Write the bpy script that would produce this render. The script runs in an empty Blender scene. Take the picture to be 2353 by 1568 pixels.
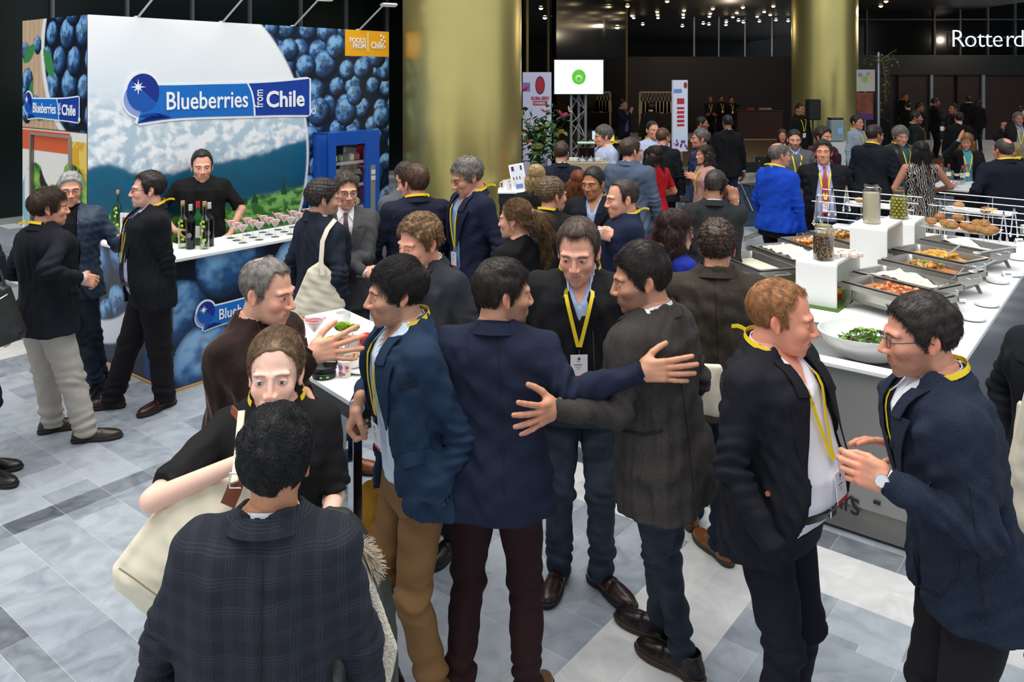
import bpy, bmesh, math, random
import numpy as np
from mathutils import Vector, Matrix
from mathutils.bvhtree import BVHTree
S = bpy.context.scene
COL = S.collection
PI = math.pi
# ---------------------------------------------------------------- camera, light, exposure
FPX, HZ, CH, TH = 1880.0, 175.0, 2.5, 0.9037
cam_d = bpy.data.cameras.new('camera'); cam = bpy.data.objects.new('camera', cam_d); COL.objects.link(cam)
cam.location = (0, 0, CH); cam.rotation_euler = (PI/2, 0, 0)
cam_d.sensor_width = 36; cam_d.lens = 36*FPX/2353; cam_d.shift_y = -(784-HZ)/2353; cam_d.clip_start = 0.05; cam_d.clip_end = 300
S.camera = cam
S.view_settings.view_transform = 'Standard'; S.view_settings.look = 'None'
S.view_settings.gamma = 1; S.view_settings.use_curve_mapping = False
S.view_settings.exposure = 0.0
w = bpy.data.worlds.new('world'); S.world = w; w.use_nodes = True
w.node_tree.nodes['Background'].inputs[0].default_value = (0.86, 0.93, 1.0, 1)
w.node_tree.nodes['Background'].inputs[1].default_value = 0.72
def area(name, loc, rot, sx, sy, e, col=(1, 1, 1)):
    l = bpy.data.lights.new(name, 'AREA'); l.shape = 'RECTANGLE'; l.size = sx; l.size_y = sy; l.energy = e; l.color = col
    o = bpy.data.objects.new(name, l); COL.objects.link(o); o.location = loc; o.rotation_euler = rot; return o
area('sky_and_highlight', (-1.5, 3.5, 11), (0, 0, 0), 12, 12, 1900, (1, 0.97, 0.93))
area('sky_and_highlight', (-6, -3, 9), (math.radians(-50), 0, math.radians(-40)), 9, 7, 1400, (1, 0.98, 0.95))  # added area lamp behind the camera, gives the gold column its highlight band
# ---------------------------------------------------------------- geometry helpers
AV = np.array([math.cos(TH), math.sin(TH)]); BV = np.array([-math.sin(TH), math.cos(TH)])
def ab(a, b, z=0.0):
    p = AV*a + BV*b; return (float(p[0]), float(p[1]), z)
def wp(px, py, Y):
    return ((px-1176.5)*Y/FPX, Y, CH-(py-HZ)*Y/FPX)
def on(px, py, z):
    Y = FPX*(CH-z)/(py-HZ); return ((px-1176.5)*Y/FPX, Y, z)
def link(name, me, mat=None, parent=None, smooth=True):
    o = bpy.data.objects.new(name, me); COL.objects.link(o)
    if mat is not None and len(me.materials) == 0: me.materials.append(mat)
    if parent is not None: o.parent = parent
    if smooth and len(me.polygons): me.polygons.foreach_set('use_smooth', np.ones(len(me.polygons), bool))
    return o
def mesh(name, V, F):
    me = bpy.data.meshes.new(name)
    V = np.asarray(V, np.float32)
    if isinstance(F, np.ndarray):
        n, k = F.shape
        me.vertices.add(len(V)); me.vertices.foreach_set('co', V.ravel())
        me.loops.add(n*k); me.loops.foreach_set('vertex_index', F.astype(np.int32).ravel())
        me.polygons.add(n); me.polygons.foreach_set('loop_start', np.arange(n, dtype=np.int32)*k)
        me.update(calc_edges=True)
    else:
        me.from_pydata([tuple(map(float, v)) for v in V], [], [tuple(int(i) for i in f) for f in F]); me.update()
    return me
def tag(o, label=None, cat=None, group=None, kind=None):
    if label: o['label'] = label
    if cat: o['category'] = cat
    if group: o['group'] = group
    if kind: o['kind'] = kind
    return o
def empty(name, loc, rz=0, **k):
    o = bpy.data.objects.new(name, None); COL.objects.link(o); o.location = loc; o.rotation_euler = (0, 0, rz)
    o.empty_display_size = 0.1
    return tag(o, **k)
class MB:
    """collects simple solids into one mesh"""
    def __init__(s): s.V = []; s.F = []
    def add(s, V, F):
        n = len(s.V); s.V += [tuple(v) for v in V]; s.F += [tuple(i+n for i in f) for f in F]; return s
    def box(s, c, d, rz=0, b=0.0, M=None):
        x, y, z = d[0]/2, d[1]/2, d[2]/2
        if b > 0:
            b = min(b, x*.9, y*.9, z*.9); V = []; F = []
            lv = [(-z, b), (-z+b, 0), (z-b, 0), (z, b)]
            for zz, ins in lv:
                X, Y = x-ins, y-ins; q = b if ins == 0 else b*.5
                V += [(-X+q, -Y, zz), (X-q, -Y, zz), (X, -Y+q, zz), (X, Y-q, zz), (X-q, Y, zz), (-X+q, Y, zz), (-X, Y-q, zz), (-X, -Y+q, zz)]
            F.append(tuple(range(7, -1, -1))); F.append(tuple(range(24, 32)))
            for l in range(3):
                for i in range(8): F.append((l*8+i, l*8+(i+1) % 8, (l+1)*8+(i+1) % 8, (l+1)*8+i))
        else:
            V = [(-x, -y, -z), (x, -y, -z), (x, y, -z), (-x, y, -z), (-x, -y, z), (x, -y, z), (x, y, z), (-x, y, z)]
            F = [(3, 2, 1, 0), (4, 5, 6, 7), (0, 1, 5, 4), (1, 2, 6, 5), (2, 3, 7, 6), (3, 0, 4, 7)]
        cr, sr = math.cos(rz), math.sin(rz)
        V = [(c[0]+v[0]*cr-v[1]*sr, c[1]+v[0]*sr+v[1]*cr, c[2]+v[2]) for v in V]
        if M is not None: V = [tuple(M @ Vector(v)) for v in V]
        return s.add(V, F)
    def tube(s, pts, r, n=10, cap=True):
        P = [Vector(p) for p in pts]; V = []; F = []
        rr = r if hasattr(r, '__len__') else [r]*len(P)
        t0 = (P[1]-P[0]).normalized(); u = t0.orthogonal().normalized()
        for i, p in enumerate(P):
            t = (P[min(i+1, len(P)-1)]-P[max(i-1, 0)]).normalized()
            u = (u-t*u.dot(t)).normalized(); v = t.cross(u)
            for k in range(n):
                a = 2*PI*k/n; V.append(tuple(p+(u*math.cos(a)+v*math.sin(a))*rr[i]))
        for i in range(len(P)-1):
            for k in range(n): F.append((i*n+k, i*n+(k+1) % n, (i+1)*n+(k+1) % n, (i+1)*n+k))
        if cap: F.append(tuple(range(n-1, -1, -1))); F.append(tuple(range((len(P)-1)*n, len(P)*n)))
        return s.add(V, F)
    def lathe(s, prof, n=24, c=(0, 0, 0), sx=1, sy=1, M=None, cap=False):
        V = []; F = []
        for r, z in prof:
            for k in range(n):
                a = 2*PI*k/n; V.append((c[0]+r*math.cos(a)*sx, c[1]+r*math.sin(a)*sy, c[2]+z))
        for i in range(len(prof)-1):
            for k in range(n): F.append((i*n+k, i*n+(k+1) % n, (i+1)*n+(k+1) % n, (i+1)*n+k))
        if cap:
            F.append(tuple(range(n-1, -1, -1))); F.append(tuple(range((len(prof)-1)*n, len(prof)*n)))
        if M is not None: V = [tuple(M @ Vector(v)) for v in V]
        return s.add(V, F)
    def prism(s, poly, y0, y1, M=None):
        """polygon in xz extruded along y"""
        n = len(poly); V = [(p[0], y0, p[1]) for p in poly]+[(p[0], y1, p[1]) for p in poly]
        F = [tuple(range(n)), tuple(range(2*n-1, n-1, -1))]+[((i+1) % n, i, n+i, n+(i+1) % n) for i in range(n)]
        if M is not None: V = [tuple(M @ Vector(v)) for v in V]
        return s.add(V, F)
    def strip(s, L, R, th=0.002, nrm=None):
        """ribbon between two poly lines, with thickness"""
        n = len(L); L = [Vector(p) for p in L]; R = [Vector(p) for p in R]; V = []
        for i in range(n):
            t = L[min(i+1, n-1)]-L[max(i-1, 0)]; d = R[i]-L[i]; nn = t.cross(d)
            nn = nn.normalized() if nn.length > 1e-9 else Vector((0, -1, 0))
            if nrm is not None:
                q = Vector(nrm[i]) if hasattr(nrm[0], '__len__') else Vector(nrm)
                if nn.dot(q) < 0: nn = -nn
            V += [L[i], R[i], R[i]+nn*th, L[i]+nn*th]
        F = [(0, 1, 2, 3), (4*n-1, 4*n-2, 4*n-3, 4*n-4)]
        for i in range(n-1):
            for k in range(4): F.append((4*i+k, 4*i+4+k, 4*i+4+(k+1) % 4, 4*i+(k+1) % 4))
        return s.add([tuple(v) for v in V], F)
    def sphere(s, c, r, n=12, m=8, M=None):
        rr = r if hasattr(r, '__len__') else (r, r, r)
        V = [(c[0], c[1], c[2]-rr[2])]; F = []
        for i in range(1, m):
            p = -PI/2+PI*i/m
            for k in range(n):
                a = 2*PI*k/n; V.append((c[0]+rr[0]*math.cos(p)*math.cos(a), c[1]+rr[1]*math.cos(p)*math.sin(a), c[2]+rr[2]*math.sin(p)))
        V.append((c[0], c[1], c[2]+rr[2])); T = len(V)-1
        for k in range(n): F.append((0, 1+(k+1) % n, 1+k)); F.append((T, T-n+k, T-n+(k+1) % n))
        for i in range(m-2):
            for k in range(n): F.append((1+i*n+k, 1+i*n+(k+1) % n, 1+(i+1)*n+(k+1) % n, 1+(i+1)*n+k))
        if M is not None: V = [tuple(M @ Vector(v)) for v in V]
        return s.add(V, F)
    def build(s, name, mat, parent=None, smooth=False):
        me = mesh(name, s.V, s.F)
        o = link(name, me, mat, parent, False)
        if smooth:
            me.polygons.foreach_set('use_smooth', np.ones(len(me.polygons), bool))
            try: me.set_sharp_from_angle(angle=math.radians(35))
            except Exception: pass
        return o
# ---------------------------------------------------------------- materials
MC = {}
def nodes(m):
    m.use_nodes = True; nt = m.node_tree; return nt, nt.nodes, nt.links, nt.nodes['Principled BSDF']
def hexc(c):
    if isinstance(c, str):
        v = [int(c[i:i+2], 16)/255 for i in (0, 2, 4)]
        return tuple(x/12.92 if x <= .04045 else ((x+.055)/1.055)**2.4 for x in v)
    return tuple(c)
def mat(key, col, rough=.6, metal=0.0, spec=.5, noise=None, bump=None, trans=0, emis=None, sheen=0, attr=False, coat=0, ior=None, alpha=1, sss=0):
    """noise=(scale, amount, detail) albedo variation; bump=(scale, strength)"""
    k = (key, str(col), rough, metal)
    if k in MC: return MC[k]
    m = bpy.data.materials.new(key); nt, N, L, B = nodes(m); c = hexc(col)
    B.inputs['Base Color'].default_value = (*c, 1); B.inputs['Roughness'].default_value = rough; B.inputs['Metallic'].default_value = metal
    B.inputs['Specular IOR Level'].default_value = spec
    if trans: B.inputs['Transmission Weight'].default_value = trans
    if ior: B.inputs['IOR'].default_value = ior
    if sheen: B.inputs['Sheen Weight'].default_value = sheen; B.inputs['Sheen Roughness'].default_value = .4
    if coat: B.inputs['Coat Weight'].default_value = coat
    if sss:
        B.inputs['Subsurface Weight'].default_value = sss; B.inputs['Subsurface Radius'].default_value = (1, .35, .2); B.inputs['Subsurface Scale'].default_value = .006
    if emis: B.inputs['Emission Color'].default_value = (*c, 1); B.inputs['Emission Strength'].default_value = emis
    tc = N.new('ShaderNodeTexCoord')
    src = None
    if attr:
        a = N.new('ShaderNodeAttribute'); a.attribute_name = 'Col'; src = a.outputs['Color']; L.new(src, B.inputs['Base Color'])
    if noise:
        n = N.new('ShaderNodeTexNoise'); n.inputs['Scale'].default_value = noise[0]; n.inputs['Detail'].default_value = noise[2] if len(noise) > 2 else 3
        L.new(tc.outputs['Object'], n.inputs['Vector'])
        r = N.new('ShaderNodeMapRange'); r.inputs['From Min'].default_value = .3; r.inputs['From Max'].default_value = .7
        r.inputs['To Min'].default_value = 1-noise[1]; r.inputs['To Max'].default_value = 1+noise[1]; L.new(n.outputs['Fac'], r.inputs['Value'])
        x = N.new('ShaderNodeVectorMath'); x.operation = 'SCALE'
        if src: L.new(src, x.inputs[0])
        else: x.inputs[0].default_value = c
        L.new(r.outputs[0], x.inputs['Scale']); L.new(x.outputs[0], B.inputs['Base Color'])
    if bump:
        n = N.new('ShaderNodeTexNoise'); n.inputs['Scale'].default_value = bump[0]; n.inputs['Detail'].default_value = 3
        L.new(tc.outputs['Object'], n.inputs['Vector'])
        b = N.new('ShaderNodeBump'); b.inputs['Strength'].default_value = bump[1]; b.inputs['Distance'].default_value = .01
        L.new(n.outputs['Fac'], b.inputs['Height']); L.new(b.outputs[0], B.inputs['Normal'])
    MC[k] = m; return m
def cloth(col, kind='wool'):
    k = ('cloth', str(col), kind)
    if k in MC: return MC[k]
    m = bpy.data.materials.new(kind+'_cloth'); nt, N, L, B = nodes(m); c = np.array(hexc(col))
    B.inputs['Roughness'].default_value = .85; B.inputs['Specular IOR Level'].default_value = .25
    tc = N.new('ShaderNodeTexCoord')
    def noise(scale, det=3, vec=None):
        n = N.new('ShaderNodeTexNoise'); n.inputs['Scale'].default_value = scale; n.inputs['Detail'].default_value = det
        L.new(vec or tc.outputs['Object'], n.inputs['Vector']); return n.outputs['Fac']
    def ramp(fac, a, b, lo=.35, hi=.65):
        r = N.new('ShaderNodeValToRGB'); r.color_ramp.elements[0].position = lo; r.color_ramp.elements[1].position = hi
        r.color_ramp.elements[0].color = (*a, 1); r.color_ramp.elements[1].color = (*b, 1); L.new(fac, r.inputs[0]); return r.outputs[0]
    def bump(fac, st, dist=.01, nrm=None):
        b = N.new('ShaderNodeBump'); b.inputs['Strength'].default_value = st; b.inputs['Distance'].default_value = dist; L.new(fac, b.inputs['Height'])
        if nrm: L.new(nrm, b.inputs['Normal'])
        return b.outputs[0]
    if kind == 'plaid':
        sep = N.new('ShaderNodeSeparateXYZ'); L.new(tc.outputs['Object'], sep.inputs[0])
        def wave(o, f, w0):
            a = N.new('ShaderNodeMath'); a.operation = 'MULTIPLY'; a.inputs[1].default_value = f; L.new(o, a.inputs[0])
            s_ = N.new('ShaderNodeMath'); s_.operation = 'SINE'; L.new(a.outputs[0], s_.inputs[0])
            g = N.new('ShaderNodeMath'); g.operation = 'GREATER_THAN'; g.inputs[1].default_value = w0; L.new(s_.outputs[0], g.inputs[0]); return g.outputs[0]
        def mul(a, b, op='MULTIPLY'):
            x = N.new('ShaderNodeMath'); x.operation = op; L.new(a, x.inputs[0])
            if isinstance(b, float): x.inputs[1].default_value = b
            else: L.new(b, x.inputs[1])
            return x.outputs[0]
        vx = mul(wave(sep.outputs[0], 2*PI/.05, .2), wave(sep.outputs[0], 2*PI/.0065, .1))
        vz = mul(wave(sep.outputs[2], 2*PI/.06, .2), wave(sep.outputs[2], 2*PI/.007, .1))
        sm = mul(mul(vx, vz, 'ADD'), noise(900, 1))
        L.new(ramp(sm, tuple(c), tuple(c*1.7+.006), 0, .9), B.inputs['Base Color'])
        L.new(bump(noise(700, 2), .25), B.inputs['Normal'])
    elif kind == 'tweed':
        L.new(ramp(noise(320, 3), tuple(c*.45), tuple(c*1.75), .3, .7), B.inputs['Base Color']); L.new(bump(noise(500), .3), B.inputs['Normal'])
    elif kind == 'stripe':
        wv = N.new('ShaderNodeTexWave'); wv.inputs['Scale'].default_value = 42; wv.inputs['Distortion'].default_value = 0; wv.bands_direction = 'X'
        L.new(tc.outputs['Object'], wv.inputs[0]); L.new(ramp(wv.outputs['Fac'], tuple(c), tuple(np.minimum(c*1.5+.1, .95)), .3, .7), B.inputs['Base Color'])
    elif kind == 'zebra':
        wv = N.new('ShaderNodeTexWave'); wv.inputs['Scale'].default_value = 14; wv.inputs['Distortion'].default_value = 9; wv.inputs['Detail'].default_value = 1; wv.inputs['Detail Scale'].default_value = 1.4
        L.new(tc.outputs['Object'], wv.inputs[0]); L.new(ramp(wv.outputs['Fac'], (.01, .01, .01), (.45, .4, .35), .6, .7), B.inputs['Base Color'])
    elif kind == 'denim':
        L.new(ramp(noise(9, 4), tuple(c*.62), tuple(c*1.5+.01), .3, .72), B.inputs['Base Color']); L.new(bump(noise(600), .15), B.inputs['Normal'])
    elif kind == 'velvet':
        B.inputs['Sheen Weight'].default_value = .5; B.inputs['Sheen Roughness'].default_value = .35; B.inputs['Sheen Tint'].default_value = (.55, .35, .28, 1)
        L.new(ramp(noise(14, 4), tuple(c*.6), tuple(c*1.5)), B.inputs['Base Color']); L.new(bump(noise(60, 3), .2), B.inputs['Normal'])
    elif kind == 'satin':
        B.inputs['Roughness'].default_value = .42; B.inputs['Specular IOR Level'].default_value = .5
        L.new(ramp(noise(20, 3), tuple(c*.85), tuple(c*1.15)), B.inputs['Base Color']); L.new(bump(noise(30, 2), .15), B.inputs['Normal'])
    elif kind == 'puffer':
        B.inputs['Roughness'].default_value = .45
        B.inputs['Base Color'].default_value = (*c, 1)
        wv = N.new('ShaderNodeTexWave'); wv.bands_direction = 'Z'; wv.inputs['Scale'].default_value = 6; wv.inputs['Distortion'].default_value = 2.5
        L.new(tc.outputs['Object'], wv.inputs[0]); L.new(bump(wv.outputs['Fac'], .2, .015), B.inputs['Normal'])
    else:
        f2 = {'wool': (420, .35), 'cotton': (500, .12), 'knit': (260, .25), 'fleece': (160, .5)}[kind]
        L.new(ramp(noise(f2[0], 2), tuple(c*(1-f2[1]*.5)), tuple(c*(1+f2[1]*.6))), B.inputs['Base Color'])
        b1 = bump(noise(18, 3), .12, .02); L.new(bump(noise(f2[0]*1.3, 2), .2 if kind != 'fleece' else .8, .01, b1), B.inputs['Normal'])
    MC[k] = m; return m
M_white = mat('white_lacquer', 'f4f4f2', .35)
M_steel = mat('brushed_steel', (.55, .55, .54), .32, 1.0, bump=(60, .05))
M_chrome = mat('chrome', (.75, .75, .76), .12, 1.0)
M_black = mat('black_plastic', (.012, .012, .013), .4)
M_porc = mat('white_porcelain', (.86, .86, .84), .15, coat=.5)
M_glass = mat('clear_glass', (.95, .97, .97), .02, trans=1.0, ior=1.3)
# ---------------------------------------------------------------- implicit surfaces
def smin(a, b, k):
    if k <= 0: return np.minimum(a, b)
    h = np.clip(.5+.5*(b-a)/k, 0, 1); return b*(1-h)+a*h-k*h*(1-h)
def smax(a, b, k): return -smin(-a, -b, k)
def ell(P, c, r, R=None):
    q = P-np.asarray(c, float)
    if R is not None: q = q @ R
    r = np.asarray(r, float); k0 = np.sqrt(((q/r)**2).sum(1)); k1 = np.sqrt(((q/(r*r))**2).sum(1))+1e-9
    return k0*(k0-1)/k1
def cone(P, a, b, ra, rb, flat=False):
    a = np.asarray(a, float); b = np.asarray(b, float); d = b-a; L = max(1e-6, (d@d)**.5); u = d/L
    q = P-a; t = np.clip(q@u, 0, L); v = q-t[:, None]*u
    f = np.sqrt((v*v).sum(1))-(ra+(rb-ra)*(t/L))
    if flat: f = np.maximum(f, (q@u)-L)
    return f
def rbox(P, c, h, r=0.01, R=None):
    q = P-np.asarray(c, float)
    if R is not None: q = q @ R
    q = np.abs(q)-(np.asarray(h, float)-r)
    return np.sqrt((np.maximum(q, 0)**2).sum(1))+np.minimum(q.max(1), 0)-r
def poly(F, o, h):
    """naive surface nets"""
    s = F < 0
    c = [s[i:s.shape[0]-1+i, j:s.shape[1]-1+j, k:s.shape[2]-1+k] for i in (0, 1) for j in (0, 1) for k in (0, 1)]
    n = sum(x.astype(np.int8) for x in c); act = (n > 0) & (n < 8)
    I, J, K = np.nonzero(act)
    idx = -np.ones(act.shape, np.int32); idx[I, J, K] = np.arange(len(I))
    vals = {}
    for i in (0, 1):
        for j in (0, 1):
            for k in (0, 1): vals[i, j, k] = F[I+i, J+j, K+k]
    acc = np.zeros((len(I), 3)); cnt = np.zeros(len(I))
    for ax in range(3):
        for u in (0, 1):
            for v in (0, 1):
                p = [0, 0, 0]; o2 = [a for a in range(3) if a != ax]; p[o2[0]] = u; p[o2[1]] = v; q = list(p); q[ax] = 1
                f0 = vals[tuple(p)]; f1 = vals[tuple(q)]; cr = (f0 < 0) != (f1 < 0)
                d = f0-f1; t = np.where(cr, f0/np.where(np.abs(d) < 1e-12, 1, d), 0)
                pt = np.zeros((len(I), 3)); pt[:, o2[0]] = u; pt[:, o2[1]] = v; pt[:, ax] = t
                acc += pt*cr[:, None]; cnt += cr
    V = acc/np.maximum(cnt, 1)[:, None]+np.stack([I, J, K], 1)
    V = V*h+np.asarray(o)
    Fs = []
    for ax in range(3):
        sl0 = [slice(None)]*3; sl1 = [slice(None)]*3; sl0[ax] = slice(0, -1); sl1[ax] = slice(1, None)
        a = s[tuple(sl0)]; b = s[tuple(sl1)]; E = np.argwhere(a != b)
        o2 = [(ax+1) % 3, (ax+2) % 3]
        ok = np.all((E[:, o2] > 0), 1) & np.all(E[:, o2] < np.array(idx.shape)[o2], 1); E = E[ok]
        inside = a[E[:, 0], E[:, 1], E[:, 2]]
        def g(du, dv):
            q = E.copy(); q[:, o2[0]] += du; q[:, o2[1]] += dv; return idx[q[:, 0], q[:, 1], q[:, 2]]
        Q = np.stack([g(-1, -1), g(0, -1), g(0, 0), g(-1, 0)], 1)
        Q[~inside] = Q[~inside][:, ::-1]; Fs.append(Q)
    Q = np.concatenate(Fs); Q = Q[(Q >= 0).all(1)]
    return V, Q
def sdf_mesh(f, lo, hi, h, pad=1.6):
    lo = np.asarray(lo, float); hi = np.asarray(hi, float); B = 4
    nb = np.ceil((hi-lo)/(h*B)).astype(int)+1
    ax = [lo[i]+(np.arange(nb[i])*B+(B-1)/2)*h for i in range(3)]
    C = np.stack(np.meshgrid(*ax, indexing='ij'), -1).reshape(-1, 3)
    fc = f(C).reshape(nb); act = np.abs(fc) < h*B*.87*pad+.006
    F = np.repeat(np.repeat(np.repeat(np.where(fc < 0, -1., 1.).astype(np.float32), B, 0), B, 1), B, 2)
    bi = np.argwhere(act); off = np.stack(np.meshgrid(range(B), range(B), range(B), indexing='ij'), -1).reshape(-1, 3)
    N = (bi[:, None, :]*B+off[None]).reshape(-1, 3)
    P = lo+N*h
    out = np.empty(len(P), np.float32)
    for i in range(0, len(P), 400000): out[i:i+400000] = f(P[i:i+400000])
    F[N[:, 0], N[:, 1], N[:, 2]] = out
    F[0] = F[-1] = 1; F[:, 0] = F[:, -1] = 1; F[:, :, 0] = F[:, :, -1] = 1
    return poly(F, lo, h)
def swav(P, seed, fr, n=5, an=(1, 1, 1)):
    """cheap smooth noise in about -1..1"""
    rs = np.random.RandomState(seed); o = np.zeros(len(P)); A = np.asarray(an)
    for i in range(n):
        d = rs.normal(size=3)*A; d /= (np.linalg.norm(d/ A)+1e-9) if False else 1
        o += np.sin(P@(d*fr)+rs.uniform(0, 6.28)+.7*np.sin(P@(rs.normal(size=3)*A*fr*.6)))
    return o/n**.5/1.2
# ---------------------------------------------------------------- head template (ear height origin, face -Y)
def head_sdf(P, fem=0.0, smile=0.0):
    X = P.copy(); X[:, 0] = np.abs(X[:, 0])
    w = 1-.06*fem
    f = ell(X, (0, .014, .038), (.0755*w, .098, .089))
    f = smin(f, ell(X, (0, -.030, -.028), (.061*w, .066, .083)), .03)
    f = smin(f, ell(X, (0, -.045, -.080), (.046*w-.003*fem, .045, .034)), .02)
    f = smin(f, ell(X, (0, -.081, -.101), (.019, .013, .015)), .018)
    f = smin(f, cone(X, (0, .022, -.05), (0, .042, -.19), .056-.009*fem, .060-.008*fem), .018)
    f = smin(f, ell(X, (.036*w, -.068, -.024), (.025, .022, .024)), .018)
    f = smin(f, cone(X, (.008, -.093, .022), (.048, -.080, .024), .0078-.0035*fem, .0065-.002*fem), .018)
    f = smax(f, -ell(X, (.031, -.103, .004), (.017, .017, .011)), .010)
    f = smin(f, ell(X, (.031, -.0795, .002), (.0155, .013, .0125)), .003)      # lids
    nb = cone(P, (0, -.094, .014), (0, -.1140+.003*fem, -.030), .0065, .0108-.002*fem)
    nb = smin(nb, ell(X, (.0125, -.103, -.034), (.0085-.001*fem, .012, .0085)), .008)
    f = smin(f, nb, .008)
    f = smax(f, -ell(X, (.0075, -.108, -.0435), (.0032, .004, .004)), .002)
    f = smin(f, ell(X, (0, -.085, -.064), (.030, .016, .022)), .012)
    zc = -.0615+smile*8*X[:, 0]**2*1.2; yc = -.0975+14*X[:, 0]**2
    q = np.stack([X[:, 0]*.38, X[:, 1]-yc, X[:, 2]-zc], 1); q1 = q-np.array([0, 0, .0045]); q2 = q-np.array([0, 0, -.0055])
    l1 = np.sqrt((q1**2).sum(1))-.0058; l2 = np.sqrt((q2**2).sum(1))-.0068
    f = smin(f, l1, .004); f = smin(f, l2, .004)
    f = smax(f, -(np.sqrt(((q*np.array([1, 1, 1]))[:, 1]+.0035)**2+q[:, 2]**2)*0+np.sqrt((q[:, 1]+.007)**2+(q[:, 2]+.0005)**2*6+(q[:, 0]*.9)**2)-.0035), .002)
    # ears
    Re = np.array(Matrix.Rotation(math.radians(-18), 3, 'Z') @ Matrix.Rotation(math.radians(-14), 3, 'X'))
    e = ell(X, (.078*w, .014, -.003), (.0065, .0180, .0285), Re)
    e = smax(e, -ell(X, (.0845*w, .007, .000), (.0062, .0112, .0195), Re), .002)
    e = smin(e, ell(X, (.076*w, .006, -.030), (.006, .008, .009)), .006)
    f = smin(f, e, .007)
    return f
HT = {}
def head_template(h, fem, smile=0):
    k = (h, fem, smile)
    if k not in HT:
        V, Q = sdf_mesh(lambda P: head_sdf(P, fem, smile), (-.1, -.14, -.195), (.1, .125, .14), h)
        HT[k] = (V, Q)
    return HT[k]
def hand_sdf(P, curl=.35, spread=.10, thumb=.6, pinch=0):
    """left hand, fingers +Y, palm -Z, thumb +X. wrist at the origin"""
    f = rbox(P, (0, .052, 0), (.040, .044, .0135), .013)
    f = smin(f, cone(P, (0, -.035, 0), (0, .015, 0), .0262, .026)+0*P[:, 0], .02)
    f = smin(f, ell(P, (.026, .03, -.010), (.017, .030, .014)), .014)
    L = [(.046, .029, .024), (.051, .032, .025), (.047, .030, .024), (.037, .024, .021)]
    for i, x in enumerate((.030, .010, -.011, -.030)):
        c = curl*(1+.12*i); a = np.array([x, .092-(.004 if i in (0, 2) else .012 if i == 3 else 0), 0.]); an = 0.
        sp = spread*(1.5-i)/1.5; r = (.0108, .0110, .0105, .0093)[i]
        f = smin(f, cone(P, (x*.8, .05, .002), a, r, r*1.05), .006)
        for j, l in enumerate(L[i]):
            an += c*(1.0, 1.15, .75)[j]
            d = np.array([math.sin(sp), math.cos(an)*math.cos(sp), -math.sin(an)]); b = a+d*l
            f = smin(f, cone(P, a, b, r*(1, .93, .86)[j], r*(.94, .86, .76)[j]), .003); a = b
    t0 = np.array([.028, .018, -.010]); d = np.array([math.sin(thumb), math.cos(thumb)*.85, -.35-.3*curl]); d /= np.linalg.norm(d)
    t1 = t0+d*.043; d2 = d+np.array([-.35*curl-.1, .25, -.15]); d2 /= np.linalg.norm(d2); t2 = t1+d2*.033
    d3 = d2+np.array([-.5*curl, .2, -.1]); d3 /= np.linalg.norm(d3); t3 = t2+d3*.026
    f = smin(f, cone(P, t0, t1, .0155, .0125), .012); f = smin(f, cone(P, t1, t2, .0122, .0112), .003); f = smin(f, cone(P, t2, t3, .0112, .0095), .002)
    return f
HD = {}
def hand_template(h, pose):
    k = (h, pose)
    if k not in HD:
        cs = {'relax': (.38, .08, .55), 'flat': (.10, .14, .75), 'open': (.14, .30, .85), 'grip': (1.05, .03, .45), 'fist': (1.35, .0, .25), 'pinch': (.75, .05, .35), 'rest': (.22, .10, .6)}[pose]
        HD[k] = sdf_mesh(lambda P: hand_sdf(P, *cs), (-.06, -.07, -.11), (.10, .22, .035), h)
    return HD[k]
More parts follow.
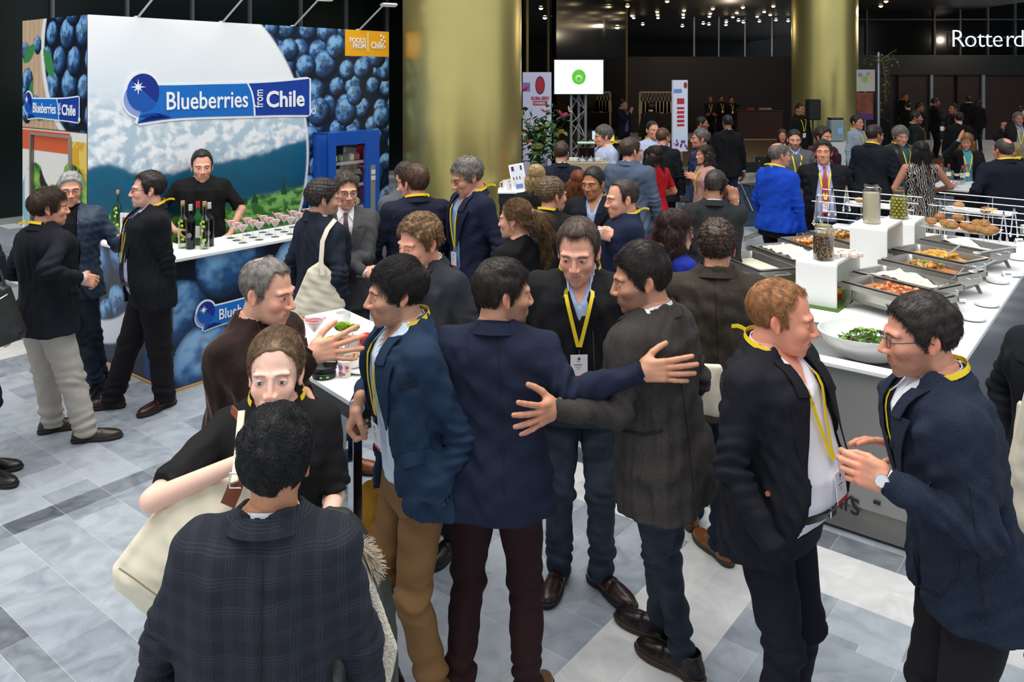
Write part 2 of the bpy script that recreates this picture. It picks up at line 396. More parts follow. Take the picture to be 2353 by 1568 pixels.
# ---------------------------------------------------------------- hair
def hair_sdf(P, st, seed=1):
    """st: thickness t, top, front (hairline y shift), low (nape z), style"""
    s = st.get('style', 'short'); t = st.get('t', .010); top = st.get('top', .012)
    X = P.copy(); X[:, 0] = np.abs(X[:, 0])
    n1 = swav(P, seed, 95, 6, (1, .5, .8)); n2 = swav(P, seed+3, 40, 4)
    amp = st.get('amp', .0006 if st.get('bald') else min(.0035, t*.22))
    f = ell(X, (0, .014, .038+top*.35), (.0755+t, .098+t, .089+top*.75))
    if s == 'curly':
        b = np.abs(np.sin(P[:, 0]*150+2*n2)*np.sin(P[:, 1]*150+seed)*np.sin(P[:, 2]*150+n2)); f = f-.008*b-.003*n1
    else: f = f-amp*(n1+.8*n2)
    fr = st.get('front', 0.)
    z = P[:, 2]; y = P[:, 1]; x = X[:, 0]
    yf = np.interp(z, [-.06, -.02, .0, .03, .06, .085, .11, .14], [.02, -.012, -.022, -.038+fr*.5, -.060+fr, -.079+fr, -.098+fr, -.12+fr])
    if st.get('temple', 0): yf = yf+st['temple']*np.exp(-((x-.045)/.018)**2)*(z > .03)
    zb = np.interp(y, [-.04, -.005, .01, .03, .05, .10], [-.022, -.018, .034, .030, -.045+st.get('low', 0), -.062+st.get('low', 0)])
    if s in ('long', 'bob', 'tail'): zb = np.interp(y, [-.06, .0, .03, .1], [-.03, -.03, -.05, -.09]) if s != 'tail' else np.interp(y, [-.04, .0, .03, .1], [-.015, .022, .010, -.05])
    g = np.maximum(yf-y, (zb-z))-.0035*n1
    f = smax(f, g, .006)
    if st.get('bald'):
        b = st['bald']; f = smax(f, -ell(P, (0, .03+b.get('y', 0), .14), (b.get('w', .05), b.get('l', .06), .075)), .006)
    if s == 'bob':
        f2 = ell(X, (0, .022, -.02), (.095, .098, .125)); f2 = smax(f2, -ell(P, (0, -.075, -.05), (.064, .075, .16)), .01)
        f = smin(f, smax(f2, -.125-z, .01)-.003*n1, .015)
    if s == 'long':
        L = st.get('len', .30)
        f2 = cone(X, (.035, .035, .0), (.05, .055, -L), .062, .050); f2 = smin(f2, cone(X, (.06, .0, -.02), (.085, -.01, -L*.8), .030, .030), .02)
        f2 = smax(f2, -ell(P, (0, -.070, -.04), (.060, .072, .12)), .01)
        f2 = smax(f2, -cone(P, (0, -.06, -.1), (0, -.12, -.5), .06, .09), .01)
        f = smin(f, f2-.005*n1-.004*n2, .02)
    if s in ('bun', 'tail'):
        f = smin(f, ell(P, (0, .115, .055), (.022, .02, .022)), .012)
    if s == 'tail':
        dr = st.get('dir', 1)
        pts = [(0, .12, .055), (.02*dr, .16, .035), (.045*dr, .175, -.05), (.075*dr, .165, -.16), (.10*dr, .15, -.24)]; rr = [.016, .026, .033, .028, .008]
        for i in range(4): f = smin(f, cone(P, pts[i], pts[i+1], rr[i], rr[i+1])-.003*n1, .01)
    return f
HR = {}
def hair_mesh(h, st, seed):
    k = (h, str(sorted(st.items(), key=str)), seed)
    if k not in HR:
        L = st.get('len', .30) if st.get('style') in ('long', 'tail') else .16
        bx = .155 if st.get('style') in ('long', 'tail') else .13
        HR[k] = sdf_mesh(lambda P: hair_sdf(P, st, seed), (-bx, -.15, -L-.08), (bx, .22 if st.get('style') in ('tail', 'bun') else .14, .165), h)
    return HR[k]
def strands(V, Q, st, seed, n, ln, rad=.00035):
    """hair strands rooted on the hair shell, combed"""
    rs = np.random.RandomState(seed); st = dict(st); st['lift'] = max(st.get('lift', .3), .38 if st.get('style', 'short') == 'short' else .1); a, b, c, d = V[Q[:, 0]], V[Q[:, 1]], V[Q[:, 2]], V[Q[:, 3]]
    nr = np.cross(c-a, d-b); ar = np.linalg.norm(nr, axis=1)+1e-12; nr = nr/ar[:, None]
    i = rs.choice(len(Q), n, p=ar/ar.sum()); u = rs.rand(n, 1); v = rs.rand(n, 1)
    P = (a[i]*(1-u)+b[i]*u)*(1-v)+(d[i]*(1-u)+c[i]*u)*v; N = nr[i]
    keep = (P[:, 2] > -.5); P = P[keep]; N = N[keep]; n = len(P)
    s = st.get('style', 'short')
    if s in ('long', 'bob'): C = np.stack([np.zeros(n), np.full(n, .15), np.full(n, -1.)], 1)
    elif s in ('bun', 'tail'):
        C = np.array([0, .115, .055])-P; far = (P[:, 1] > .12); C[far] = np.array([.25*st.get('dir', 1), .0, -1.])
    else:
        cr = np.array(st.get('crown', (0, .06, .13))); C = P-cr; C[:, 2] *= .8; C[:, 2] -= .01
        comb = np.array(st.get('comb', (0, -.02, 0))); C = C+comb*np.clip((P[:, 2:3]-.06)/.05, 0, 1)*4
    C += rs.normal(size=(n, 3))*.012*st.get('mess', 1)*(1 if s not in ('long', 'bob') else 6)
    C -= (C*N).sum(1)[:, None]*N; C /= np.linalg.norm(C, axis=1)[:, None]+1e-9
    L = ln*rs.uniform(.6, 1.15, (n, 1)); m = 6; T = np.linspace(0, 1, m)
    lift = st.get('lift', .12)*rs.uniform(.3, 1.5, (n, 1)); ph = rs.uniform(0, 6.28, (n, 1)); wv = st.get('wave', .0015)
    side = np.cross(N, C); pts = np.empty((n, m, 3), np.float32)
    clump = swav(P, seed+9, 60, 4)[:, None]
    for j, t in enumerate(T):
        up = lift*(t-.9*t*t)*L
        pts[:, j] = P-N*.002+C*L*t+N*up+side*(wv*np.sin(7*t+ph)*t*2+clump*.25*L*t*t)+(np.array([0, 0, -1.])*L*t*t*.18)
    top = st.get('top', .012); tt = st.get('t', .010); c = np.array([0, .014, .038+top*.35]); rr = np.array([.0755+tt, .098+tt, .089+top*.75])
    k = lambda q: np.sqrt((((q-c)/rr)**2).sum(-1))
    k0 = k(P)[:, None]; kp = k(pts); lim = np.maximum(k0, 1.0)+.036+(.02+.16*st.get('lift', .12)*rs.uniform(.1, 1.6, (n, 1)))*T[None]
    lim = np.minimum(lim, 1.05+st.get('fly', .06)); zz = pts[:, :, 2]; ok = (kp > lim)&(zz > (-.0 if s in ('long', 'bob', 'tail') else -.08))&(k0 < 1.08)
    sc = np.where(ok, lim/kp, 1.)[..., None]; pts = (pts-c)*sc+c
    return pts.astype(np.float32)
def curves_obj(name, pts, rad, matl, parent, M):
    hc = bpy.data.hair_curves.new(name); n, m, _ = pts.shape; hc.add_curves([m]*n)
    q = pts.reshape(-1, 3); q = q@np.array(M.to_3x3()).T+np.array(M.translation)
    hc.attributes['position'].data.foreach_set('vector', q.astype(np.float32).ravel())
    r = hc.attributes.get('radius') or hc.attributes.new('radius', 'FLOAT', 'POINT')
    rr = np.tile(np.linspace(1, .35, m)*rad, n).astype(np.float32); r.data.foreach_set('value', rr)
    hc.materials.append(matl); o = bpy.data.objects.new(name, hc); COL.objects.link(o); o.parent = parent; return o
# ---------------------------------------------------------------- people
PZ = np.array([.55, .78, .88, .95, 1.02, 1.10, 1.20, 1.30, 1.38, 1.44, 1.485, 1.53])
PW = np.array([.20, .188, .186, .180, .168, .160, .168, .180, .184, .158, .098, .062])
PD = np.array([.13, .116, .118, .118, .112, .108, .115, .120, .115, .094, .070, .058])
PC = np.array([.02, .020, .020, .015, .005, .0, -.005, -.005, .0, .012, .025, .03])
class Body:
    def __init__(s, p):
        s.nk = p.get('hs', 1.09)*p.get('hk', .92)*(.93 if p.get('fem') else .99); s.p = p; s.b = p.get('build', 1.0); s.fem = p.get('fem', 0); s.belly = p.get('belly', 0); s.lean = np.array(p.get('lean', (0, 0)), float)
        fm = np.array([1.02, 1.0, 1.0, .99, .93, .86, .88, .92, .92, .90, .88, .86]) if s.fem else np.ones(12)
        s.w = PW*fm*s.b; s.w[-2:] = PW[-2:]*fm[-2:]; s.d = PD*s.b*(1-.04*s.fem); s.d[-2:] = PD[-2:]
        be = s.belly*np.exp(-((PZ-1.06)/.15)**2); s.d = s.d+be/2; s.c = PC-be/2
        if s.fem: s.d = s.d+.012*np.exp(-((PZ-1.28)/.06)**2); s.c = s.c-.012*np.exp(-((PZ-1.28)/.06)**2)
    def sh(s, z): return np.clip((np.asarray(z, float)-.95)/.5, 0, 1.6)
    def off(s, z): k = s.sh(z); return np.stack([s.lean[0]*k, s.lean[1]*k], -1)
    def torso(s, P, ease=0, flare=0, z0=.9, z1=1.56):
        z = P[:, 2]; o = s.off(z); e = ease+flare*np.clip((1.05-z)/.3, 0, 1.6); tp = np.clip((z-1.40)/.12, 0, 1); e = e*(1-.55*tp)
        w = np.interp(z, PZ, s.w)+e; d = np.interp(z, PZ, s.d)+e; c = np.interp(z, PZ, s.c)
        X = np.abs(P[:, 0]-o[:, 0])/w; Y = np.abs(P[:, 1]-o[:, 1]-c)/d
        r = (X**2.5+Y**2.5+1e-9)**.4
        return np.maximum(np.maximum((r-1)*np.minimum(w, d)*.85, z0-z), z-z1)
    def surf(s, x, z, side=-1, ease=0, flare=0):
        o = s.off(z); tp = min(max((z-1.40)/.12, 0), 1); e = (ease+flare*min(max((1.05-z)/.3, 0), 1.6))*(1-.55*tp)
        w = np.interp(z, PZ, s.w)+e; d = np.interp(z, PZ, s.d)+e; c = np.interp(z, PZ, s.c)
        t = max(0., 1-min(1, abs(x-o[0])/w)**2.5)**.4
        return Vector((x, o[1]+c+side*d*t, z))
    def joints(s):
        p = s.p; J = {}
        for sd, k in ((1, 'L'), (-1, 'R')):
            o = s.off(1.42); shp = np.array([sd*.172*s.b*(.93 if s.fem else 1)+o[0], .012+o[1], 1.415+p.get('shrug', 0)])
            W = np.array(p.get(k+'w', (sd*.27*s.b, -.03, .87)), float)
            l1, l2 = .285, .262
            v = W-shp; D = np.linalg.norm(v)
            if D > (l1+l2)*.995 and k+'e' not in p: W = shp+v/D*(l1+l2)*.995; v = W-shp; D = np.linalg.norm(v)
            if D < .1: D = .1
            pole = np.array(p.get(k+'p', (sd*.6, .5, -.6)), float); u = v/D; pole = pole-u*(pole@u); pole /= np.linalg.norm(pole)+1e-9
            a = (l1*l1-l2*l2+D*D)/(2*D); hh = math.sqrt(max(l1*l1-a*a, 0)); E = shp+u*a+pole*hh
            if k+'e' in p: E = np.array(p[k+'e'], float)
            J[k] = (shp, E, W)
            fo = np.array(p.get(k+'f', (sd*.095, .0)), float); J[k+'leg'] = (np.array([sd*.088, .015, .88]), None, np.array([fo[0], fo[1]+.02, .09]))
            hp, _, an = J[k+'leg']; v = an-hp; D = np.linalg.norm(v); l1 = l2 = .405
            u = v/D; q = np.array([0, -1, 0.]); q = q-u*(q@u); q /= np.linalg.norm(q); hh = math.sqrt(max(l1*l1-D*D/4, 0)) if D < .81 else 0
            J[k+'leg'] = (hp, hp+u*D/2+q*hh*.9, an)
        return J
SHOE = {}
def shoe_t(h, kind):
    if (h, kind) not in SHOE:
        lw = .0 if kind != 'slim' else .006
        def up(P):
            f = ell(P, (0, -.135, .028), (.046-lw, .085+lw, .040)); f = smin(f, ell(P, (0, -.05, .035), (.038, .09, .047)), .03); f = smin(f, ell(P, (0, .045, .04), (.036, .048, .052)), .03)
            f = smin(f, cone(P, (0, .03, .05), (0, .035, .115), .042, .040), .02)
            f = np.maximum(f, .022-P[:, 2]); f = smax(f, P[:, 2]-.105, .004)
            f = f-.002*np.sin(P[:, 1]*160)*(P[:, 1] < -.06)*(P[:, 1] > -.10)*(P[:, 2] > .045)
            return smax(f, -cone(P, (0, .035, .10), (0, .035, .13), .033, .033), .003)
        def so(P):
            f = ell(P, (0, -.135, .028), (.052-lw, .093+lw, .06)); f = smin(f, ell(P, (0, -.05, .035), (.040, .09, .08)), .03); f = smin(f, ell(P, (0, .045, .04), (.041, .055, .08)), .03)
            f = np.maximum(f, np.abs(P[:, 2]-.013)-.0125)
            return np.maximum(f, -(rbox(P, (0, -.02, -.002), (.08, .028, .010), .004)))
        SHOE[(h, kind)] = (sdf_mesh(up, (-.07, -.25, 0), (.07, .12, .13), h), sdf_mesh(so, (-.07, -.25, -.01), (.07, .12, .05), h))
    return SHOE[(h, kind)]
def srgb(c): return np.array(hexc(c))
def head_colors(V, sk, hc, p):
    sk = srgb(sk)*[1.13, 1.10, 1.14]; C = np.tile(sk, (len(V), 1)); x = np.abs(V[:, 0]); y = V[:, 1]; z = V[:, 2]
    def mix(mask, col): 
        nonlocal C
        C = C*(1-mask[:, None])+np.asarray(col)*mask[:, None]
    fr = np.clip((-y-.03)/.03, 0, 1)
    mot = swav(V, 5, 120, 5)
    C = C*(1+.05*mot)[:, None]
    mix(.35*np.exp(-((x-.042)/.020)**2-((z+.03)/.022)**2)*fr, sk*np.array([1.08, .72, .68]))
    mix(.4*np.exp(-(x/.014)**2-((z+.032)/.014)**2)*(y < -.095), sk*np.array([1.05, .70, .66]))
    mix(.5*(np.abs(V[:, 0]) > .074)*(z < .04)*(z > -.05), sk*np.array([1.05, .70, .62]))
    mix(.35*np.exp(-((x-.031)/.02)**2-((z+.009)/.008)**2)*fr, sk*np.array([.8, .62, .62]))
    if p.get('beard'):
        bd = p['beard']; m = np.clip((-.030-z)/.018, 0, 1)*np.clip((x*1.2-.030-z*.0+(-.045-z)*1.6+.012)/.02, 0, 1)
        m = np.clip((-.018-.55*np.clip(.062-x, 0, .05)-z)/.012, 0, 1)*(z > -.125-.2*np.clip(y+.02, -.1, .1))*np.clip((.012-y)/.015, 0, 1)
        mu = np.exp(-((z+.049)/.006)**2)*(x < .034)*(y < -.07)
        m = np.clip(np.maximum(m, mu), 0, 1)*bd*.62*(.9+.12*swav(V, 8, 500, 5)); mix(np.clip(m, 0, .95), srgb(p.get('bcol', hc)))
    smile = 1 if p.get('smile') else 0
    zc = -.0615+smile*9.6*x*x
    lip = np.exp(-((z-zc)/.0085)**4)*np.clip((.027-x)/.005, 0, 1)*(y < -.075)
    mix(np.clip(lip*(.75 if p.get('fem') else .5), 0, 1), sk*np.array([.92, .50, .48]) if p.get('fem') else sk*np.array([.82, .52, .48]))
    mix(np.exp(-((z-zc+.0003)/.0016)**2)*np.clip((.026-x)/.004, 0, 1)*(y < -.075)*.9, sk*.18)
    bz = .0235-.35*np.clip(x-.030, 0, 1)-.1*np.clip(.03-x, 0, 1)
    br = np.exp(-((z-bz)/(.0036 if p.get('fem') else .0046))**4)*np.clip((x-.011)/.005, 0, 1)*np.clip((.054-x)/.006, 0, 1)*(y < -.06)
    mix(np.clip(br, 0, 1)*(.6 if p.get('fem') else .8), srgb(p.get('brow', hc))*.7)
    return C
def eyes_mesh(p):
    V = []; F = []; C = []; ic = srgb(p.get('iris', '3a2a1c')); n, m = 15, 9
    look = p.get('look', (0, 0)); sq = .62 if p.get('squint') else 1.0
    if p.get('closed'): sq = .25
    for sd in (1, -1):
        base = len(V)
        for i in range(n):
            u = -1+2*i/(n-1); hw = .0135; e = (1-abs(u)**2.2)
            for j in range(m):
                v = j/(m-1); zt = .0062*e*sq; zb_ = -.0046*e*sq; z = zb_+(zt-zb_)*v; xx = u*hw
                r = .0158; q = max(1e-6, 1-(xx/.0165)**2-(z/.0135)**2)
                V.append((sd*.031+xx, -.0795-.0140*math.sqrt(q)-.0006, .002+z-.0008*abs(u)*0))
                d = math.hypot(xx-look[0]*.006, z-look[1]*.003-.0003)
                c = (.62, .58, .55)
                if d < .0058: c = tuple(ic)
                if d < .0026: c = (.004, .004, .004)
                if v > .86: c = (.02, .012, .01)
                if v < .05 or abs(u) > .93: c = (.35, .2, .17)
                C.append(c)
        for i in range(n-1):
            for j in range(m-1):
                a = base+i*m+j; F.append((a, a+m, a+m+1, a+1))
    return np.array(V), np.array(F, np.int32), np.array(C)
def ring(B, phis, rx, ry, zf, zb, cyo=.028):
    """points round the neck; phi 0 = back, +-180 = front"""
    out = []; rx = rx*B.nk; ry = ry*B.nk
    for ph in phis:
        a = math.radians(ph); k = (1+math.cos(a))/2; z = zf+(zb-zf)*k; o = B.off(z)
        out.append(Vector((o[0]+rx*math.sin(a), o[1]+cyo+ry*math.cos(a), z)))
    return out
LOD = {0: dict(h=.0026, g=.0085, hr=.0032, hd=.0028, ns=8500, core=.012), 1: dict(h=.0040, g=.012, hr=.0045, hd=.004, ns=3000, core=.02), 2: dict(h=.0068, g=.019, hr=.008, hd=.008, ns=0, core=.03)}
NPEOPLE = []
def person(px, py, H, yaw, label, lod=1, **p):
    s = H/1.75; Y = p.get('Y') or FPX*(CH-H)/(py-HZ); L = dict(LOD[lod]); seed = len(NPEOPLE)*7+3; yw = math.radians(yaw)
    B = Body(p); hs = p.get('hs', 1.09)*(.96 if p.get('fem') else 1.0)*p.get('hk', .92)
    ho = B.off(1.60)*1.0
    Rz = Matrix.Rotation(yw, 3, 'Z'); hd_off = Rz @ Vector((ho[0]*s, (ho[1]-.01)*s, 0))
    rx, ry = (px-1176.5)*Y/FPX-hd_off.x, Y-hd_off.y
    def loc(v):      # ('px',px,py,depth) -> local base units ; plain tuples are local already
        if len(v) == 4:
            w = Vector(wp(v[1], v[2], Y+v[3] if v[0] == 'd' else v[3])); q = Rz.transposed() @ (w-Vector((rx, ry, 0))); return tuple(c/s for c in q)
        return v
    for k in ('Lw', 'Rw', 'Le', 'Re'):
        if k in p: p[k] = loc(p[k])
    for k in ('Lf', 'Rf'):
        if k in p and len(p[k]) == 3:      # foot given by ground pixel
            w = Vector(on(p[k][1], p[k][2], 0)); q = Rz.transposed() @ (w-Vector((rx, ry, 0))); p[k] = (q.x/s, q.y/s)
    J = B.joints(); b = B.b
    sk = p.get('skin', 'd6a184'); hc = p.get('hcol', '2a1d14')
    # ---- body: head, neck, hands and the trunk inside the clothes
    hy, hp, hr_ = p.get('head', (0, 0, 0)) if len(p.get('head', (0, 0, 0))) == 3 else (*p['head'], 0)
    Mh = Matrix.Translation((ho[0], ho[1]-.004, 1.622-(hs-1)*.17)) @ Matrix.Translation((0, .03, -.07)) @ Matrix.Rotation(math.radians(hy), 4, 'Z') @ Matrix.Rotation(math.radians(hp), 4, 'X') @ Matrix.Rotation(math.radians(hr_), 4, 'Y') @ Matrix.Translation((0, -.03, .07)) @ Matrix.Scale(hs, 4)
    V, Q = head_template(L['h'], 1 if p.get('fem') else 0, 1 if p.get('smile') else 0)
    C = head_colors(V, sk, hc, p); V = V.copy()
    ns = p.get('nose', 1.); m = (np.abs(V[:, 0]) < .02)*(V[:, 1] < -.097)*(V[:, 2] > -.05)*(V[:, 2] < .01); V[:, 1] -= m*(-.097-V[:, 1])*(ns-1)
    jw = p.get('jaw', 1.); V[:, 0] *= 1+(jw-1)*np.clip((-.02-V[:, 2])/.05, 0, 1)*(np.clip((V[:, 2]+.13)/.02, 0, 1)); V[:, 0] *= p.get('hw', 1.)
    Vs = [V]; Qs = [Q]; Cs = [C]
    if lod < 2 or p.get('eyes'):
        ev, ef, ec = eyes_mesh(p); ev[:, 0] *= p.get('hw', 1.); Qs.append(ef+len(V)); Vs.append(ev); Cs.append(ec)
    def tr(V, M): a = np.array(M); return V@a[:3, :3].T+a[:3, 3]
    allV = tr(np.concatenate(Vs), Mh); allQ = np.concatenate(Qs); allC = np.concatenate(Cs)
    nbend = np.clip((1.53-allV[:, 2])/.06, 0, 1)[:, None]*(allV[:, 2:3] < 1.53)   # keep the foot of the neck over the trunk
    cen = np.array([B.off(1.5)[0], B.off(1.5)[1]+.03]); allV[:, :2] = allV[:, :2]*(1-nbend*.6)+(cen+(allV[:, :2]-allV[:, :2].mean(0)*0-cen)*.98)*nbend*.6
    def addm(V, Q, C):
        nonlocal allV, allQ, allC
        allQ = np.concatenate([allQ, Q+len(allV)]); allV = np.concatenate([allV, V]); allC = np.concatenate([allC, C])
    for sd, k in ((1, 'L'), (-1, 'R')):
        hk = p.get(k+'h', 'relax')
        if hk is None: continue
        sh_, el, wr = J[k]; f = (wr-el)/np.linalg.norm(wr-el); fd = Vector(p.get(k+'d', f)).normalized()
        bk = Vector(p.get(k+'b', (sd, -.15, .2))); bk = (bk-fd*bk.dot(fd)).normalized(); xx = fd.cross(bk)
        R3 = Matrix((xx*sd, fd, bk)).transposed() if sd == 1 else Matrix((xx*-1, fd, bk)).transposed()
        hv, hq = hand_template(L['hd'], hk); hv = hv.copy(); hsz = p.get('hsize', 1.03)*(.88 if p.get('fem') else 1)
        if sd == -1: pass
        M = Matrix.Translation(Vector(wr)) @ R3.to_4x4() @ Matrix.Scale(hsz, 4)
        det = R3.determinant(); q2 = hq if det > 0 else hq[:, ::-1]
        cc = np.tile(srgb(sk)*[1.13, 1.07, 1.08], (len(hv), 1))*(1+.06*swav(hv, 3, 90, 4))[:, None]; kn = np.exp(-((hv[:, 1]-.095)/.01)**2)*(hv[:, 2] > 0); cc = cc*(1-kn[:, None]*np.array([.0, .18, .18]))
        tipm = np.clip((hv[:, 1]-.13)/.05, 0, 1)[:, None]; cc = cc*(1-tipm*np.array([-.02, .10, .10]))
        addm(tr(hv, M), q2, cc)
    bare = p.get('bare', 0)   # 0 none, 1 forearms, 2 whole arms
    def core(P):
        f = B.torso(P, -.012, 0, .9, 1.54)
        for k in 'LR':
            sh_, el, wr = J[k]
            w3 = wr if p.get(k+'h', 'relax') is not None or bare else el+(wr-el)*.7
            f = smin(f, cone(P, sh_, el, .046*b, .036*b), .03); f = smin(f, cone(P, el, w3, .036*b, .024), .01)
        return f
    if lod < 2 or bare:
        pts = np.array([J[k][i] for k in 'LR' for i in range(3)]+[[-.22, -.2-B.belly, .9], [.22, .2, 1.56]]); lo = pts.min(0)-.07; hi = pts.max(0)+.07; lo[2] = min(lo[2], .88); hi[2] = max(hi[2], 1.56)
        cv, cq = sdf_mesh(core, lo, hi, L['core'] if not bare else L['g']*.8); addm(cv, cq, np.tile(srgb(sk)*[1.13, 1.10, 1.14], (len(cv), 1)))
    allV = allV*s
    me = mesh('person', allV, allQ); ca = me.color_attributes.new('Col', 'FLOAT_COLOR', 'POINT')
    ca.data.foreach_set('color', np.concatenate([allC, np.ones((len(allC), 1))], 1).astype(np.float32).ravel())
    root = link('person', me, mat('skin', (.6, .4, .3), .48, spec=.4, attr=True, bump=(350, .08), sss=.12 if lod == 0 else 0))
    root.location = (rx, ry, p.get('z', 0)); root.rotation_euler = (0, 0, yw)
    tag(root, label, 'person', p.get('group')); NPEOPLE.append(root)
    # ---- hair
    st = dict(p.get('hair', {}))
    if st is not None and not p.get('nohair'):
        hv, hq = hair_mesh(L['hr'], st, 1+seed % 5); hm = hair_mat(hc, p.get('hcol2'))
        ho_ = link('hair', mesh('hair', tr(hv*[p.get('hw', 1.), 1, 1], Matrix.Scale(s, 4) @ Mh), hq), hm, root)
        if L['ns']:
            ln = st.get('ln', .022 if st.get('style', 'short') in ('short',) else .02 if st.get('style') == 'curly' else .07)
            pt = strands(hv*[p.get('hw', 1.), 1, 1], hq, st, seed, int(L['ns']*p.get('nsx', 1)), ln)
            c_ = curves_obj('hair_strands', pt, (.00055 if lod == 0 else .0008)*s, hm, ho_, Matrix.Scale(s, 4) @ Mh); c_['kind'] = 'stuff'
    if p.get('beard', 0) > .8 and lod < 2:
        sel = allC[:len(V)]; 
    g = L['g']; top = p.get('top', 'blazer'); tc = p.get('tcol', '1b2233'); tk = p.get('tk', 'wool'); sc = p.get('scol', 'e8ecf2')
    hem = p.get('hem', {'blazer': .80, 'coat': .55, 'sweater': .86, 'shirt': .93, 'dress': .58, 'tee': .88}.get(top, .8)); amp = p.get('fold', 1.)*1.3
    ease = {'blazer': .026, 'coat': .034, 'sweater': .018, 'shirt': .010, 'dress': .004, 'tee': .010}[top]; ease = p.get('ease', ease); flare = p.get('flare', .014 if top in ('blazer', 'coat') else .004)
    front = p.get('front', 'open' if top == 'blazer' else 'none'); zb = p.get('button', 1.12)
    def xo(z):
        if front == 'open': return np.interp(z, [.7, 1.15, 1.38, 1.49, 1.55], [p.get('gap', .10)+.02, p.get('gap', .10)*.8, .062, .058, .07])
        if front == 'closed': return np.interp(z, [.7, zb-.12, zb, 1.49, 1.55], [.05, .0, .0, .062, .07])-(z < zb)*(z > zb-.12)*.02
        return np.interp(z, [1.40, 1.49, 1.55], [-.02, .045, .07])*p.get('vneck', 1)
    gR = lambda z: np.interp(z, [.7, .98, 1.10, 1.22, 1.34, 1.46], [.19, .205, .19, .125, .085, .05])
    slr = p.get('slr', {'blazer': (.060, .053, .040), 'coat': (.064, .057, .045), 'sweater': (.058, .050, .037), 'shirt': (.054, .047, .036), 'dress': (.048, .042, .034), 'tee': (.054, .048, .036)}[top])
    sl = p.get('sleeve', 1.0)   # 1 = to the wrist, .5 = short, 0 none
    def outer(P):
        P = P.copy(); z = P[:, 2]
        fo = amp*(.0062*swav(P, seed, 22, 5, (1, 1, .45))+.0034*swav(P, seed+1, 55, 4, (1, 1, .7)))
        f = B.torso(P, ease, flare, hem-.05, 1.535)
        f = f+fo
        if top in ('coat', 'dress') and hem < .75: f = f+.004*np.sin(np.arctan2(P[:, 1], P[:, 0])*9+seed)*np.clip((1.0-z)/.3, 0, 1)
        hz = hem+p.get('hemslope', 0)*P[:, 1]
        if front == 'open': hz = hz+.10*np.clip(1-np.abs(P[:, 0]-xo(hem))/.09, 0, 1)**2*(P[:, 1] < 0)*(1 if top == 'blazer' else 0)
        f = np.maximum(f, hz-z)
        for k in 'LR':
            sh_, el, wr = J[k]; r0, r1, r2 = [r*(.85+.15*b) for r in slr]
            if sl <= 0: 
                f = smin(f, cone(P, sh_*[.5, 1, 1]+[0, 0, .01], sh_*[.9, 1, 1]+[0, 0, -.0], .052, .045), .04); continue
            f = smin(f, cone(P, sh_*[.55, 1, 1]+[0, 0, .018], sh_, .050*b, r0*.97), .045)
            e1 = el if sl >= .6 else sh_+(el-sh_)*sl*1.6
            dz = np.linalg.norm(P-el, axis=1)
            fe = amp*(.0062*np.sin((P@((wr-sh_)/np.linalg.norm(wr-sh_)))*135+3*swav(P, seed+2, 18, 3))*np.exp(-(dz/.11)**2)+.0045*swav(P, seed+5, 36, 4))
            f = smin(f, cone(P, sh_, e1, r0, r1 if sl >= .6 else r0*1.05, flat=sl < .6)+fe, .035)
            if sl >= .6:
                w2 = el+(wr-el)*min(1, (sl-.5)*2) if sl < 1 else wr
                f = smin(f, cone(P, el, w2, r1, r2, flat=True)+fe, .012)
        # neck hole and the front opening
        o = B.off(1.5); nr = p.get('neckr', .066)*B.nk
        f = smax(f, -cone(P, (o[0], o[1]+.024, 1.46), (o[0]*1.1, o[1]*1.1+.018, 1.62), nr*.86, nr+.03), .006)
        if front != 'none' or p.get('vneck'):
            oo = B.off(z); xs = P[:, 0]-oo[:, 0]; xx = np.abs(xs); q = np.maximum(xx-xo(z), P[:, 1]-oo[:, 1]+.02)
            if p.get('gapR'): q = np.minimum(q, np.maximum(np.maximum(xs, -xs-gR(z)), P[:, 1]-oo[:, 1]-p['gapR']))
            arm = np.full(len(P), 9.)
            for k in 'LR':
                sh_, el, wr = J[k]; arm = np.minimum(arm, np.minimum(cone(P, el, wr, slr[1], slr[2]), cone(P, sh_, el, slr[0], slr[1]) if p.get('gapR') else 9.)-.012)
            if front != 'none': q = np.maximum(q, -arm)
            f = smax(f, -q, .004)
        if p.get('vent'):
            f = np.maximum(f, -np.maximum(np.abs(P[:, 0]-.0)-.012*np.clip((hem+.2-z)/.15, 0, 1), np.maximum(-P[:, 1], z-hem-.2)))
        return f
    pts = np.array([J[k][i] for k in 'LR' for i in range(3)]+[[-.25*b, -.22-B.belly, hem-.03], [.25*b, .22, 1.56]])
    if sl < .6: pts = np.delete(pts, [2, 5], 0)
    lo = pts.min(0)-.085; hi = pts.max(0)+.085; lo[2] = min(max(pts[:, 2].min()-.085, .3), hem-.06); hi[2] = max(1.58, pts[:, 2].max()+.08)
    ov, oq = sdf_mesh(outer, lo, hi, g)
    nm = {'blazer': 'jacket', 'coat': 'coat', 'sweater': 'sweater', 'shirt': 'shirt', 'dress': 'dress', 'tee': 'top'}[top]
    jk = link(nm, mesh(nm, ov*s, oq), cloth(tc, tk), root)
    # ---- inner shirt
    def strips(name, parts, material, parent=root, th=.003):
        mb = MB()
        for Lp, Rp, nrm in parts: mb.strip([v*s for v in Lp], [v*s for v in Rp], th*s, nrm)
        return mb.build(name, material, parent, True)
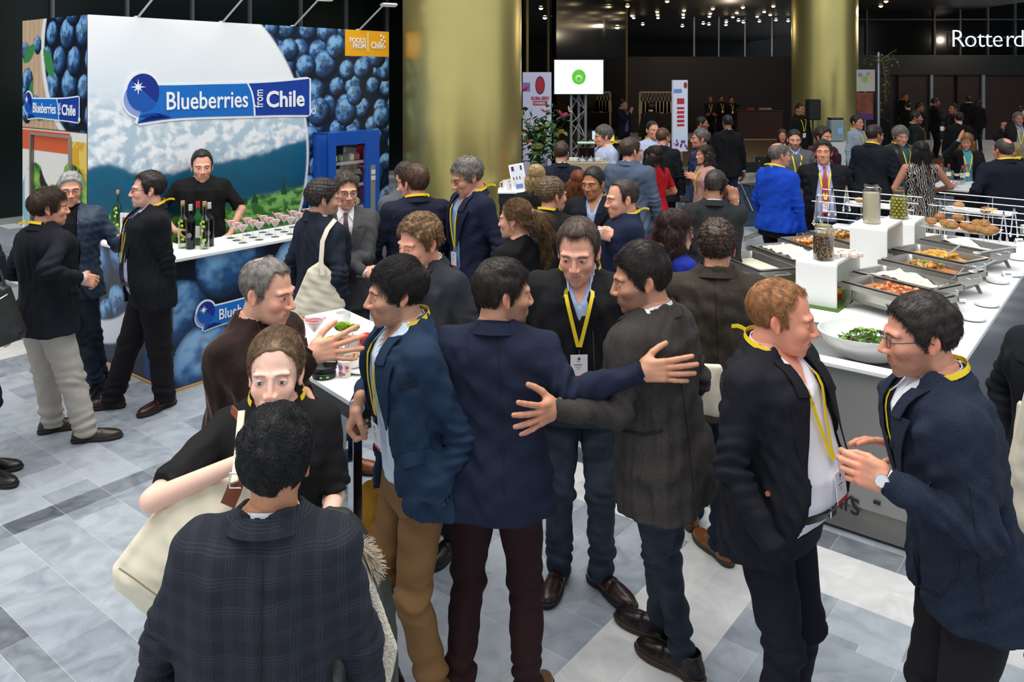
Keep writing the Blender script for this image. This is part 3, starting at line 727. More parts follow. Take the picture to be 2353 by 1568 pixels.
    if top in ('blazer', 'coat', 'sweater') and p.get('inner', True):
        ie = .006
        def inn(P):
            o3 = B.off(P[:, 2]); xl = np.where(P[:, 0] < o3[:, 0], gR(P[:, 2]), xo(P[:, 2])) if p.get('gapR') else xo(P[:, 2])
            hid = np.clip((np.abs(P[:, 0]-o3[:, 0])-xl-.03)/.02, 0, 1); hid = np.maximum(hid, np.clip((P[:, 1]-o3[:, 1]-.04)/.03, 0, 1))*(1 if front != 'none' or top == 'sweater' else 0)*np.clip((1.50-P[:, 2])/.03, 0, 1)
            f = B.torso(P, ie, 0, .9, 1.52)+.0015*swav(P, seed+8, 45, 4, (1, 1, .5))+.020*hid; o = B.off(1.5)
            f = smax(f, -cone(P, (o[0], o[1]+.024, 1.455), (o[0], o[1]+.018, 1.6), .052*B.nk, .085*B.nk), .004)
            if p.get('opencol'): oo = B.off(P[:, 2]); f = smax(f, -np.maximum(np.abs(P[:, 0]-oo[:, 0])-(P[:, 2]-1.365)*.42, P[:, 1]-oo[:, 1]+.02), .004)
            return f
        iv, iq = sdf_mesh(inn, (-.25*b+min(0, B.lean[0]*1.3), -.24-B.belly+min(0, B.lean[1]*1.3), .86), (.25*b+max(0, B.lean[0]*1.3), .2+max(0, B.lean[1]*1.3), 1.56), max(g, .010))
        link('shirt', mesh('shirt', iv*s, iq), cloth(sc, p.get('sk', 'cotton')), root)
    fr = Vector((0, -1, 0))
    if p.get('collar', top in ('blazer', 'shirt', 'sweater')) and not p.get('nocollar'):
        c1 = p.get('colc', sc if top != 'shirt' else tc); oc = .02*p.get('opencol', 0)
        ph = list(range(-150 if not oc else -135, (151 if not oc else 136), 15)); kk = 'cotton'
        a = ring(B, ph, .0625, .0605, 1.492, 1.535); c = ring(B, ph, .076, .072, 1.462, 1.497); parts = [(a, c, [v-Vector((B.off(1.5)[0], B.off(1.5)[1]+.03, v.z-.05)) for v in a])]
        for sd in (1, -1):
            o0 = B.off(1.47)[0]
            zt = 1.492; A1 = ring(B, [sd*ph[-1]], .0625, .0605, 1.492, 1.535)[0]; A2 = ring(B, [sd*(ph[-1]-40)], .074, .070, 1.465, 1.497)[0]
            T1 = B.surf(o0+sd*(.022+oc*1.1), 1.455-oc, -1, ie if top != 'shirt' else ease)+fr*.012; T2 = B.surf(o0+sd*(.052+oc), 1.415-oc*.5, -1, .010 if top != 'shirt' else ease)+fr*.010
            parts.append(([A1, (A1+T1)/2+fr*.006, T1], [A2, (A2+T2)/2+fr*.006, T2], fr))
        strips('shirt_collar', parts, cloth(c1, kk))
    if top in ('blazer',) or p.get('lapel'):
        # jacket collar and lapels
        ph = list(range(-125, 126, 12)); a = ring(B, ph, .0755, .072, 1.482, 1.527); c = ring(B, ph, .101, .096, 1.452, 1.487)
        strips('jacket_collar', [(a, c, [v-Vector((0, .03+B.off(1.5)[1], v.z-.06)) for v in a])], cloth(tc, tk), jk, .005)
        lz = p.get('button', 1.12) if front == 'closed' else p.get('lapz', 1.14)
        for sd in (1, -1):
            l0 = lz; lz = 1.19 if p.get('gapR') and sd < 0 else l0; zs = np.linspace(lz, 1.385, 9); Lp = []; Rp = []
            for z in zs:
                o0 = B.off(z)[0]; t = (z-lz)/(1.385-lz); x0 = max(xo(z), .004)+.001; x0 = max(x0, gR(z) if p.get('gapR') and sd < 0 else 0); wd = .088*min(1, t*1.05)**.8+.004
                Lp.append(B.surf(o0+sd*x0, z, -1, ease, flare)+fr*.004); Rp.append(B.surf(o0+sd*(x0+wd), z+.012*t, -1, ease, flare)+fr*(.009-.004*t))
            lz = l0; zs2 = np.linspace(1.375, 1.468, 5); L2 = []; R2 = []
            for z in zs2:
                o0 = B.off(z)[0]; x0 = max(xo(z), gR(z) if p.get('gapR') and sd < 0 else 0)+.001; t = (z-1.375)/.093
                L2.append(B.surf(o0+sd*x0, z, -1, ease, flare)+fr*.006); R2.append(B.surf(o0+sd*(x0+.058-.012*t), z+.012, -1, ease, flare)+fr*.009+Vector((0, 0, 0)))
            strips('lapel', [(Lp, Rp, fr), (L2, R2, fr)], cloth(tc, tk), jk, .004)
    if p.get('tie'):
        Lp = []; Rp = []
        for z, w2 in ((1.472, .014), (1.455, .017), (1.44, .012), (1.35, .024), (1.2, .034), (1.06, .040), (1.00, .038), (.965, .004)):
            o0 = B.off(z)[0]; Lp.append(B.surf(o0-w2, z, -1, .012)+fr*.008); Rp.append(B.surf(o0+w2, z, -1, .012)+fr*.008)
        strips('necktie', [(Lp, Rp, fr)], mat('silk_tie', p['tie'], .45, bump=(200, .1)), root, .004)
    if p.get('lan'):
        ly = mat('yellow_ribbon', 'f2d21c', .45); lb = p.get('lbot', 1.20); le = (.010 if top in ('blazer', 'coat') and front != 'none' else ease)+.006; lx = p.get('lx', 0)
        parts = []; wd = .0085
        if p['lan'] != 'back':
            for sd in (1, -1):
                A_ = ring(B, [sd*100, sd*125, sd*142], .084, .080, 1.47, 1.53); Lp = [v+Vector((-sd*wd, 0, 0)) for v in A_[1:]]; Rp = [v+Vector((sd*wd, 0, 0)) for v in A_[1:]]
                for t in np.linspace(.1, 1, 9):
                    z = 1.445+(lb-1.445)*t; o0 = B.off(z)[0]; x = o0+(sd*.060*(1-t)+sd*.004)+lx*t
                    Lp.append(B.surf(x-wd, z, -1, le)+fr*.006); Rp.append(B.surf(x+wd, z, -1, le)+fr*.006)
                parts.append((Lp, Rp, fr))
        ph = list(range(-125, 126, 12)); a = ring(B, ph, .082, .079, 1.50, 1.548); c = ring(B, ph, .086, .083, 1.482, 1.531); parts.append((a, c, [v-Vector((B.off(1.5)[0], .03+B.off(1.5)[1], v.z-.02)) for v in a]))
        ob = strips('lanyard', parts, ly, root, .0015); p['_lan'] = ob
        if p.get('tail', 1):
            q = ring(B, [p.get('tailphi', 20)], .09, .088, 1.52, 1.54)[0]; d = Vector((q.x, q.y-.03, 0)).normalized(); mb = MB()
            mb.strip([(q+d*t*.06+Vector((0, 0, .008*math.sin(t*3))))*s for t in (0, .3, .6, 1)], [(q+d*t*.06+Vector((0, 0, -.014+.008*math.sin(t*3))))*s for t in (0, .3, .6, 1)], .003)
            mb.build('ribbon_end', ly, ob)
        if p['lan'] == 'badge':
            Mz = B.surf(B.off(lb)[0]+lx, lb-.02, -1, le)+fr*.016; bz = Mz.z; low = B.surf(B.off(lb)[0]+lx, lb-.13, -1, le)+fr*.014
            ax = (Mz-low).normalized(); xx = Vector((1, 0, .06)).normalized(); nn = ax.cross(xx).normalized(); 
            if nn.y > 0: nn = -nn
            cen = Mz-ax*.062
            def rect(u0, u1, v0, v1, o_): return [((cen+xx*u0+ax*v0+nn*o_)*s), ((cen+xx*u1+ax*v0+nn*o_)*s), ((cen+xx*u1+ax*v1+nn*o_)*s), ((cen+xx*u0+ax*v1+nn*o_)*s)]
            def slab(name, u0, u1, v0, v1, o0, th, m_, par):
                a_ = rect(u0, u1, v0, v1, o0); b_ = rect(u0, u1, v0, v1, o0+th); mb = MB(); mb.add([tuple(v) for v in a_+b_], [(3, 2, 1, 0), (4, 5, 6, 7), (0, 1, 5, 4), (1, 2, 6, 5), (2, 3, 7, 6), (3, 0, 4, 7)]); return mb.build(name, m_, par)
            bd = slab('name_badge', -.037, .037, -.052, .052, 0, .002, mat('badge_card', 'f3f3f6', .4), root)
            slab('red_stripe', -.037, .037, -.052, -.040, .002, .0004, mat('badge_red', 'cf2f3c', .4), bd)
            mb = MB(); mb.tube([tuple((cen+ax*.05+nn*.001)*s), tuple((cen+ax*.075+nn*.0)*s)], .0016, 6)
            mb.build('clip', M_chrome, bd)
            if lod < 2:
                mb = MB()
                for v, u, hgt in ((.006, .026, .0035), (-.004, .020, .0018), (-.012, .012, .0018), (.022, .012, .002)):
                    a_ = rect(-u*.8, u*.5, v, v+hgt, .0022); mb.add([tuple(q) for q in a_], [(0, 1, 2, 3)])
                mb.build('badge_print', mat('badge_ink', '444a55', .5), bd)
                mb = MB(); n_ = 12; cc = cen+ax*.035+nn*.0024; vs = [tuple((cc+xx*.007*math.cos(2*PI*i/n_)+ax*.007*math.sin(2*PI*i/n_))*s) for i in range(n_)]; mb.add(vs, [tuple(range(n_))]); mb.build('badge_logo', mat('badge_red', 'b02a35', .4), bd)
    if p.get('glasses'):
        mb = MB(); gm = mat('spectacle_frame', p['glasses'], .3)
        for sd in (1, -1):
            pt = [(sd*.032+.0215*math.cos(a)*(1.0), -.104+.0035*abs(math.cos(a))**2, .001+.0165*math.sin(a)*(1 if math.sin(a) > 0 else 1.05)) for a in np.linspace(0, 2*PI, 17)]
            mb.tube(pt, .0013, 6, False); mb.tube([(sd*.0535, -.100, .005), (sd*.072, -.075, .007), (sd*.080, -.01, .008), (sd*.081, .012, .0), (sd*.080, .022, -.012)], .0014, 6)
        mb.tube([(-.0115, -.105, .005), (0, -.108, .009), (.0115, -.105, .005)], .0013, 6)
        M = Matrix.Scale(s, 4) @ Mh; mb.V = [tuple(M @ Vector((v[0]*p.get('hw', 1), v[1], v[2]))) for v in mb.V]; go = mb.build('glasses', gm, root, True)
        if lod < 2:
            for sd in (1, -1):
                mb = MB(); n_ = 16; vs = [(sd*.032+.0205*math.cos(2*PI*i/n_), -.1035+.003*abs(math.cos(2*PI*i/n_)), .001+.0158*math.sin(2*PI*i/n_)) for i in range(n_)]
                mb.add([tuple(M @ Vector(v)) for v in vs], [tuple(range(n_))]); mb.build('lens', lens_mat(), go)
    # ---- trousers, skirt legs
    bk = p.get('bottom', 'trousers'); bc = p.get('bcolr', '15171c')
    if not p.get('nolegs'):
        lr = p.get('legr', (.094, .066, .056)); Lg = [J['Lleg'], J['Rleg']]; bare_l = bk == 'bare'
        if bare_l: lr = (.075, .05, .036)
        def legs(P):
            z = P[:, 2]
            f = B.torso(P, .006, 0, .80, min(1.03, hem+.10) if top != 'shirt' else 1.0)
            for i, (hp_, kn, an) in enumerate(Lg):
                fz = amp*(.0035*swav(P, seed+11+i, 24, 5, (1, 1, 1.6))+.006*np.sin(z*95+4*swav(P, seed+13+i, 12, 3))*np.exp(-((z-.13)/.10)**2)+.004*np.sin(z*80+4*swav(P, seed+15+i, 12, 3))*np.exp(-((z-.47)/.08)**2))
                if bare_l: fz = 0
                g1 = smin(cone(P, hp_, kn, lr[0]*b, lr[1]), cone(P, kn, an-[0, 0, .02 if not bare_l else 0], lr[1], lr[2]), .03)+fz
                f = smin(f, g1, .02 if i == 0 else .008)
            return np.maximum(f, p.get('cuff', .045)-z) if not bare_l else f
        pts = np.array([q for t in Lg for q in t]); lo = pts.min(0)-.13; hi = pts.max(0)+.13; lo[2] = .02; hi[2] = 1.06
        lo[0] = min(lo[0], -.24*b); hi[0] = max(hi[0], .24*b); lo[1] = min(lo[1], -.2-B.belly); hi[1] = max(hi[1], .2)
        lv, lq = sdf_mesh(legs, lo, hi, g*1.1)
        nm = 'trousers' if not bare_l else 'legs'
        link(nm, mesh(nm, lv*s, lq), cloth(bc, p.get('bk', 'wool')) if not bare_l else mat('stocking', bc, .5), root)
        if top == 'shirt' or p.get('belt'):
            ph = list(range(-180, 181, 15)); zt, z0 = .995, .962
            def bp(z, e): return [Vector((0, 0, z))+Vector((B.off(z)[0]+math.sin(math.radians(a))*(np.interp(z, PZ, B.w)+e), B.off(z)[1]+np.interp(z, PZ, B.c)+math.cos(math.radians(a))*(np.interp(z, PZ, B.d)+e), 0)) for a in ph]
            bb = strips('belt', [(bp(zt, .015), bp(z0, .015), [Vector((math.sin(math.radians(a)), math.cos(math.radians(a)), 0)) for a in ph])], mat('belt_leather', '0c0b0b', .35), root, .005)
            mb = MB(); q = B.surf(B.off(.98)[0], .98, -1, .018); mb.box(tuple(q*s), (.045*s, .010, .036*s), 0, .003); mb.build('buckle', M_chrome, bb)
        if not p.get('noshoes'):
            (uv, uq), (sv, sq_) = shoe_t(.0065 if lod < 2 else .012, p.get('shoek', 'round'))
            for k, sd in (('Lleg', 1), ('Rleg', -1)):
                an = J[k][2]; fy = math.radians(p.get(k[0]+'fy', sd*14)); M = Matrix.Translation((an[0]*s, an[1]*s, 0)) @ Matrix.Rotation(fy, 4, 'Z') @ Matrix.Scale(s*1.02, 4)
                so = link('shoe', mesh('shoe', tr(uv, M), uq), mat('shoe_leather', p.get('shoec', '17110e'), .32, bump=(90, .1)), root)
                link('sole', mesh('sole', tr(sv, M), sq_), mat('shoe_sole', p.get('solec', '0d0b0a'), .6), so)
                if lod == 0:
                    mb = MB()
                    for i in range(4): mb.tube([tuple(M @ Vector((-.016, -.055+i*.016, .073+i*.006))), tuple(M @ Vector((0, -.058+i*.016, .080+i*.006))), tuple(M @ Vector((.016, -.055+i*.016, .073+i*.006)))], .0017*s, 5)
                    mb.build('laces', M_black, so)
    if p.get('cuffs', top == 'blazer' and lod < 2 and sl == 1.0):
        for k in 'LR':
            if p.get(k+'h', 'relax') is None: continue
            mb = MB()
            sh_, el, wr = J[k]; d = (wr-el)/np.linalg.norm(wr-el); mb.tube([tuple((wr-d*.02)*s), tuple((wr+d*.012)*s)], .0325*s, 14)
            mb.build('shirt_cuff', cloth(sc, 'cotton'), root, True)
    root['_J'] = 0; del root['_J']
    info = dict(root=root, B=B, J=J, s=s, Mh=Mh, Rz=Rz, pos=(rx, ry), ease=ease, flare=flare, jk=jk, strips=strips, lan=p.get('_lan'))
    return info
def hair_mat(c, c2=None):
    k = ('hairm', str(c), str(c2))
    if k in MC: return MC[k]
    m = bpy.data.materials.new('hair_colour'); nt, N, L, B = nodes(m); a = np.array(hexc(c)); bcol = np.array(hexc(c2)) if c2 else a*1.35
    B.inputs['Roughness'].default_value = .5; B.inputs['Specular IOR Level'].default_value = .45
    tc = N.new('ShaderNodeTexCoord'); n = N.new('ShaderNodeTexNoise'); n.inputs['Scale'].default_value = 45; n.inputs['Detail'].default_value = 4; L.new(tc.outputs['Object'], n.inputs['Vector'])
    r = N.new('ShaderNodeValToRGB'); r.color_ramp.elements[0].position = .30; r.color_ramp.elements[1].position = .72
    r.color_ramp.elements[0].color = (*(a*.85), 1); r.color_ramp.elements[1].color = (*bcol, 1); L.new(n.outputs['Fac'], r.inputs[0]); L.new(r.outputs[0], B.inputs['Base Color'])
    MC[k] = m; return m
def lens_mat():
    if 'lens' in MC: return MC['lens']
    m = bpy.data.materials.new('spectacle_lens'); m.use_nodes = True; nt = m.node_tree; N = nt.nodes; N.clear()
    o = N.new('ShaderNodeOutputMaterial'); t = N.new('ShaderNodeBsdfTransparent'); g = N.new('ShaderNodeBsdfGlossy'); g.inputs['Roughness'].default_value = .03
    x = N.new('ShaderNodeMixShader'); x.inputs[0].default_value = .08; nt.links.new(t.outputs[0], x.inputs[1]); nt.links.new(g.outputs[0], x.inputs[2]); nt.links.new(x.outputs[0], o.inputs[0]); MC['lens'] = m; return m
def wristwatch(I, k, strap='2b1710', face='d9d9d6'):
    sh_, el, wr = I['J'][k]; s = I['s']; d = Vector((wr-el)/np.linalg.norm(wr-el)); c = Vector(wr+np.array(d)*.012); bk = Vector(I.get('bk', (0, 0, 1))); bk = (bk-d*bk.dot(d)).normalized(); x = d.cross(bk)
    R = Matrix((x, d, bk)).transposed().to_4x4(); M = Matrix.Scale(s, 4) @ Matrix.Translation(c) @ R
    mb = MB(); mb.lathe([(.031, -.009), (.033, -.009), (.033, .009), (.031, .009)], 20, M=M @ Matrix.Rotation(PI/2, 4, 'X') @ Matrix.Scale(1, 4)); o = mb.build('watch_strap', mat('watch_leather', strap, .4), I['root'], True)
    mb = MB(); mb.lathe([(0, .030), (.019, .030), (.0205, .034), (.020, .040), (.017, .041), (0, .041)], 24, M=M); w = mb.build('watch_case', M_chrome, o, True)
    mb = MB(); mb.lathe([(0, .0415), (.0165, .0415)], 24, M=M); mb.build('watch_dial', mat('watch_dial', face, .3), w)
# ---------------------------------------------------------------- setting
def struct(name, mb, m, smooth=False): return tag(mb.build(name, m, None, smooth), kind='structure')
RA = TH
def abox(mb, a0, a1, b0, b1, z0, z1, bev=0):
    c = ab((a0+a1)/2, (b0+b1)/2, (z0+z1)/2); return mb.box(c, (a1-a0, b1-b0, z1-z0), TH, bev)
def tile_mat(key, c0, c1, rough=.22):
    m = bpy.data.materials.new(key); nt, N, L, B = nodes(m); B.inputs['Roughness'].default_value = rough; B.inputs['Specular IOR Level'].default_value = .45
    tc = N.new('ShaderNodeTexCoord'); oi = N.new('ShaderNodeObjectInfo')
    geo = N.new('ShaderNodeNewGeometry')
    add = N.new('ShaderNodeVectorMath'); add.operation = 'ADD'; mul = N.new('ShaderNodeVectorMath'); mul.operation = 'SCALE'; mul.inputs['Scale'].default_value = 37
    cmb = N.new('ShaderNodeCombineXYZ'); 
    for i in range(3): L.new(geo.outputs['Random Per Island'], cmb.inputs[i])
    L.new(cmb.outputs[0], mul.inputs[0]); L.new(geo.outputs['Position'], add.inputs[0]); L.new(mul.outputs[0], add.inputs[1])
    rnd = N.new('ShaderNodeMath'); rnd.operation = 'ADD'; L.new(geo.outputs['Random Per Island'], rnd.inputs[0]); L.new(oi.outputs['Random'], rnd.inputs[1]); fr = N.new('ShaderNodeMath'); fr.operation = 'FRACT'; L.new(rnd.outputs[0], fr.inputs[0])
    n = N.new('ShaderNodeTexNoise'); n.inputs['Scale'].default_value = 5; n.inputs['Detail'].default_value = 8; n.inputs['Distortion'].default_value = 1.6; L.new(add.outputs[0], n.inputs['Vector'])
    m1 = N.new('ShaderNodeMath'); m1.operation = 'MULTIPLY'; m1.inputs[1].default_value = .45; L.new(fr.outputs[0], m1.inputs[0])
    m2 = N.new('ShaderNodeMath'); m2.operation = 'ADD'; L.new(m1.outputs[0], m2.inputs[0]); L.new(n.outputs['Fac'], m2.inputs[1])
    r = N.new('ShaderNodeValToRGB'); r.color_ramp.elements[0].position = .36; r.color_ramp.elements[1].position = .98
    r.color_ramp.elements[0].color = (*hexc(c0), 1); r.color_ramp.elements[1].color = (*hexc(c1), 1); L.new(m2.outputs[0], r.inputs[0]); L.new(r.outputs[0], B.inputs['Base Color'])
    n2 = N.new('ShaderNodeTexNoise'); n2.inputs['Scale'].default_value = 30; n2.inputs['Detail'].default_value = 4; L.new(geo.outputs['Position'], n2.inputs['Vector'])
    mr = N.new('ShaderNodeMapRange'); mr.inputs['To Min'].default_value = rough; mr.inputs['To Max'].default_value = rough+.25; L.new(n2.outputs['Fac'], mr.inputs['Value']); L.new(mr.outputs[0], B.inputs['Roughness'])
    return m
T_blue = tile_mat('blue_grey_slate', '7b838e', 'adb4bc'); T_white = tile_mat('white_marble', 'bcbdbd', 'dededc', .2); T_dark = tile_mat('dark_veined_stone', '4a5059', '8b9299', .25); T_deep = tile_mat('dark_grey_tile', '3f444d', '676c76', .22)
fl = MB(); fl.box((4, 22, -.0515), (90, 90, .1)); floor = struct('floor', fl, mat('grout', 'd6d8da', .5))
tiles = []
def trow(a0, a1, b0, b1, mkey): tiles.append((a0, a1, b0, b1, mkey))
ga, gb = .27, .33
def zone(a, b):
    if 4.04 <= a < 4.43 or 1.52 <= b < 1.97 or 8.0 <= b < 8.45: return 'w'
    if 4.43 <= a < 4.61 or 4.89 <= b < 5.05 or 1.41 <= a < 1.54 or 8.45 <= b < 8.62: return 'd'
    if a > 4.61 and b < .85: return 'k'  # darker grey tiles to the right of the buffet
    return 'b'
acuts = [1.41, 1.54]+[1.54+ga*i+.01 for i in range(1, 9)]; acuts += [3.77, 4.04, 4.24, 4.43, 4.61]
acuts = sorted(set(round(x, 3) for x in acuts if x < 4.62)); 
x = 1.41-ga
while x > -8: acuts.append(round(x, 3)); x -= ga
x = 4.61+ga
while x < 26: acuts.append(round(x, 3)); x += ga if x < 12 else ga*2
acuts.sort()
rng = random.Random(4)
bspec = [1.52, 1.745, 1.97, 4.89, 5.05, 8.0, 8.225, 8.45, 8.62]
for i in range(len(acuts)-1):
    a0, a1 = acuts[i], acuts[i+1]; off = (.165 if i % 2 else 0); bs = []
    bb = 1.97+off
    while bb < 4.85: bs.append(bb); bb += gb
    bs += bspec; bb = 5.05+off
    while bb < 7.9: bs.append(bb); bb += gb
    bb = 8.62+off
    while bb < 15.3: bs.append(bb); bb += gb*2
    bb = 1.52-gb+off
    while bb > -14: bs.append(bb); bb -= gb if bb > -2 else gb*2
    bs = sorted(set(round(q, 3) for q in bs))
    for j in range(len(bs)-1):
        b0, b1 = bs[j], bs[j+1]
        if b1-b0 < .05: continue
        p = ab((a0+a1)/2, (b0+b1)/2)
        if p[1] < -1.5 or p[1] > 34 or b0 > 15.2 or abs(p[0]) > max(5.5, .75*p[1]): continue
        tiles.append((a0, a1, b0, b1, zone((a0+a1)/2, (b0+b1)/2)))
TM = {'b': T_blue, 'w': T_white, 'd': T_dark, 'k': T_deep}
def tile_geo(mb, a0, a1, b0, b1, g=.0022, z=0.0, zz=-.0015):
    V = [ab(a0+g, b0+g, z), ab(a1-g, b0+g, z), ab(a1-g, b1-g, z), ab(a0+g, b1-g, z), ab(a0+g/3, b0+g/3, zz), ab(a1-g/3, b0+g/3, zz), ab(a1-g/3, b1-g/3, zz), ab(a0+g/3, b1-g/3, zz)]
    mb.add(V, [(0, 1, 2, 3), (0, 4, 5, 1), (1, 5, 6, 2), (2, 6, 7, 3), (3, 7, 4, 0)])
def in_view(t):
    p = ab((t[0]+t[1])/2, (t[2]+t[3])/2)
    if p[1] < .5: return False
    px = 1176.5+FPX*p[0]/p[1]; py = HZ+FPX*CH/p[1]; return -40 < px < 2400 and py < 1640
tv = sorted([t for t in tiles if in_view(t)], key=lambda t: ab(t[0], t[2])[1]); near = tv[:298]; nears = set(near)
for t in near:
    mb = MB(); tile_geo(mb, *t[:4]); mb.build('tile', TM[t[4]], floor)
rest = {}
for t in tiles:
    if t in nears: continue
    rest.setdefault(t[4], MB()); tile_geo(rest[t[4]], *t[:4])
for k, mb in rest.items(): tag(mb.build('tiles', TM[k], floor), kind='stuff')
# dark glass wall behind the stand, with mullions
M_dglass = mat('dark_glass', '0a1412', .18, spec=.35); M_mull = mat('grey_mullion', '6d6f70', .35, .6); M_gold = mat('gold_mullion', '7d6a3c', .35, .8); M_void = mat('dark_interior', '070606', .7)
mb = MB(); abox(mb, -6, 20, 15.3, 15.5, 0, 9); wl = struct('wall_left', mb, M_dglass)
mb = MB(); abox(mb, -6, 20, 15.22, 15.30, 0, .10); mb.build('sill', mat('pale_metal', '9aa09c', .4, .5), wl)
for i in range(-6, 11):
    mb = MB(); abox(mb, 6.305+1.33*i-.025, 6.305+1.33*i+.025, 15.22, 15.30, .1, 9); mb.build('mullion', M_mull if i < 7 else M_gold, wl)
for i, px in enumerate((1212, 1260, 1301, 1336, 1365, 1390, 1414, 1440)):
    Y = 21+i*1.3; X = (px-1176.5)*Y/FPX
    mb = MB(); mb.box((X, Y, 4), (.06, .06, 8)); tag(struct('trim_%d' % (i+1), mb, M_gold))
mb = MB(); mb.add([((1440-1176.5)*30.1/FPX, 30.1, 0), (1.1, 20.3, 0), (1.1, 20.3, 8), ((1440-1176.5)*30.1/FPX, 30.1, 8)], [(0, 1, 2, 3)]); mb.add([(1.0, 20.5, 0), (4.1, 30.4, 0), (4.1, 30.4, 8), (1.0, 20.5, 8)], [(3, 2, 1, 0)]); struct('wall_center', mb, mat('smoked_glass', '0c0d0b', .12, spec=.4))
# hall beyond: low ceiling with spot lights, brown wall, back wall
mb = MB(); mb.box((3, 48, 5.2), (30, 60, .2)); struct('ceiling', mb, mat('dark_ceiling', '1d1a17', .45))
mb = MB(); mb.box((0, 62, 4), (80, .3, 9)); struct('wall_back', mb, M_void)
mb = MB(); mb.box((9.5, 36.2, 1.68), (10.5, .2, 3.36)); struct('wall_brown', mb, mat('dark_red_wood', '1c0b09', .5, noise=(2, .2)))
for px in (1595, 1652, 1712, 1774, 1828):
    mb = MB(); X = (px-1176.5)*36/FPX; mb.tube([(X, 36, 3.36), (X, 36, 5.1)], .04, 8); struct('trim_9', mb, mat('steel_post', '8c8f92', .3, .8))
M_lamp = mat('spot_glow', 'ffe2b0', .5, emis=5)
spots = [(1243, 18), (1252, 40), (1286, 74), (1273, 37), (1345, 18), (1339, 32), (1300, 45), (1402, 2), (1442, 13), (1452, 35), (1456, 40), (1510, 26), (1511, 33), (1512, 40), (1533, 2), (1572, 23), (1570, 32), (1570, 39), (1638, 19), (1632, 30), (1630, 37), (1707, 16), (1693, 28), (1684, 38), (1777, 13), (1756, 26), (1740, 37), (2036, 2), (2024, 13), (1770, 33), (1568, 59), (1616, 53), (1629, 55), (1669, 49), (1668, 56), (1697, 46), (1708, 50), (1745, 48), (1783, 45), (1811, 47), (1283, 48), (1347, 54), (1382, 30), (1405, 45), (1419, 62), (1477, 55)]  # lower ones are reflections in the glass, modelled as hanging glowing bulbs
sp_c = []
for i, (px, py) in enumerate(spots):
    z = 5.09; Y = FPX*(CH-z)/(py-HZ) 
    if px < 1450: Y = min(Y, 24+px*.003)
    Y = min(Y, 35.2); z = min(z, CH-(py-HZ)*Y/FPX)
    X = (px-1176.5)*Y/FPX; e = empty('spot_and_reflection', (X, Y, z), label='small warm glowing spot among the hall ceiling lamps and their modelled glass reflections', cat='spotlight', group='warm spots in the dark hall ceiling')
    mb = MB(); mb.lathe([(.06, .04), (.105, .04), (.105, -.01), (.085, -.01), (.06, .02)], 14); mb.build('ring', M_black, e, True)
    mb = MB(); mb.sphere((0, 0, 0), (.075, .075, .07), 12, 8); mb.build('lamp', M_lamp, e, True)
for X, Y, e_ in ((3, 26, 120), (8, 30, 160), (14, 24, 220), (9, 20, 90), (19, 28, 160)):
    l = bpy.data.lights.new('hall_light', 'POINT'); l.energy = e_*.6; l.color = (1, .82, .6); l.shadow_soft_size = .05; o = bpy.data.objects.new('hall_light', l); COL.objects.link(o); o.location = (X, Y, 4.1)
# right building front with the lit name
mb = MB(); mb.box((21.5, 32.3, 1.275), (16, .3, 2.55)); wr = struct('wall_right', mb, mat('brown_doors', '26140f', .45, noise=(3, .25)))
mb = MB(); mb.box((21.5, 32.2, 2.92), (16, .5, .74)); mb.build('fascia', mat('dark_fascia', '17191c', .4), wr)
mb = MB(); mb.box((21.5, 32.3, 6.2), (16, .3, 5.8)); mb.build('glass_front', mat('black_glass', '06080a', .12, spec=.35), wr)
for px in (2150, 2209, 2273, 2336, 2400, 1994):
    X = (px-1176.5)*32/FPX; mb = MB(); mb.box((X, 32.1, 6.2), (.07, .1, 5.8)); mb.build('mullion', mat('dark_mullion', '2c3238', .4), wr)
for z in (3.3, 4.72):
    mb = MB(); mb.box((21.5, 32.08, z), (16, .1, .05)); mb.build('transom', mat('dark_mullion', '2c3238', .4), wr)
for px, w_ in ((2141, .10), (2260, .12), (1988, .05), (2064, .03), (2200, .03)):
    X = (px-1176.5)*32/FPX; mb = MB(); mb.box((X, 32.05, 1.275), (w_, .12, 2.55)); mb.build('door_post', mat('silver_post', 'a9b2bc', .3, .7) if w_ > .04 else M_void, wr)
mb = MB(); mb.box((26, 20, 4), (.3, 30, 8)); struct('wall_side', mb, M_void)
for k, (zz) in enumerate((3.2, 3.8, 4.4, 5.0)):
    pass
def text(name, body, loc, rot, size, m, parent=None, sx=1.0, bold=0.0, ext=.002, align='LEFT', space=1.0, kindtag=True):
    c = bpy.data.curves.new(name, 'FONT'); c.body = body; c.size = size; c.extrude = ext; c.offset = bold; c.align_x = align; c.space_character = space; c.resolution_u = 3
    t_ = bpy.data.objects.new('t', c); COL.objects.link(t_); bpy.context.view_layer.update()
    me = bpy.data.meshes.new_from_object(t_.evaluated_get(bpy.context.evaluated_depsgraph_get())); bpy.data.objects.remove(t_); bpy.data.curves.remove(c)
    me.materials.clear(); o = link(name, me, m, parent, False); o.location = loc; o.rotation_euler = rot; o.scale = (sx, 1, 1); o['kind'] = 'stuff' if len(body) > 1 else 'thing'
    if len(body) <= 1: del o['kind']
    return o
sg = empty('wall_sign', (17.1, 31.9, 3.64), label='white illuminated city name letters on the dark glass front', cat='sign')
for ch, px in zip('Rotterd', (2184, 2215, 2245, 2262, 2279, 2309, 2327)):
    text('letter', ch, ((px-1176.5)*31.9/FPX-17.1, 0, 0), (PI/2, 0, 0), .98, mat('sign_glow', 'e8efff', .5, emis=1.2), sg, .98, -.014, .01)
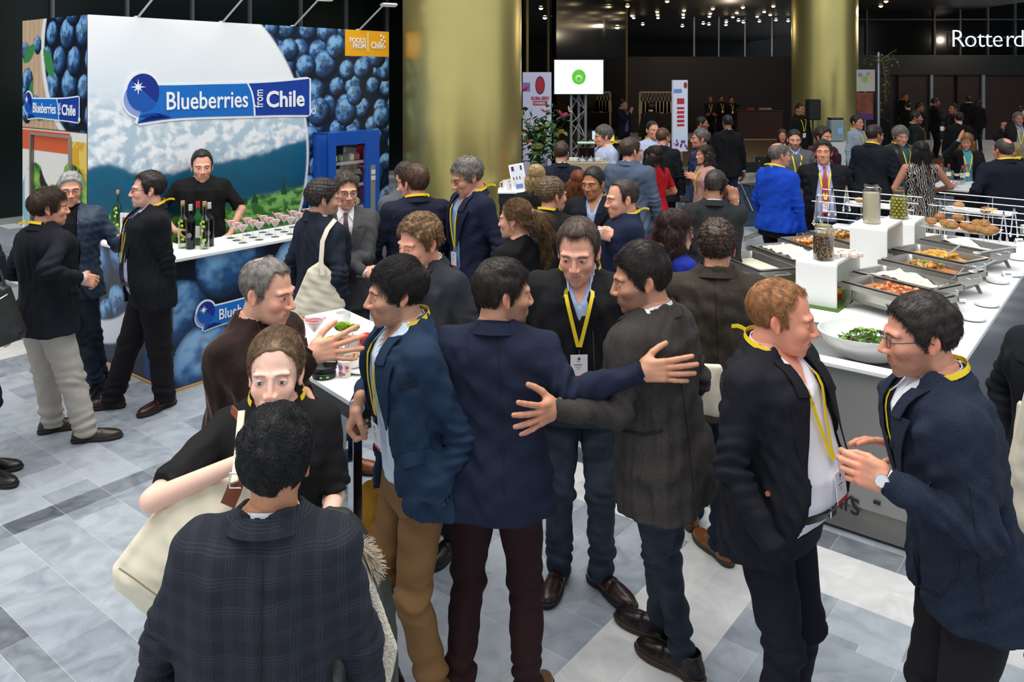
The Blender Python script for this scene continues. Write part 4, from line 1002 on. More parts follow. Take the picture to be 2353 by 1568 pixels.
# gold columns
M_goldcol = mat('brushed_gold', 'd3c47c', .31, 0.85, noise=(1.2, .06), bump=(40, .03))
M_goldcol.node_tree.nodes['Principled BSDF'].inputs['Anisotropic'].default_value = .4
for (px, Y, D, lb) in ((1062.5, 10.3, 1.49, 'near'), (1894.5, 19.5, 1.49, 'far')):
    mb = MB(); mb.lathe([(D/2, 0), (D/2, 9)], 96, c=((px-1176.5)*Y/FPX, Y, 0), cap=True); o = mb.build('column', M_goldcol, None, True)
    tag(o, 'huge smooth gold column behind the crowd of standing guests' if lb == 'near' else 'gold column farther back, beside the black loudspeaker', 'column')
# ---------------------------------------------------------------- exhibition stand
def grid_print(name, w, h, step, fn, M, parent, rough=.35):
    """flat printed panel: colours per vertex"""
    nx, nz = int(w/step)+1, int(h/step)+1; x = np.linspace(0, w, nx); z = np.linspace(0, h, nz)
    X, Z = np.meshgrid(x, z, indexing='ij'); V = np.stack([X.ravel(), np.zeros(nx*nz), Z.ravel()], 1); C = fn(X.ravel(), Z.ravel())
    i, j = np.meshgrid(np.arange(nx-1), np.arange(nz-1), indexing='ij'); a = (i*nz+j).ravel(); Q = np.stack([a, a+nz, a+nz+1, a+1], 1)
    A = np.array(M); me = mesh(name, V@A[:3, :3].T+A[:3, 3], Q.astype(np.int32))
    ca = me.color_attributes.new('Col', 'FLOAT_COLOR', 'POINT'); ca.data.foreach_set('color', np.concatenate([C, np.ones((len(C), 1))], 1).astype(np.float32).ravel())
    return link(name, me, mat('printed_panel', (1, 1, 1), rough, attr=True), parent, False)
def vn(x, z, f, seed, oct=4):
    """2d value noise"""
    rs = np.random.RandomState(seed); G = rs.rand(256, 256); o = 0; amp = .5; tot = 0
    for k in range(oct):
        u = x*f*2**k+17*k; v = z*f*2**k+31*k; i = np.floor(u).astype(int); j = np.floor(v).astype(int); fu = u-i; fv = v-j; fu = fu*fu*(3-2*fu); fv = fv*fv*(3-2*fv)
        g = lambda a, b: G[(i+a) % 256, (j+b) % 256]
        o = o+amp*((g(0, 0)*(1-fu)+g(1, 0)*fu)*(1-fv)+(g(0, 1)*(1-fu)+g(1, 1)*fu)*fv); tot += amp; amp *= .5
    return o/tot
def L3(*h): return [np.array(hexc(c)) for c in h]
def paint(C, m, col): return C*(1-m[:, None])+np.asarray(col)*m[:, None]
def berries(C, x, z, mask, lst, seed=1):
    dk, md, bl, hi = L3('071426', '2a5c98', '79aede', 'c8e0f4'); rs = np.random.RandomState(seed)
    for (cx, cz, r) in lst:
        q = np.hypot(x-cx, z-cz)/r; s = (q < 1)&mask
        if not s.any(): continue
        xs, zs, qs = x[s], z[s], q[s]; nz_ = np.sqrt(1-qs**2); lx, lz = -.45, .55
        lam = np.clip(((xs-cx)/r*lx+(zs-cz)/r*lz+nz_*.7), 0, 1.1)
        n = vn(xs, zs, 6/r/2, rs.randint(1000), 3)
        c = dk+(md-dk)*np.clip(lam*1.25, 0, 1)[:, None]; c = c+(bl-c)*np.clip((lam*1.35*n*1.5-.42)*1.7, 0, 1)[:, None]
        c = c+(hi-c)*(np.clip(lam-.82, 0, 1)*2.2*n)[:, None]
        a = rs.uniform(0, 6.28); d = rs.uniform(.0, .5)*r; kx, kz = cx+d*math.cos(a), cz+d*math.sin(a); rr = np.hypot(xs-kx, (zs-kz)*1.15)/(r*.36); an = np.arctan2(zs-kz, xs-kx)
        st = rr/(1+.22*np.cos(5*an+a)); ring_ = np.exp(-((st-.95)/.22)**2); c = c*(1-(.75 if r < .2 else .35)*ring_[:, None]); inn = (st < .62)&(r < .22); c[inn] = c[inn]*.35+np.array(hexc('5a3b3f'))*.12
        c = c*(1-.5*np.clip((qs-.86)/.14, 0, 1))[:, None]
        C[s] = c
    return C
def scatter(x0, x1, z0, z1, r0, r1, n, seed):
    rs = np.random.RandomState(seed); return [(rs.uniform(x0, x1), rs.uniform(z0, z1), rs.uniform(r0, r1)) for _ in range(n)]
def pack(x0, x1, z0, z1, r, seed, jit=.25):
    rs = np.random.RandomState(seed); o = []; k = 0; z = z0
    while z < z1:
        xx = x0+(k % 2)*r
        while xx < x1: o.append((xx+rs.uniform(-jit, jit)*r, z+rs.uniform(-jit, jit)*r, r*rs.uniform(.82, 1.12))); xx += 2*r
        z += r*1.65; k += 1
    rs.shuffle(o); return [tuple(q) for q in o]
def front_px(px, py, b=7.49):
    r = (px-1176.5)/FPX; Y = b/(-r*math.sin(TH)+math.cos(TH)); X = r*Y; return (X*math.cos(TH)+Y*math.sin(TH), CH-(py-HZ)*Y/FPX)
A0 = 3.39
cpts = [front_px(600, 57), front_px(690, 200), front_px(706, 330), front_px(700, 430)]
c3 = [(p[0]-A0, p[1]) for p in (cpts[0], cpts[2], cpts[3])]
def circ3(p, q, r):
    ax, ay = p; bx, by = q; cx, cy = r; d = 2*(ax*(by-cy)+bx*(cy-ay)+cx*(ay-by))
    ux = ((ax*ax+ay*ay)*(by-cy)+(bx*bx+by*by)*(cy-ay)+(cx*cx+cy*cy)*(ay-by))/d; uy = ((ax*ax+ay*ay)*(cx-bx)+(bx*bx+by*by)*(ax-cx)+(cx*cx+cy*cy)*(bx-ax))/d
    return ux, uy, math.hypot(ax-ux, ay-uy)
CX, CZ, CR = circ3(*c3)
def front_print(x, z):
    sky0, sky1, snow, rock, shade, teal, teal2, gr, gr2 = L3('fbfcfd', 'c9dbea', 'f6f9fb', '7f9fb9', 'b3c9d9', '135f7e', '0b4560', '3c7a34', '7fb45c')
    n = vn(x, z, 1.2, 3, 5); t = np.clip((3.0-z)/1.1+.35*(n-.5), 0, 1); C = sky0+(sky1-sky0)*(t*np.clip(1-x/3, .25, 1))[:, None]
    u = x
    ridge = np.interp(u, [0, .25, .6, 2.4], [2.31, 2.27, 2.14, 2.14])+.16*(vn(u, u*0, 2.2, 7, 5)-.5); low = np.interp(u, [0, .11, .51, .82, 1.19, 1.59, 2.02, 2.4], [1.70, 1.71, 1.60, 1.58, 1.60, 1.66, 1.72, 1.79])+.07*(vn(u, u*0, 5, 9, 4)-.5)
    m = 1/(1+np.exp(-(ridge-z)/.05)); dl = .05; wx = x+.12*vn(x, z, 6, 31, 4); hf = lambda p, q: 1-np.abs(2*vn(p, q, 2.6, 11, 6)-1)+.5*(1-np.abs(2*vn(p+.3*q, q, 7, 12, 4)-1)); mix_ = np.clip((hf(wx, z*1.1)-hf(wx+dl, z*1.1-dl))*4.2+.55, 0, 1)
    mc = shade+(snow-shade)*mix_[:, None]; rk = np.clip(((low+.22)-z)/.25, 0, 1)*np.clip((vn(x, z, 22, 15, 4)-.45)*6, 0, 1); mc = mc+(rock-mc)*(.65*rk)[:, None]; C = paint(C, m*.96, mc)
    hm = 1/(1+np.exp(-(low-z)/.008)); hc = teal+(teal2-teal)*np.clip((low-z)*1.6+.3*(vn(x, z, 5, 17)-.5), 0, 1)[:, None]; hc = hc*(1+.25*(vn(x+z, z-.5*x, 6, 19, 4)-.5))[:, None]
    C = paint(C, hm, hc); gl = np.interp(u, [0, .39, .82, 1.39, 1.8, 2.37], [1.22, 1.23, 1.17, 1.18, 1.23, 1.27])+.05*(vn(u, u*0, 12, 21, 3)-.5)
    gm = 1/(1+np.exp(-(gl-z)/.01)); gn = vn(x*1.0+.3*z, z*1.6, 16, 23, 4); gc = gr*.7+(gr2-gr*.6)*np.clip((gn-.4)*4, 0, 1)[:, None]; C = paint(C, gm, gc)
    for tx, tz, th in ((2.09, 1.25, .17), (1.72, 1.21, .06), (1.6, 1.2, .05), (.24, 1.22, .12)):
        C = paint(C, ((np.abs(x-tx) < .035*np.clip((tz+th-z)/th, 0, 1))&(z > tz-.05)&(z < tz+th)).astype(float), hexc('1d4a30'))
    d = np.hypot(x-CX, z-CZ); out = (d > CR); bk = np.tile(np.array(hexc('081a30')), (len(x), 1)); bk = berries(bk, x, z, d > CR-.03, pack(1.6, 3.8, -.1, 3.2, .135, 5)+pack(1.7, 3.8, 0, 3.2, .155, 8, .5)[::2])
    C = paint(C, sg1(d-CR), bk); C = paint(C, sg1(.013-np.abs(d-CR))*(z < 2.3), hexc('f2f6fa'))
    fx0, fz0 = front_px(793, 66); fx1, fz1 = front_px(893, 130); C = paint(C, ((x > fx0-A0)&(x < fx1-A0+.05)&(z > fz1)&(z < 3.06)).astype(float), hexc('f0ab1e'))
    return C
def left_print(x, z):   # x from the far end (image left) to the corner
    u = x/1.38
    wd, wd2 = L3('dcc3a3', 'a88461'); st = np.clip(.5+.5*np.sin(x*60+2*vn(x, z, 2, 3)), 0, 1); C = wd2+(wd-wd2)*(.4+.6*st*vn(x*8, z, 3, 5))[:, None]
    bc = (1.35, 2.75, .92); d = np.hypot(x-bc[0], (z-bc[1])*1.0); C = paint(C, sg1(bc[2]-d), hexc('e9ecee')); inn = d < bc[2]-.07
    bk = np.tile(np.array(hexc('0b1626')), (len(x), 1)); bk = berries(bk, x, z, d < bc[2], pack(.4, 1.5, 1.9, 3.2, .15, 3)); C = paint(C, sg1(bc[2]-.07-d), bk)
    C = berries(C, x, z, z > 2.0, [(.06, 2.75, .09), (.12, 2.45, .13), (.1, 2.15, .12), (.3, 2.22, .10), (.35, 2.8, .09), (.02, 2.3, .1)], 9)
    for cx, cz, a, l in ((.16, 2.72, .5, .17), (.60, 2.62, -.9, .19), (.2, 2.35, 1.3, .12), (.42, 2.12, .2, .12)):
        ca, sa = math.cos(a), math.sin(a); p = (x-cx)*ca+(z-cz)*sa; q = -(x-cx)*sa+(z-cz)*ca; m = (np.abs(p) < l)&(np.abs(q) < .42*l*(1-(p/l)**2)); C = paint(C, m.astype(float), np.array(hexc('3f8a4d')))
    lo = z < 2.0; C = paint(C, lo.astype(float), hexc('e9e6df')); C = paint(C, (lo&(z > 1.99)).astype(float), hexc('4a2f28'))
    C = paint(C, ((z < 1.97)&(z > 1.78)&(x < 1.05)).astype(float), hexc('d8643c'))
    gl = ((x > 1.05)&(z < 1.9)&(z > 1.35)); C = paint(C, gl.astype(float), hexc('e9c860')); C = paint(C, (gl&(vn(x, z, 7, 8) > .55)).astype(float), hexc('d9a92f'))
    n = vn(x, z, 5, 12, 4); sal = (z < 1.60+.10*np.sin(x*7)+.2*(n-.5))&(x > .2)&(z > .55)&(n > .05); sc = np.array(hexc('2c6127'))+(np.array(hexc('8dc04e'))-np.array(hexc('2c6127')))*np.clip((vn(x, z, 12, 14, 4)-.35)*3, 0, 1)[:, None]
    C = paint(C, sal.astype(float), sc); C = paint(C, (sal&(vn(x, z, 6, 31, 2) > .66)).astype(float), hexc('2a1a26')); C = paint(C, ((x < .16)&(z < 1.6)&(vn(x*3, z, 3, 33) > .5)).astype(float), hexc('8fb6c4'))
    C = paint(C, (z < .75).astype(float), hexc('d98d5c')); C = paint(C, ((z < .6)&(n > .5)).astype(float), hexc('6c8f3a'))
    return C
def counter_print(x, z):
    C = np.array(hexc('0a1220'))*(1+.8*(vn(x, z, 4, 2)-.5))[:, None]; C = np.broadcast_to(C, (len(x), 3)).copy()
    return berries(C, x, z, z > -1, [(.05, .55, .3), (.55, .92, .36), (1.25, .72, .34), (.32, .15, .33), (1.0, .12, .28), (1.75, .35, .36), (1.7, .9, .24), (.75, .42, .16)], 4)
def sg1(v): return np.clip(.5+v/.022, 0, 1)
def counter_side(x, z):  # x from the wall corner to the front corner
    C = np.tile(np.array(hexc('0c1524')), (len(x), 1)); d = np.hypot(x-.1, z-1.35)
    C = berries(C, x, z, d < 1.12, [(.15, .75, .26), (.55, .95, .2), (.5, .52, .17), (.95, .8, .2), (.85, 1.0, .15), (.3, .42, .12)], 7); C = paint(C, sg1(d-1.02), hexc('dadde2')); C = paint(C, sg1(d-1.22), hexc('1b2b4a')); C = paint(C, ((x > .95)&(z < .42)).astype(float), hexc('17428c'))
    return C
stand = empty('exhibition_stand', ab(3.39, 7.49), label='tall exhibition stand printed with blueberries, snowy mountains and green vines', cat='exhibition stand')
Mst = Matrix.Translation(stand.location).inverted()
def inst(mb, name, m, par=None, smooth=False):
    mb.V = [tuple(Vector(v)-stand.location) for v in mb.V]; return mb.build(name, m, par or stand, smooth)
mb = MB(); abox(mb, 3.40, 7.034, 7.50, 8.86, 0, 3.045); inst(mb, 'core', mat('panel_white', 'e9eaec', .5))
def pm(a, b, ang): return Mst @ Matrix.Translation(ab(a, b, 0)) @ Matrix.Rotation(ang, 4, 'Z')
fp = grid_print('front_panel', 7.034-3.39, 3.05, .0105, front_print, pm(3.39, 7.485, TH), stand)
lp = grid_print('side_panel', 1.38, 3.05, .0115, left_print, pm(3.385, 8.87, TH-PI/2), stand)
mb = MB()
for bb in (8.645, 7.798): abox(mb, 3.362, 3.384, bb-.012, bb+.012, .05, 1.94)
abox(mb, 3.362, 3.384, 7.798, 8.645, 1.93, 1.95); dr = inst(mb, 'door_trim', mat('grey_edge', '8e8a86', .4)); 
mb = MB(); abox(mb, 3.36, 3.384, 8.60, 8.615, .05, 1.93); inst(mb, 'door_edge', mat('door_steel', '77716c', .35, .6))
# four lamp arms on the top edge
for i, (px, tx, ty) in enumerate(((318, 345, -12), (513, 572, -8), (677, 742, -4), (827, 880, 2))):
    a, z = front_px(px, 44); e = empty('arm_lamp', ab(a, 7.52, 3.04), label='silver arm spotlight on the stand top edge, %s' % ('over the white sky at its left end', 'above the middle of the blue logo', 'above where berries begin', 'above the orange square')[i], cat='lamp')
    d = ab(0, -.30, 0); e2 = (d[0]+.10, d[1], .30)
    mb = MB(); mb.tube([(0, 0, 0), e2], .011, 8); mb.build('arm', mat('lamp_silver', 'c9ccd0', .3, .6), e, True)
    mb = MB(); mb.box((0, 0, .0), (.05, .05, .05), TH, .008); mb.build('clamp', mat('lamp_silver', 'c9ccd0', .3, .6), e)
    mb = MB(); mb.box((e2[0]+.06, e2[1], e2[2]+.0), (.19, .11, .035), .5, .012); h = mb.build('lamp_head', mat('lamp_silver', 'c9ccd0', .3, .6), e)
    mb = MB(); mb.box((e2[0]+.06, e2[1], e2[2]-.020), (.15, .08, .008), .5); mb.build('lens', mat('lamp_lens', 'e8e8e0', .2), h)
# logo in stand-front metres, reused at other sizes
def lg(px, py): a, z = front_px(px, py); return (a-5.0, z-2.2)
def curve(pts, n=8):
    out = []
    P = [np.array(p) for p in pts]
    for i in range(len(P)-1):
        p0 = P[max(i-1, 0)]; p1 = P[i]; p2 = P[i+1]; p3 = P[min(i+2, len(P)-1)]
        for t in np.linspace(0, 1, n, endpoint=False): out.append(tuple(.5*((2*p1)+(-p0+p2)*t+(2*p0-5*p1+4*p2-p3)*t*t+(-p0+3*p1-3*p2+p3)*t**3)))
    out.append(tuple(P[-1])); return out
topc = curve([lg(340, 196), lg(400, 196), lg(480, 194), lg(567, 192), lg(640, 188), lg(709, 181)]); botc = curve([lg(709, 264), lg(640, 264), lg(565, 266), lg(450, 269), lg(380, 274), lg(314, 284)])
divc = curve([lg(567, 192), lg(576, 212), lg(581, 238), lg(583, 266)])
ccen = lg(327, 212); cr_ = (lg(364, 212)[0]-lg(290, 212)[0])/2
def disc(c, rx, rz, n=40): return [(c[0]+rx*math.cos(2*PI*i/n), c[1]+rz*math.sin(2*PI*i/n)) for i in range(n)]
def flat(pts, y0, y1, M, sc=1):
    mb = MB(); mb.prism([(p[0]*sc, p[1]*sc) for p in pts], y0, y1, M); return mb
def poly_off(pts, d):
    c = np.mean(pts, 0); n = len(pts); out = []
    A = sum(pts[i][0]*pts[(i+1) % n][1]-pts[(i+1) % n][0]*pts[i][1] for i in range(n)); sg_ = 1 if A > 0 else -1
    for i in range(n):
        p = np.array(pts[i]); a = np.array(pts[i-1]); b = np.array(pts[(i+1) % n]); t = b-a; L_ = np.linalg.norm(t)+1e-9; out.append(tuple(p+sg_*d*np.array([t[1], -t[0]])/L_))
    return out
def logo(name, M, sc, par, full=True, txt=True):
    def add(pts, y, m, nm): 
        mb = flat(pts, -y, -y+.0015, M, sc); return inst2(mb, nm, m, root)
    def inst2(mb, nm, m, pr): return mb.build(nm, m, pr)
    root = bpy.data.objects.new(name, None); COL.objects.link(root); root.parent = par
    W_ = mat('logo_white', 'f4f7fb', .4); B1 = mat('logo_blue', '0a6cc4', .4); B2 = mat('logo_navy', '0b3b9c', .4); B3 = mat('logo_deep', '082a8a', .4); B4 = mat('logo_lilac', '8ea3e0', .4); B5 = mat('logo_mid', '0f55b0', .4)
    bn = topc+botc
    add(poly_off(bn, .024), .002, W_, 'outline'); add(disc(ccen, cr_+.032, cr_+.05), .0022, W_, 'outline'); add(disc((ccen[0]+.01, ccen[1]-.07), cr_+.055, cr_+.03), .0024, W_, 'outline')
    add(disc((ccen[0]+.005, ccen[1]-.065), cr_+.035, cr_+.015), .004, B4, 'crescent')
    li = [p for p in topc if p[0] <= divc[0][0]+.01]; add([p for p in li]+divc+[p for p in botc if p[0] < divc[-1][0]], .006, B1, 'banner')
    add([divc[0]]+[p for p in topc if p[0] > divc[0][0]+.01]+[p for p in botc if p[0] > divc[-1][0]]+divc[::-1], .006, B2, 'banner_end')
    add([(p[0]+.012, p[1]) for p in divc]+[(p[0]-.008, p[1]) for p in divc][::-1], .0075, W_, 'divider')
    c2 = (ccen[0]+.16, ccen[1]-.50); lens_ = [p for p in disc((ccen[0]+.10, ccen[1]-.42), .30, .22, 60) if p[1] > np.interp(p[0], [q[0] for q in botc[::-1]], [q[1] for q in botc[::-1]])+.004 and p[0] > lg(314, 280)[0]]
    if len(lens_) > 3: add(lens_+[(max(q[0] for q in lens_), np.interp(max(q[0] for q in lens_), [q[0] for q in botc[::-1]], [q[1] for q in botc[::-1]])+.003), (lg(315, 283)[0], lg(315, 283)[1]+.004)], .0078, B2, 'shadow')
    add(disc(ccen, cr_, cr_*1.0+.02), .009, B3, 'berry')
    cl = [p for p in disc(ccen, cr_, cr_+.02, 60) if (p[0]-ccen[0])+(p[1]-ccen[1])*1.1 < .03]; add(cl, .0105, B5, 'berry_shade')
    sc_ = lg(315, 200); st = []
    for i in range(16): r_ = .075 if i % 4 == 0 else .055 if i % 2 == 0 else .022; a_ = PI/2+i*PI/8; st.append((sc_[0]+r_*math.cos(a_), sc_[1]+r_*math.sin(a_)))
    add(st, .012, W_, 'star')
    if txt:
        q = M.to_euler(); 
        def tx(body, px, py, px2, pyt, bold, rot=0, sxk=1):
            x0, z0 = lg(px, py); x1, z1 = lg(px2, pyt); hgt = (z1-z0); size = hgt/.70
            o = text('lettering', body, (0, 0, 0), (0, 0, 0), size*sc, W_, root, 1, bold*sc, .001)
            wd = max(v.co.x for v in o.data.vertices)
            k = (x1-x0)*sc/wd if not rot else 1
            loc = M @ Vector((x0*sc, -.0135, z0*sc)); R = M.to_3x3().to_4x4() @ Matrix.Rotation(rot, 4, 'Y') @ Matrix.Rotation(PI/2, 4, 'X') @ Matrix.Diagonal((k, 1, 1, 1))
            o.matrix_local = Matrix.Translation(loc) @ R
        tx('Blueberries', 377, 252, 567, 208, .003); tx('Chile', 608, 246, 697, 208, .006)
        xa, za = lg(601, 247); xb, zb_ = lg(601, 206); o = text('lettering', 'from', (0, 0, 0), (0, 0, 0), .15*sc, W_, root, 1, .001*sc, .001); kk = (zb_-za)*sc/max(v.co.x for v in o.data.vertices)
        o.matrix_local = Matrix.Translation(M @ Vector((xa*sc, -.0135, za*sc))) @ M.to_3x3().to_4x4() @ Matrix.Rotation(-PI/2, 4, 'Y') @ Matrix.Rotation(PI/2, 4, 'X') @ Matrix.Diagonal((kk, 1, 1, 1))
        xr, zr = lg(712, 262); o = text('lettering', '®', (0, 0, 0), (0, 0, 0), .09*sc, W_, root, 1, .002, .001); o.matrix_local = Matrix.Translation(M @ Vector(((xr)*sc, -.012, (zr)*sc))) @ M.to_3x3().to_4x4() @ Matrix.Rotation(PI/2, 4, 'X')
    return root
logo('front_logo', pm(5.0, 7.48, TH) @ Matrix.Translation((0, 0, 2.2)), 1.0, stand)
logo('side_logo', pm(3.378, 8.25, TH-PI/2) @ Matrix.Translation((.17, 0, 2.16)), .56, stand)
fx, fz = front_px(800, 112); W_ = mat('logo_white', 'f4f7fb', .4)
fq = front_px(800, 100); text('lettering', 'FOODS', tuple(Vector(ab(front_px(802, 98)[0], 7.478, front_px(802, 98)[1]))-stand.location), (PI/2, 0, TH), .085, W_, stand, .9, .001)
text('lettering', 'FROM', tuple(Vector(ab(front_px(809, 111)[0], 7.478, front_px(809, 111)[1]))-stand.location), (PI/2, 0, TH), .085, W_, stand, .9, .001)
text('lettering', 'Chile', tuple(Vector(ab(front_px(851, 111)[0], 7.478, front_px(851, 111)[1]))-stand.location), (PI/2, 0, TH), .11, W_, stand, .85, .002)
mb = MB(); a_, z_ = front_px(844, 98); abox(mb, a_-.004, a_+.004, 7.476, 7.48, z_-.11, z_+.12); inst(mb, 'divider', W_)
for i, (px, py) in enumerate(((874, 82), (880, 86), (876, 92), (883, 95), (879, 101), (882, 108), (873, 97))):
    a_, z_ = front_px(px, py); mb = MB(); mb.prism(disc((0, 0), .018-.001*i, .018-.001*i, 8), -.002, 0, Matrix.Translation(ab(a_, 7.479, z_)) @ Matrix.Rotation(TH, 4, 'Z')); inst(mb, 'star', W_)
# serving counter of the stand
ctr = empty('serving_counter', ab(3.39, 6.09), label='white-topped serving counter with a dark blueberry print front', cat='counter')
Mc = Matrix.Translation(ctr.location).inverted()
def instc(mb, name, m, smooth=False):
    mb.V = [tuple(Vector(v)-ctr.location) for v in mb.V]; return mb.build(name, m, ctr, smooth)
mb = MB(); abox(mb, 3.42, 5.30, 6.11, 6.16, .02, 1.03); abox(mb, 3.42, 3.46, 6.11, 7.48, .02, 1.03); abox(mb, 5.25, 5.30, 6.11, 6.55, .02, 1.03); instc(mb, 'body', mat('panel_white', 'e9eaec', .5))
mb = MB(); abox(mb, 3.36, 5.32, 6.06, 6.58, 1.03, 1.062, .006); abox(mb, 3.36, 3.74, 6.57, 7.48, 1.03, 1.062, .006); instc(mb, 'countertop', M_white)
grid_print('front_print', 1.88, 1.0, .011, counter_print, Mc @ Matrix.Translation(ab(3.42, 6.10, .025)) @ Matrix.Rotation(TH, 4, 'Z'), ctr)
grid_print('side_print', 1.38, 1.0, .011, counter_side, Mc @ Matrix.Translation(ab(3.41, 7.48, .025)) @ Matrix.Rotation(TH-PI/2, 4, 'Z'), ctr)
mb = MB(); abox(mb, 3.39, 5.3, 6.085, 6.10, 0, .02); abox(mb, 3.39, 3.405, 6.085, 7.48, 0, .02); instc(mb, 'base_trim', mat('raw_plywood', 'c9a06a', .6))
lr_ = logo('counter_logo', Mc @ Matrix.Translation(ab(3.63, 6.09, .50)) @ Matrix.Rotation(TH, 4, 'Z') @ Matrix.Translation((.62, 0, 0)), .50, ctr)
# vending fridge against the stand
fr_ = empty('vending_fridge', ab(5.867, 7.20), TH, label='blue vending fridge with glass door against the berry wall', cat='fridge')
mb = MB(); W, Hf, D = .75, 1.86, .28
for x0, x1, z0, z1 in ((0, W, 1.72, Hf), (0, W, 0, .5), (0, .10, .5, 1.72), (.53, W, .5, 1.72)): mb.box(((x0+x1)/2, .02, (z0+z1)/2), (x1-x0, .04, z1-z0))
for c, d in (((.01, .15, Hf/2), (.02, .26, Hf)), ((W-.01, .15, Hf/2), (.02, .26, Hf)), ((W/2, .15, Hf-.01), (W, .26, .02))): mb.box(c, d)
mb.build('cabinet', mat('fridge_blue', '0c4aa6', .35), fr_)
mb = MB(); mb.box((.315, .26, 1.1), (.43, .01, 1.24)); mb.build('back', mat('fridge_inside', '181a1d', .5), fr_)
for z in (.72, .98, 1.24, 1.50):
    mb = MB(); mb.box((.315, .14, z), (.43, .22, .012)); mb.box((.315, .035, z+.012), (.43, .006, .035)); mb.build('shelf', mat('fridge_shelf', 'b9bcbf', .3, .5), fr_)
    for k in range(5):
        mb = MB(); mb.box((.15+k*.083, .11, z+.065), (.065, .10, .09), 0, .02); o = mb.build('snack_pack', mat('pack_clear', ('d6d3c2', '6b7f5e', '33404e', 'c4b48a', '55585c')[(k+int(z*10)) % 5], .25), None, True)
        o.parent = fr_
mb = MB(); mb.box((.64, -.005, 1.15), (.07, .01, .62)); mb.build('coin_panel', mat('panel_grey', '8d8f8c', .4, .4), fr_)
mb = MB(); mb.box((.64, -.012, 1.38), (.06, .01, .05)); mb.box((.64, -.012, 1.31), (.06, .012, .05)); mb.build('coin_slot', mat('slot_grey', 'c9cbcb', .4), fr_)
mb = MB(); mb.box((.315, .003, 1.11), (.43, .004, 1.22)); mb.build('glass_door', lens_mat(), fr_)
# bottles and cocktails on the counter
M_gb = mat('bottle_glass', (.80, .88, .80), .03, spec=.6, alpha=1)
def clear_mat(key, col, k=.25, rough=.03):
    if key in MC: return MC[key]
    m = bpy.data.materials.new(key); m.use_nodes = True; nt = m.node_tree; N = nt.nodes; N.clear(); o = N.new('ShaderNodeOutputMaterial'); t = N.new('ShaderNodeBsdfTransparent'); t.inputs[0].default_value = (*hexc(col), 1)
    g = N.new('ShaderNodeBsdfGlossy'); g.inputs['Roughness'].default_value = rough; x = N.new('ShaderNodeMixShader'); lw = N.new('ShaderNodeLayerWeight'); lw.inputs['Blend'].default_value = k
    nt.links.new(lw.outputs['Facing'], x.inputs[0]); nt.links.new(t.outputs[0], x.inputs[1]); nt.links.new(g.outputs[0], x.inputs[2]); nt.links.new(x.outputs[0], o.inputs[0]); MC[key] = m; return m
M_cl = clear_mat('thin_glass', 'eef4f2', .35)
BOT = [(0, 0), (.036, 0), (.038, .006), (.038, .19), (.034, .215), (.016, .245), (.0145, .27), (.0145, .315), (.016, .318), (.016, .326), (0, .326)]
bspec_ = [((420, 570), 'clear', 'clear bottle with yellow-green leaves and cork, leftmost on the counter'), ((438, 572), 'dark', 'dark wine bottle with white cap and round grey seal'), ((455, 563), 'green', 'green bottle with red cap and white label'), ((470, 572), 'clear', 'clear leaf-printed bottle with cork in front of the chef'), ((481, 566), 'dark', 'dark wine bottle half hidden behind the clear corked bottle'), ((270, 535), 'clear', 'clear corked bottle with green leaves beside the small menu board')]
for (px, py), kd, lb in bspec_:
    p = on(px, py, 1.062); e = empty('bottle', p, label=lb, cat='bottle'); e.scale = (.98, .98, 1.12)
    mb = MB(); mb.lathe(BOT, 20); mb.build('glass', {'clear': clear_mat('bottle_clear', 'dfe9dc', .4), 'dark': mat('dark_bottle', '0b0709', .08), 'green': mat('green_bottle', '1c5a2c', .08)}[kd], e, True)
    if kd == 'clear':
        mb = MB(); mb.lathe([(0, .312), (.014, .312), (.017, .33), (.017, .352), (0, .354)], 14); mb.build('cork', mat('cork', 'c99a66', .8), e, True)
        for k, (an, z) in enumerate(((-1.2, .17), (-1.9, .19), (-1.5, .14), (-1.0, .07), (-2.0, .09), (-1.6, .03), (-1.3, .205))):
            mb = MB(); c, s_ = .0392*math.cos(an+(-.2)), .0392*math.sin(an-.2); R = Matrix.Translation((c, s_, z)) @ Matrix.Rotation(an-.2+PI/2, 4, 'Z'); mb.prism([(-.013, 0), (-.004, -.008), (.010, -.010), (.014, .004), (.004, .013), (-.008, .010)], -.001, .001, R); mb.build('leaf', mat('leaf_decal', 'b6d434', .5), e)
    else:
        mb = MB(); mb.lathe([(0, .33), (.0165, .33), (.0165, .285), (.016, .284)][::-1], 14); mb.build('cap', mat('cap_%s' % kd, 'c9302c' if kd == 'green' else 'd8d5d0', .4), e, True)
        mb = MB(); mb.lathe([(.0386, .06 if kd == 'green' else .08), (.0386, .15 if kd == 'green' else .115)], 20) if kd == 'green' else mb.prism(disc((0, .105), .02, .02, 16), -.0395, -.0385, Matrix.Rotation(.1, 4, 'Z')); mb.build('bottle_label', mat('label_%s' % kd, 'e6e2dc' if kd == 'green' else '77757a', .5), e)
MART = [(0, .0), (.036, .0), (.036, .003), (.005, .006), (.0035, .010), (.0035, .085), (.006, .090), (.050, .150), (.0485, .150), (.005, .093)]
M_pink = mat('pink_cocktail', 'b5525c', .15, coat=.6)
